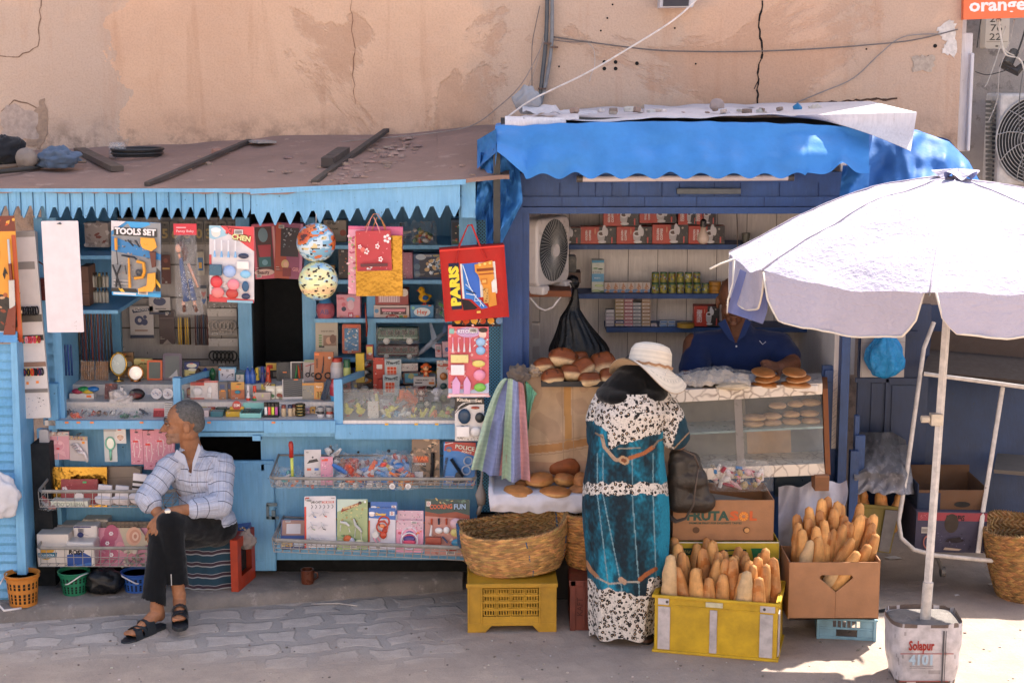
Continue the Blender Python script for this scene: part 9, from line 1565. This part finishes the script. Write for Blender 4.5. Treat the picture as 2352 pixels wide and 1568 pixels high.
tr=[('c',hip1,kn1,.098,.072),('c',kn1,J(409,1358,.27),.070,.058),('c',hip2,kn2,.098,.070),('c',kn2,J(350,1394,.20),.066,.060),('e',J(490,1212,.66),(.135,.13,.095)),('c',J(406,1330,.27),J(409,1358,.27),.061,.061),('c',J(356,1366,.22),J(350,1394,.20),.066,.066)]
me=blob(tr,.007,4);disp(me,lambda x,y,z:.006*(.4-abs(nz(x*10,y*10,z*6)))+.0035*nz(x*20,y*20,z*34));x,y=proj(co_(me));cut(me,((x>382)&(y>1344))|((x<=382)&(y>1374+(x-324)*.35)));setcol(me,np.tile(np.array(H('0d0e11')[:3]),(len(me.vertices),1)));fin(me,'trousers',CL,pm)
m=M('c4c0bc');m.tube([P(393,1318,.205),P(394,1344,.205)],.0025,n=5);m.ob('cuff_seam',CL,pm)
for an,toe,d,b in((an2,t2,d2,b2_),(an1,t1,d1,b1_)):
 m=M('20262c');Lf=(Vector(toe)-Vector(an));Lf=Lf.dot(d)+.03;base=Vector(an)-d*.045;z0=(toe.z-.030)
 pl=[(0,.5),(.1,.85),(.3,.8),(.6,.95),(.85,1),(.97,.7),(1.03,.25)];ring=[base+d*(Lf+.045)*t+b*.042*w_ for t,w_ in pl]+[base+d*(Lf+.045)*t-b*.042*w_ for t,w_ in reversed(pl)];n=len(ring);slope=(an.z-.085-z0)*0
 zz=[z0+(max(0,1-((p-base).dot(d))/(Lf+.045)))*.014 for p in ring]
 m.add([(p.x,p.y,zz[i]-.018)for i,p in enumerate(ring)]+[(p.x,p.y,zz[i]+.004)for i,p in enumerate(ring)],[tuple(reversed(range(n))),tuple(range(n,2*n))]+[(i,(i+1)%n,n+(i+1)%n,n+i)for i in range(n)]);sdl=m.ob('sandal',LEATH,pm,bev=.003)
 m=M('22282e')
 for t,hh,w_,tw in((.44,.078,.030,.0),(.68,.050,.024,.25),(.62,.058,.024,-.3)):
  c0=base+d*(Lf+.045)*t;pts=[]
  for k in range(9):a=PI*k/8;pts.append(Vector((c0 .x,c0 .y,z0))+b*.044*cos(a)+d*tw*.09*cos(a)+Vector((0,0,hh*sin(a)**.8)))
  for i in range(8):A,B=pts[i],pts[i+1];m.hexa([A-d*w_,A+d*w_,B+d*w_,B-d*w_],[A-d*w_+Vector((0,0,.004)),A+d*w_+Vector((0,0,.004)),B+d*w_+Vector((0,0,.004)),B-d*w_+Vector((0,0,.004))])
 m.ob('strap',LEATH,sdl,sm=50)
pw=T('person','woman seen from behind in a teal and leopard print dress, black headscarf and straw hat','person',P(1430,1450,.08))
pr=[('e',J(1478,858,.22),(.085,.1,.11)),('c',J(1470,880,.2),J(1455,920,.15),.05,.06),('e',J(1448,985,.14),(.17,.11,.2)),('e',J(1440,1130,.12),(.18,.14,.2)),('c',J(1530,945,.14),J(1560,1015,.12),.05,.04),('c',J(1560,1015,.12),J(1560,985,.42),.04,.028),('c',J(1372,950,.16),J(1368,1020,.18),.05,.04),('c',J(1368,1020,.18),J(1400,1000,.45),.04,.028)]
fz=G(1388,1462);fz2=G(1478,1474);
for f_,hp_ in((fz,(1400,1180)),(fz2,(1478,1180))):
 k_=Vector((f_.x,f_.y+.03,.09));pr+=[('c',J(hp_[0],hp_[1],.12),k_,.07,.035),('c',k_,(f_.x,f_.y+.02,.055),.038,.034),('c',(f_.x,f_.y+.02,.055),(f_.x+.03,f_.y+.16,.05),.034,.03)]
pr+=hand(J(1560,985,.42),Vector((0,1,-.1)),Vector((0,0,1)),.5)+hand(J(1400,1000,.45),Vector((0,1,-.1)),Vector((0,0,1)),.5,1,-1)
me=blob(pr,.0065,4);setcol(me,np.tile(np.array(H('a87458')[:3]),(len(me.vertices),1)));fin(me,'body',SKIN,pw)
for f_ in(fz,fz2):
 m=M();
 for k,c_ in enumerate(('17120f','5c3a2a','1c1613')):m.lathe([(0,.012*k),(.047,.012*k),(.047,.012*k+.012),(0,.012*k+.012)],c_,20,c=(f_.x+.01,f_.y+.05,0),sy=1.9)
 m.tube([(f_.x-.045,f_.y+.08,.02),(f_.x+.0,f_.y+.08,.085),(f_.x+.055,f_.y+.08,.02)],[.02,.02,.02],'2a1e18',n=8,flat=.4);m.ob('sandal',LEATH,pw,sm=40)
md,ntd,bsd=mat('leopard_and_teal_dress');a1=nd(ntd,'Attribute',attribute_name='Col');a2=nd(ntd,'Attribute',attribute_name='msk');ps=geo(ntd)
dn=nt_=ntd.nodes.new('ShaderNodeTexNoise');dn.inputs['Scale'].default_value=22;ntd.links.new(ps,dn.inputs[0]);va=nd(ntd,'VectorMath',operation='MULTIPLY_ADD');ntd.links.new(dn.outputs[1],va.inputs[0]);va.inputs[1].default_value=(.022,.022,.022);ntd.links.new(ps,va.inputs[2])
vv=nd(ntd,'TexVoronoi');vv.inputs['Scale'].default_value=50;ntd.links.new(va.outputs[0],vv.inputs['Vector']);vv2=nd(ntd,'TexVoronoi');vv2 .inputs['Scale'].default_value=105;ntd.links.new(va.outputs[0],vv2 .inputs['Vector'])
r1=ramp(ntd,vv.outputs[0],[(.0,'a8805c'),(.16,'b89a7c'),(.20,'1b1819'),(.42,'1b1819'),(.48,'d8cfc6')]);brk=ramp(ntd,nz_(ntd,ps,60,2),[(.40,0.),(.43,1.)]);sm=ramp(ntd,vv2 .outputs[0],[(.34,'1b1819'),(.42,'d8cfc6')]);lp=mx(ntd,'MIX',brk,sm,r1)
cc=mx(ntd,'MIX',a2 .outputs[2],a1 .outputs[0],lp);cc=mx(ntd,'MULTIPLY',.7,cc,ramp(ntd,nz_(ntd,ps,130,3,.8,sc=(1,1,.5)),[(.3,.45),(.6,1.)]));ntd.links.new(cc,bsd.inputs['Base Color']);bsd.inputs['Roughness'].default_value=.9;bump(ntd,bsd,nz_(ntd,ps,30,4,.6,1),.3,.015)
def dresscol(c):
 x,y=proj(c);N=len(c);f1=np.array([nz(a*7,b_*3,d_*1.1)for a,b_,d_ in c]);f2=np.array([nz(a*26,b_*20,d_*14)for a,b_,d_ in c]);f3=np.array([nz(a*75,b_*60,d_*50)for a,b_,d_ in c])
 t=np.clip(.5+f1*1.7+f2*.5+f3*.35,0,1)[:,None];dk,mdc,lt=[np.array(H(k)[:3])for k in('07202c','0b4c60','1787a6')];col=np.where(t<.5,dk+(mdc-dk)*t*2,mdc+(lt-mdc)*(t*2-1))
 jx=4*f2*2;up=np.interp(x,[1350,1395,1399,1457,1517,1560],[960,992,1029,1014,993,985]);lo=np.interp(x,[1340,1370,1413,1457,1483,1490,1530],[1316,1348,1355,1367,1362,1329,1322])
 lm=((y+jx<up)|(y+jx>lo)|((y+jx>1108)&(y+jx<1136))).astype(float)
 for x0,x1 in((1372,1398),(1385,1428),(1452,1468),(1500,1508)):
  xx=np.interp(y,[1136,1350],[x0,x1]);s_=(abs(x-xx)<1.3)&(y>1040)&(lm<.5);col[s_]=np.array([.16,.28,.33])
 def line(pts,w,cl):
  for(xa,ya),(xb,yb)in zip(pts,pts[1:]):
   dx,dy=xb-xa,yb-ya;L=dx*dx+dy*dy;tt=np.clip(((x-xa)*dx+(y-ya)*dy)/L,0,1);d=np.hypot(x-xa-tt*dx,y-ya-tt*dy);s=(d<w)&(c[:,1]<.12);col[s]=np.array(H(cl)[:3])*1.;lm[s]=0
 line([(1382,1000),(1388,1026),(1413,1055),(1432,1058)],4,'a8907a');line([(1446,1052),(1480,1040),(1500,1026)],4.5,'a0603a');line([(1500,1026),(1512,1012),(1524,1008)],2.2,'7a6a5c');line([(1368,994),(1384,1004)],2.2,'7a6a5c');line([(1420,1030),(1470,1028)],1.6,'8a8478');line([(1430,1055),(1436,1058)],9,'b09070');line([(1431,1056),(1435,1058)],4.5,'7a4a30')
 line([(1346,1290),(1358,1310),(1372,1324)],4.5,'a87a58');line([(1372,1326),(1400,1340),(1440,1336),(1468,1336)],2.2,'a09a90');line([(1470,1330),(1485,1318),(1506,1306)],5,'9a5830');line([(1426,1330),(1434,1336)],6,'b09078')
 return col,lm
lev=[(895,1398,1512,.14),(915,1378,1528,.17),(940,1364,1540,.19),(985,1356,1530,.19),(1030,1352,1526,.18),(1060,1349,1527,.18),(1110,1341,1533,.20),(1160,1338,1537,.21),(1210,1339,1538,.21),(1270,1345,1536,.205),(1330,1349,1527,.20),(1385,1350,1513,.19),(1430,1351,1507,.19),(1453,1352,1505,.19)]
NU,NV=360,400;vs=[]
ly=[l[0]for l in lev]
for j in range(NV+1):
 y=895+(1450-895)*j/NV;xl=np.interp(y,ly,[l[1]for l in lev]);xr_2=np.interp(y,ly,[l[2]for l in lev]);ry_=np.interp(y,ly,[l[3]for l in lev]);A=P(xl,y,.10);B=P(xr_2,y,.10);cx=(A.x+B.x)/2;rx_=(B.x-A.x)/2;fo=max(0,(y-1000)/450)
 for i in range(NU):
  a=2*PI*i/NU;f=1+(.03*(1-2*abs(sin(a*5+y*.003+1.2*sin(y*.006))))+.022*sin(a*6+1+y*.006)+.012*sin(a*17+y*.01))*fo+.012*nz(cos(a)*3,sin(a)*3,y*.012)-.018*math.exp(-((y-1122)/9)**2)*0;q=abs(cos(a))**.85*math.copysign(1,cos(a));hz=.012*sin(a*7+.5)*(max(0,(y-1420)/30));yo=.10+.02*(1-fo)
  z=A.z+hz-(.02*sin(a)*max(0,(y-1400)/50));vs.append((cx+rx_*q*f,yo+ry_*sin(a)*f,z))
fs=[(j*NU+i,(j+1)*NU+i,(j+1)*NU+(i+1)%NU,j*NU+(i+1)%NU)for j in range(NV)for i in range(NU)]
me=bpy.data.meshes.new('dress');me.from_pydata(vs,[],fs);c=co_(me);col,lm=dresscol(c);setcol(me,col);at_=me.attributes.new('msk','FLOAT','POINT');at_.data.foreach_set('value',lm.astype(np.float32));fin(me,'dress',md,pw)
def sleeve(nm,ks):
 me=blob(ks,.0045,6);disp(me,lambda x,y,z:.006*nz(x*14,y*14,z*18)+.003*nz(x*34,y*34,z*40));c=co_(me);x,y=proj(c);f2=np.array([nz(a*26,b_*20,d_*14)for a,b_,d_ in c]);col=np.tile(np.array(H('0c3646')[:3]),(len(c),1))*(1+.6*f2[:,None]);
 if nm>0:lm=(x+5*f2*2<np.interp(y,[900,960,975,1030],[1600,1574,1556,1548])).astype(float);ch=(abs(y-np.interp(x,[1548,1590],[1030,985]))<2);col[ch&(lm<.5)]=np.array(H('a08468')[:3])
 else:lm=(y<966).astype(float);
 setcol(me,np.clip(col,0,1));at_=me.attributes.new('msk','FLOAT','POINT');at_.data.foreach_set('value',lm.astype(np.float32));fin(me,'sleeve',md,pw)
sleeve(1,[('c',J(1512,925,.12),J(1534,955,.10),.075,.082),('c',J(1534,955,.10),J(1551,1000,.07),.080,.072),('c',J(1551,1000,.07),J(1558,995,.24),.066,.055)])
sleeve(-1,[('c',J(1392,925,.14),J(1376,960,.13),.07,.068),('c',J(1376,960,.13),J(1371,1008,.13),.064,.056),('c',J(1371,1008,.13),J(1385,1000,.3),.055,.05)])
me=blob([('e',J(1470,862,.20),(.112,.12,.125)),('c',J(1466,850,.2),J(1400,900,.13),.085,.05),('c',J(1462,880,.15),J(1445,905,.13),.10,.13),('e',J(1418,905,.11),(.108,.15,.050)),('e',J(1478,903,.13),(.125,.15,.05)),('e',J(1500,880,.16),(.08,.12,.07)),('c',J(1440,878,.14),J(1396,905,.12),.05,.035)],.007,6);disp(me,lambda x,y,z:.007*(.4-abs(nz(x*8+z*9,y*6,z*5-x*8)))+.003*nz(x*25,y*25,z*25));setcol(me,np.tile(np.array(H('060608')[:3]),(len(me.vertices),1)));fin(me,'headscarf',CL,pw)
ht=T('sun_hat','wide brimmed cream straw hat with a braided band, on the woman','hat',(0,0,0));ht.parent=None
bpy.data.objects.remove(ht);HC=J(1491,845,.16)-pw.location;ht=bpy.data.objects.new('hat',None);COL.objects.link(ht);ht.parent=pw;ht.location=HC;ht.rotation_euler=(R_(-15),R_(9),0)
def hatf(u,v):
 a=2*PI*u;prof=[(0,.128),(.05,.126),(.088,.112),(.104,.085),(.110,.03),(.114,0),(.135,-.004),(.165,-.010),(.198,-.026)];k=v*8;i=min(7,int(k));t=k-i;r=ax(prof[i][0],prof[i+1][0],t);z=ax(prof[i][1],prof[i+1][1],t);w_=max(0,(r-.114)/.085);z+=w_*(.030*sin(2*a+.6)+.022*sin(3*a+2)-.070*max(0,cos(a+.35))**2);return Vector((r*cos(a),r*sin(a)*1.0,z))
m=M('d8c8b4');m.grid(hatf,96,64,wrap=True,cf_=lambda u,v:(lambda k:(.78*k,.69*k,.57*k,1))((.90 if int(v*90)%2 else 1.0)*(.72 if(.84<v<.88 and int(u*90)%2)else 1)));m.grid(lambda u,v:hatf(u,v)+Vector((0,0,-.004)),96,40,wrap=True,col='b89a78');m.ob('hat_crown_and_brim',CL,ht,wd=False,sm=True)
m=M('a88060');m.tube([(.114*cos(a*PI/20),.114*sin(a*PI/20),.012+.004*sin(a*2))for a in range(40)],.007,n=6,cz_=True);m.ob('hat_band',CL,ht,wd=False,sm=True)
m=M('d8d0c8');m.tube([P(1533,848,.03),P(1524,868,.03)],.003,n=5);m.ob('chin_cord',CL,pw)
hb=T('shoulder_bag','large slouchy dark brown leather handbag hanging at the right side of the woman','handbag',P(1585,1180,.12))
me=blob([('c',J(1560,1062,.2),J(1560,1150,.2),.055,.06),('c',J(1588,1072,.2),J(1612,1150,.2),.05,.055),('c',J(1560,1150,.2),J(1616,1152,.2),.06,.06),('c',J(1562,1100,.2),J(1596,1100,.2),.066,.066),('c',J(1556,1045,.2),J(1590,1058,.2),.04,.04)],.006,5);disp(me,lambda x,y,z:.012*(.4-abs(nz(x*4,y*4,z*9)))+.002*nz(x*30,y*30,z*30));setcol(me,np.tile(np.array(H('372e27')[:3]),(len(me.vertices),1)));fin(me,'bag_body',LEATH,hb)
m=M('5a4a40');m.tube([P(1604,1072,.08),P(1598,1110,.07),P(1592,1160,.07),P(1575,1190,.08),P(1553,1197,.10),P(1538,1186,.12)],.014,n=8,flat=.35);m.tube([P(1540,1030,.15),P(1570,1032,.11),P(1595,1045,.11),P(1606,1075,.12)],.010,n=8,flat=.5);m.ob('strap',LEATH,hb,sm=True)
pv=T('person','vendor in a navy polo shirt behind the counter, face partly hidden by the parasol','person',P(1695,850,1.15))
vc_=J(1686,700,1.12);VR=Matrix.Rotation(R_(84),3,'Z')@Matrix.Rotation(R_(-10),3,'Y')
pr=head_prims(VR,vc_,1.05)+[('c',J(1686,725,1.13),J(1692,765,1.15),.066,.075),('e',J(1697,815,1.16),(.20,.12,.14)),('c',J(1697,790,1.16),J(1600,795,1.14),.07,.06),('c',J(1697,790,1.16),J(1790,795,1.14),.07,.06),('c',J(1600,795,1.14),J(1590,870,1.0),.06,.048),('c',J(1590,870,1.0),J(1640,880,.95),.045,.03),('c',J(1790,795,1.14),J(1812,838,1.02),.058,.05),('c',J(1812,838,1.02),J(1786,846,.86),.047,.032)]
pr+=hand(J(1786,846,.86),J(1762,842,.80)-J(1786,846,.86),Vector((-.1,-.7,.7)),.7,1.05,1)+hand(J(1640,880,.95),Vector((1,-.3,-.1)),Vector((0,-.3,1)),.5,1,-1)
me=blob(pr,.0048,5);c=co_(me);col=np.tile(np.array(H('6e4630')[:3]),(len(c),1));hr=(c-np.array(vc_))@np.array(VR)/1.05;lip=(abs(hr[:,2]+.066)<.0025)&(hr[:,0]<-.085)&(abs(hr[:,1])<.022);col[lip]*=.4;mst=(abs(hr[:,2]+.05)<.006)&(hr[:,0]<-.085)&(abs(hr[:,1])<.024);col[mst]*=.4;setcol(me,col);fin(me,'body',SKIN,pv)
m=M()
for sd_ in(-1,1):
 p=VR@Vector((-.0905,sd_*.031,0))+vc_;m.ell(p,(.011,.009,.007),'c8beb4',n=10);m.ell(p+VR@Vector((-.008,0,0)),(.005,.004,.005),'120c08',n=8);a=VR@Vector((-.104,sd_*.014,.022))+vc_;b=VR@Vector((-.098,sd_*.045,.024))+vc_;m.tube([a,b],[.004,.003],'1c1410',n=6)
m.ob('eyes',PL,pv,sm=True)
me=blob([('e',J(1697,818,1.16),(.218,.140,.145)),('c',J(1694,768,1.16),J(1698,790,1.16),.088,.11),('c',J(1697,792,1.16),J(1612,800,1.14),.085,.078),('c',J(1697,792,1.16),J(1786,800,1.13),.085,.075),('c',J(1612,800,1.14),J(1600,850,1.05),.078,.08),('c',J(1786,800,1.13),J(1800,822,1.08),.075,.078)],.0075,6);disp(me,lambda x,y,z:.008*(.4-abs(nz(x*8,y*8,z*10)))+.003*nz(x*22,y*22,z*30));c=co_(me);x,y=proj(c);cut(me,inpoly(x,y,[(1664,742),(1712,742),(1702,770),(1690,792),(1680,775)])&(c[:,1]<1.17));setcol(me,np.tile(np.array(H('16264e')[:3]),(len(me.vertices),1)));fin(me,'polo_shirt',CL,pv)
m=M('1b2d58')
for pts in([(1652,752),(1668,742),(1690,792),(1676,785)],[(1724,748),(1712,742),(1694,790),(1712,776)]):q=[P(a,b,1.0)for a,b in pts];m.add(q+[v+Vector((0,.01,0))for v in q],[(0,1,2,3),(7,6,5,4)]+[(i,4+i,4+(i+1)%4,(i+1)%4)for i in range(4)])
m.ob('collar',CL,pv,bev=.002);m=M('c8c8d0');m.tube([P(1742,788,1.0),P(1749,796,.998),P(1756,790,1.0)],.0015,n=4);m.ell(P(1692,800,1.0),(.005,.003,.005),n=8);m.ob('chest_logo',CARD,pv);pv.scale=(1.06,1.0,1.08);pv.location.z+=.0
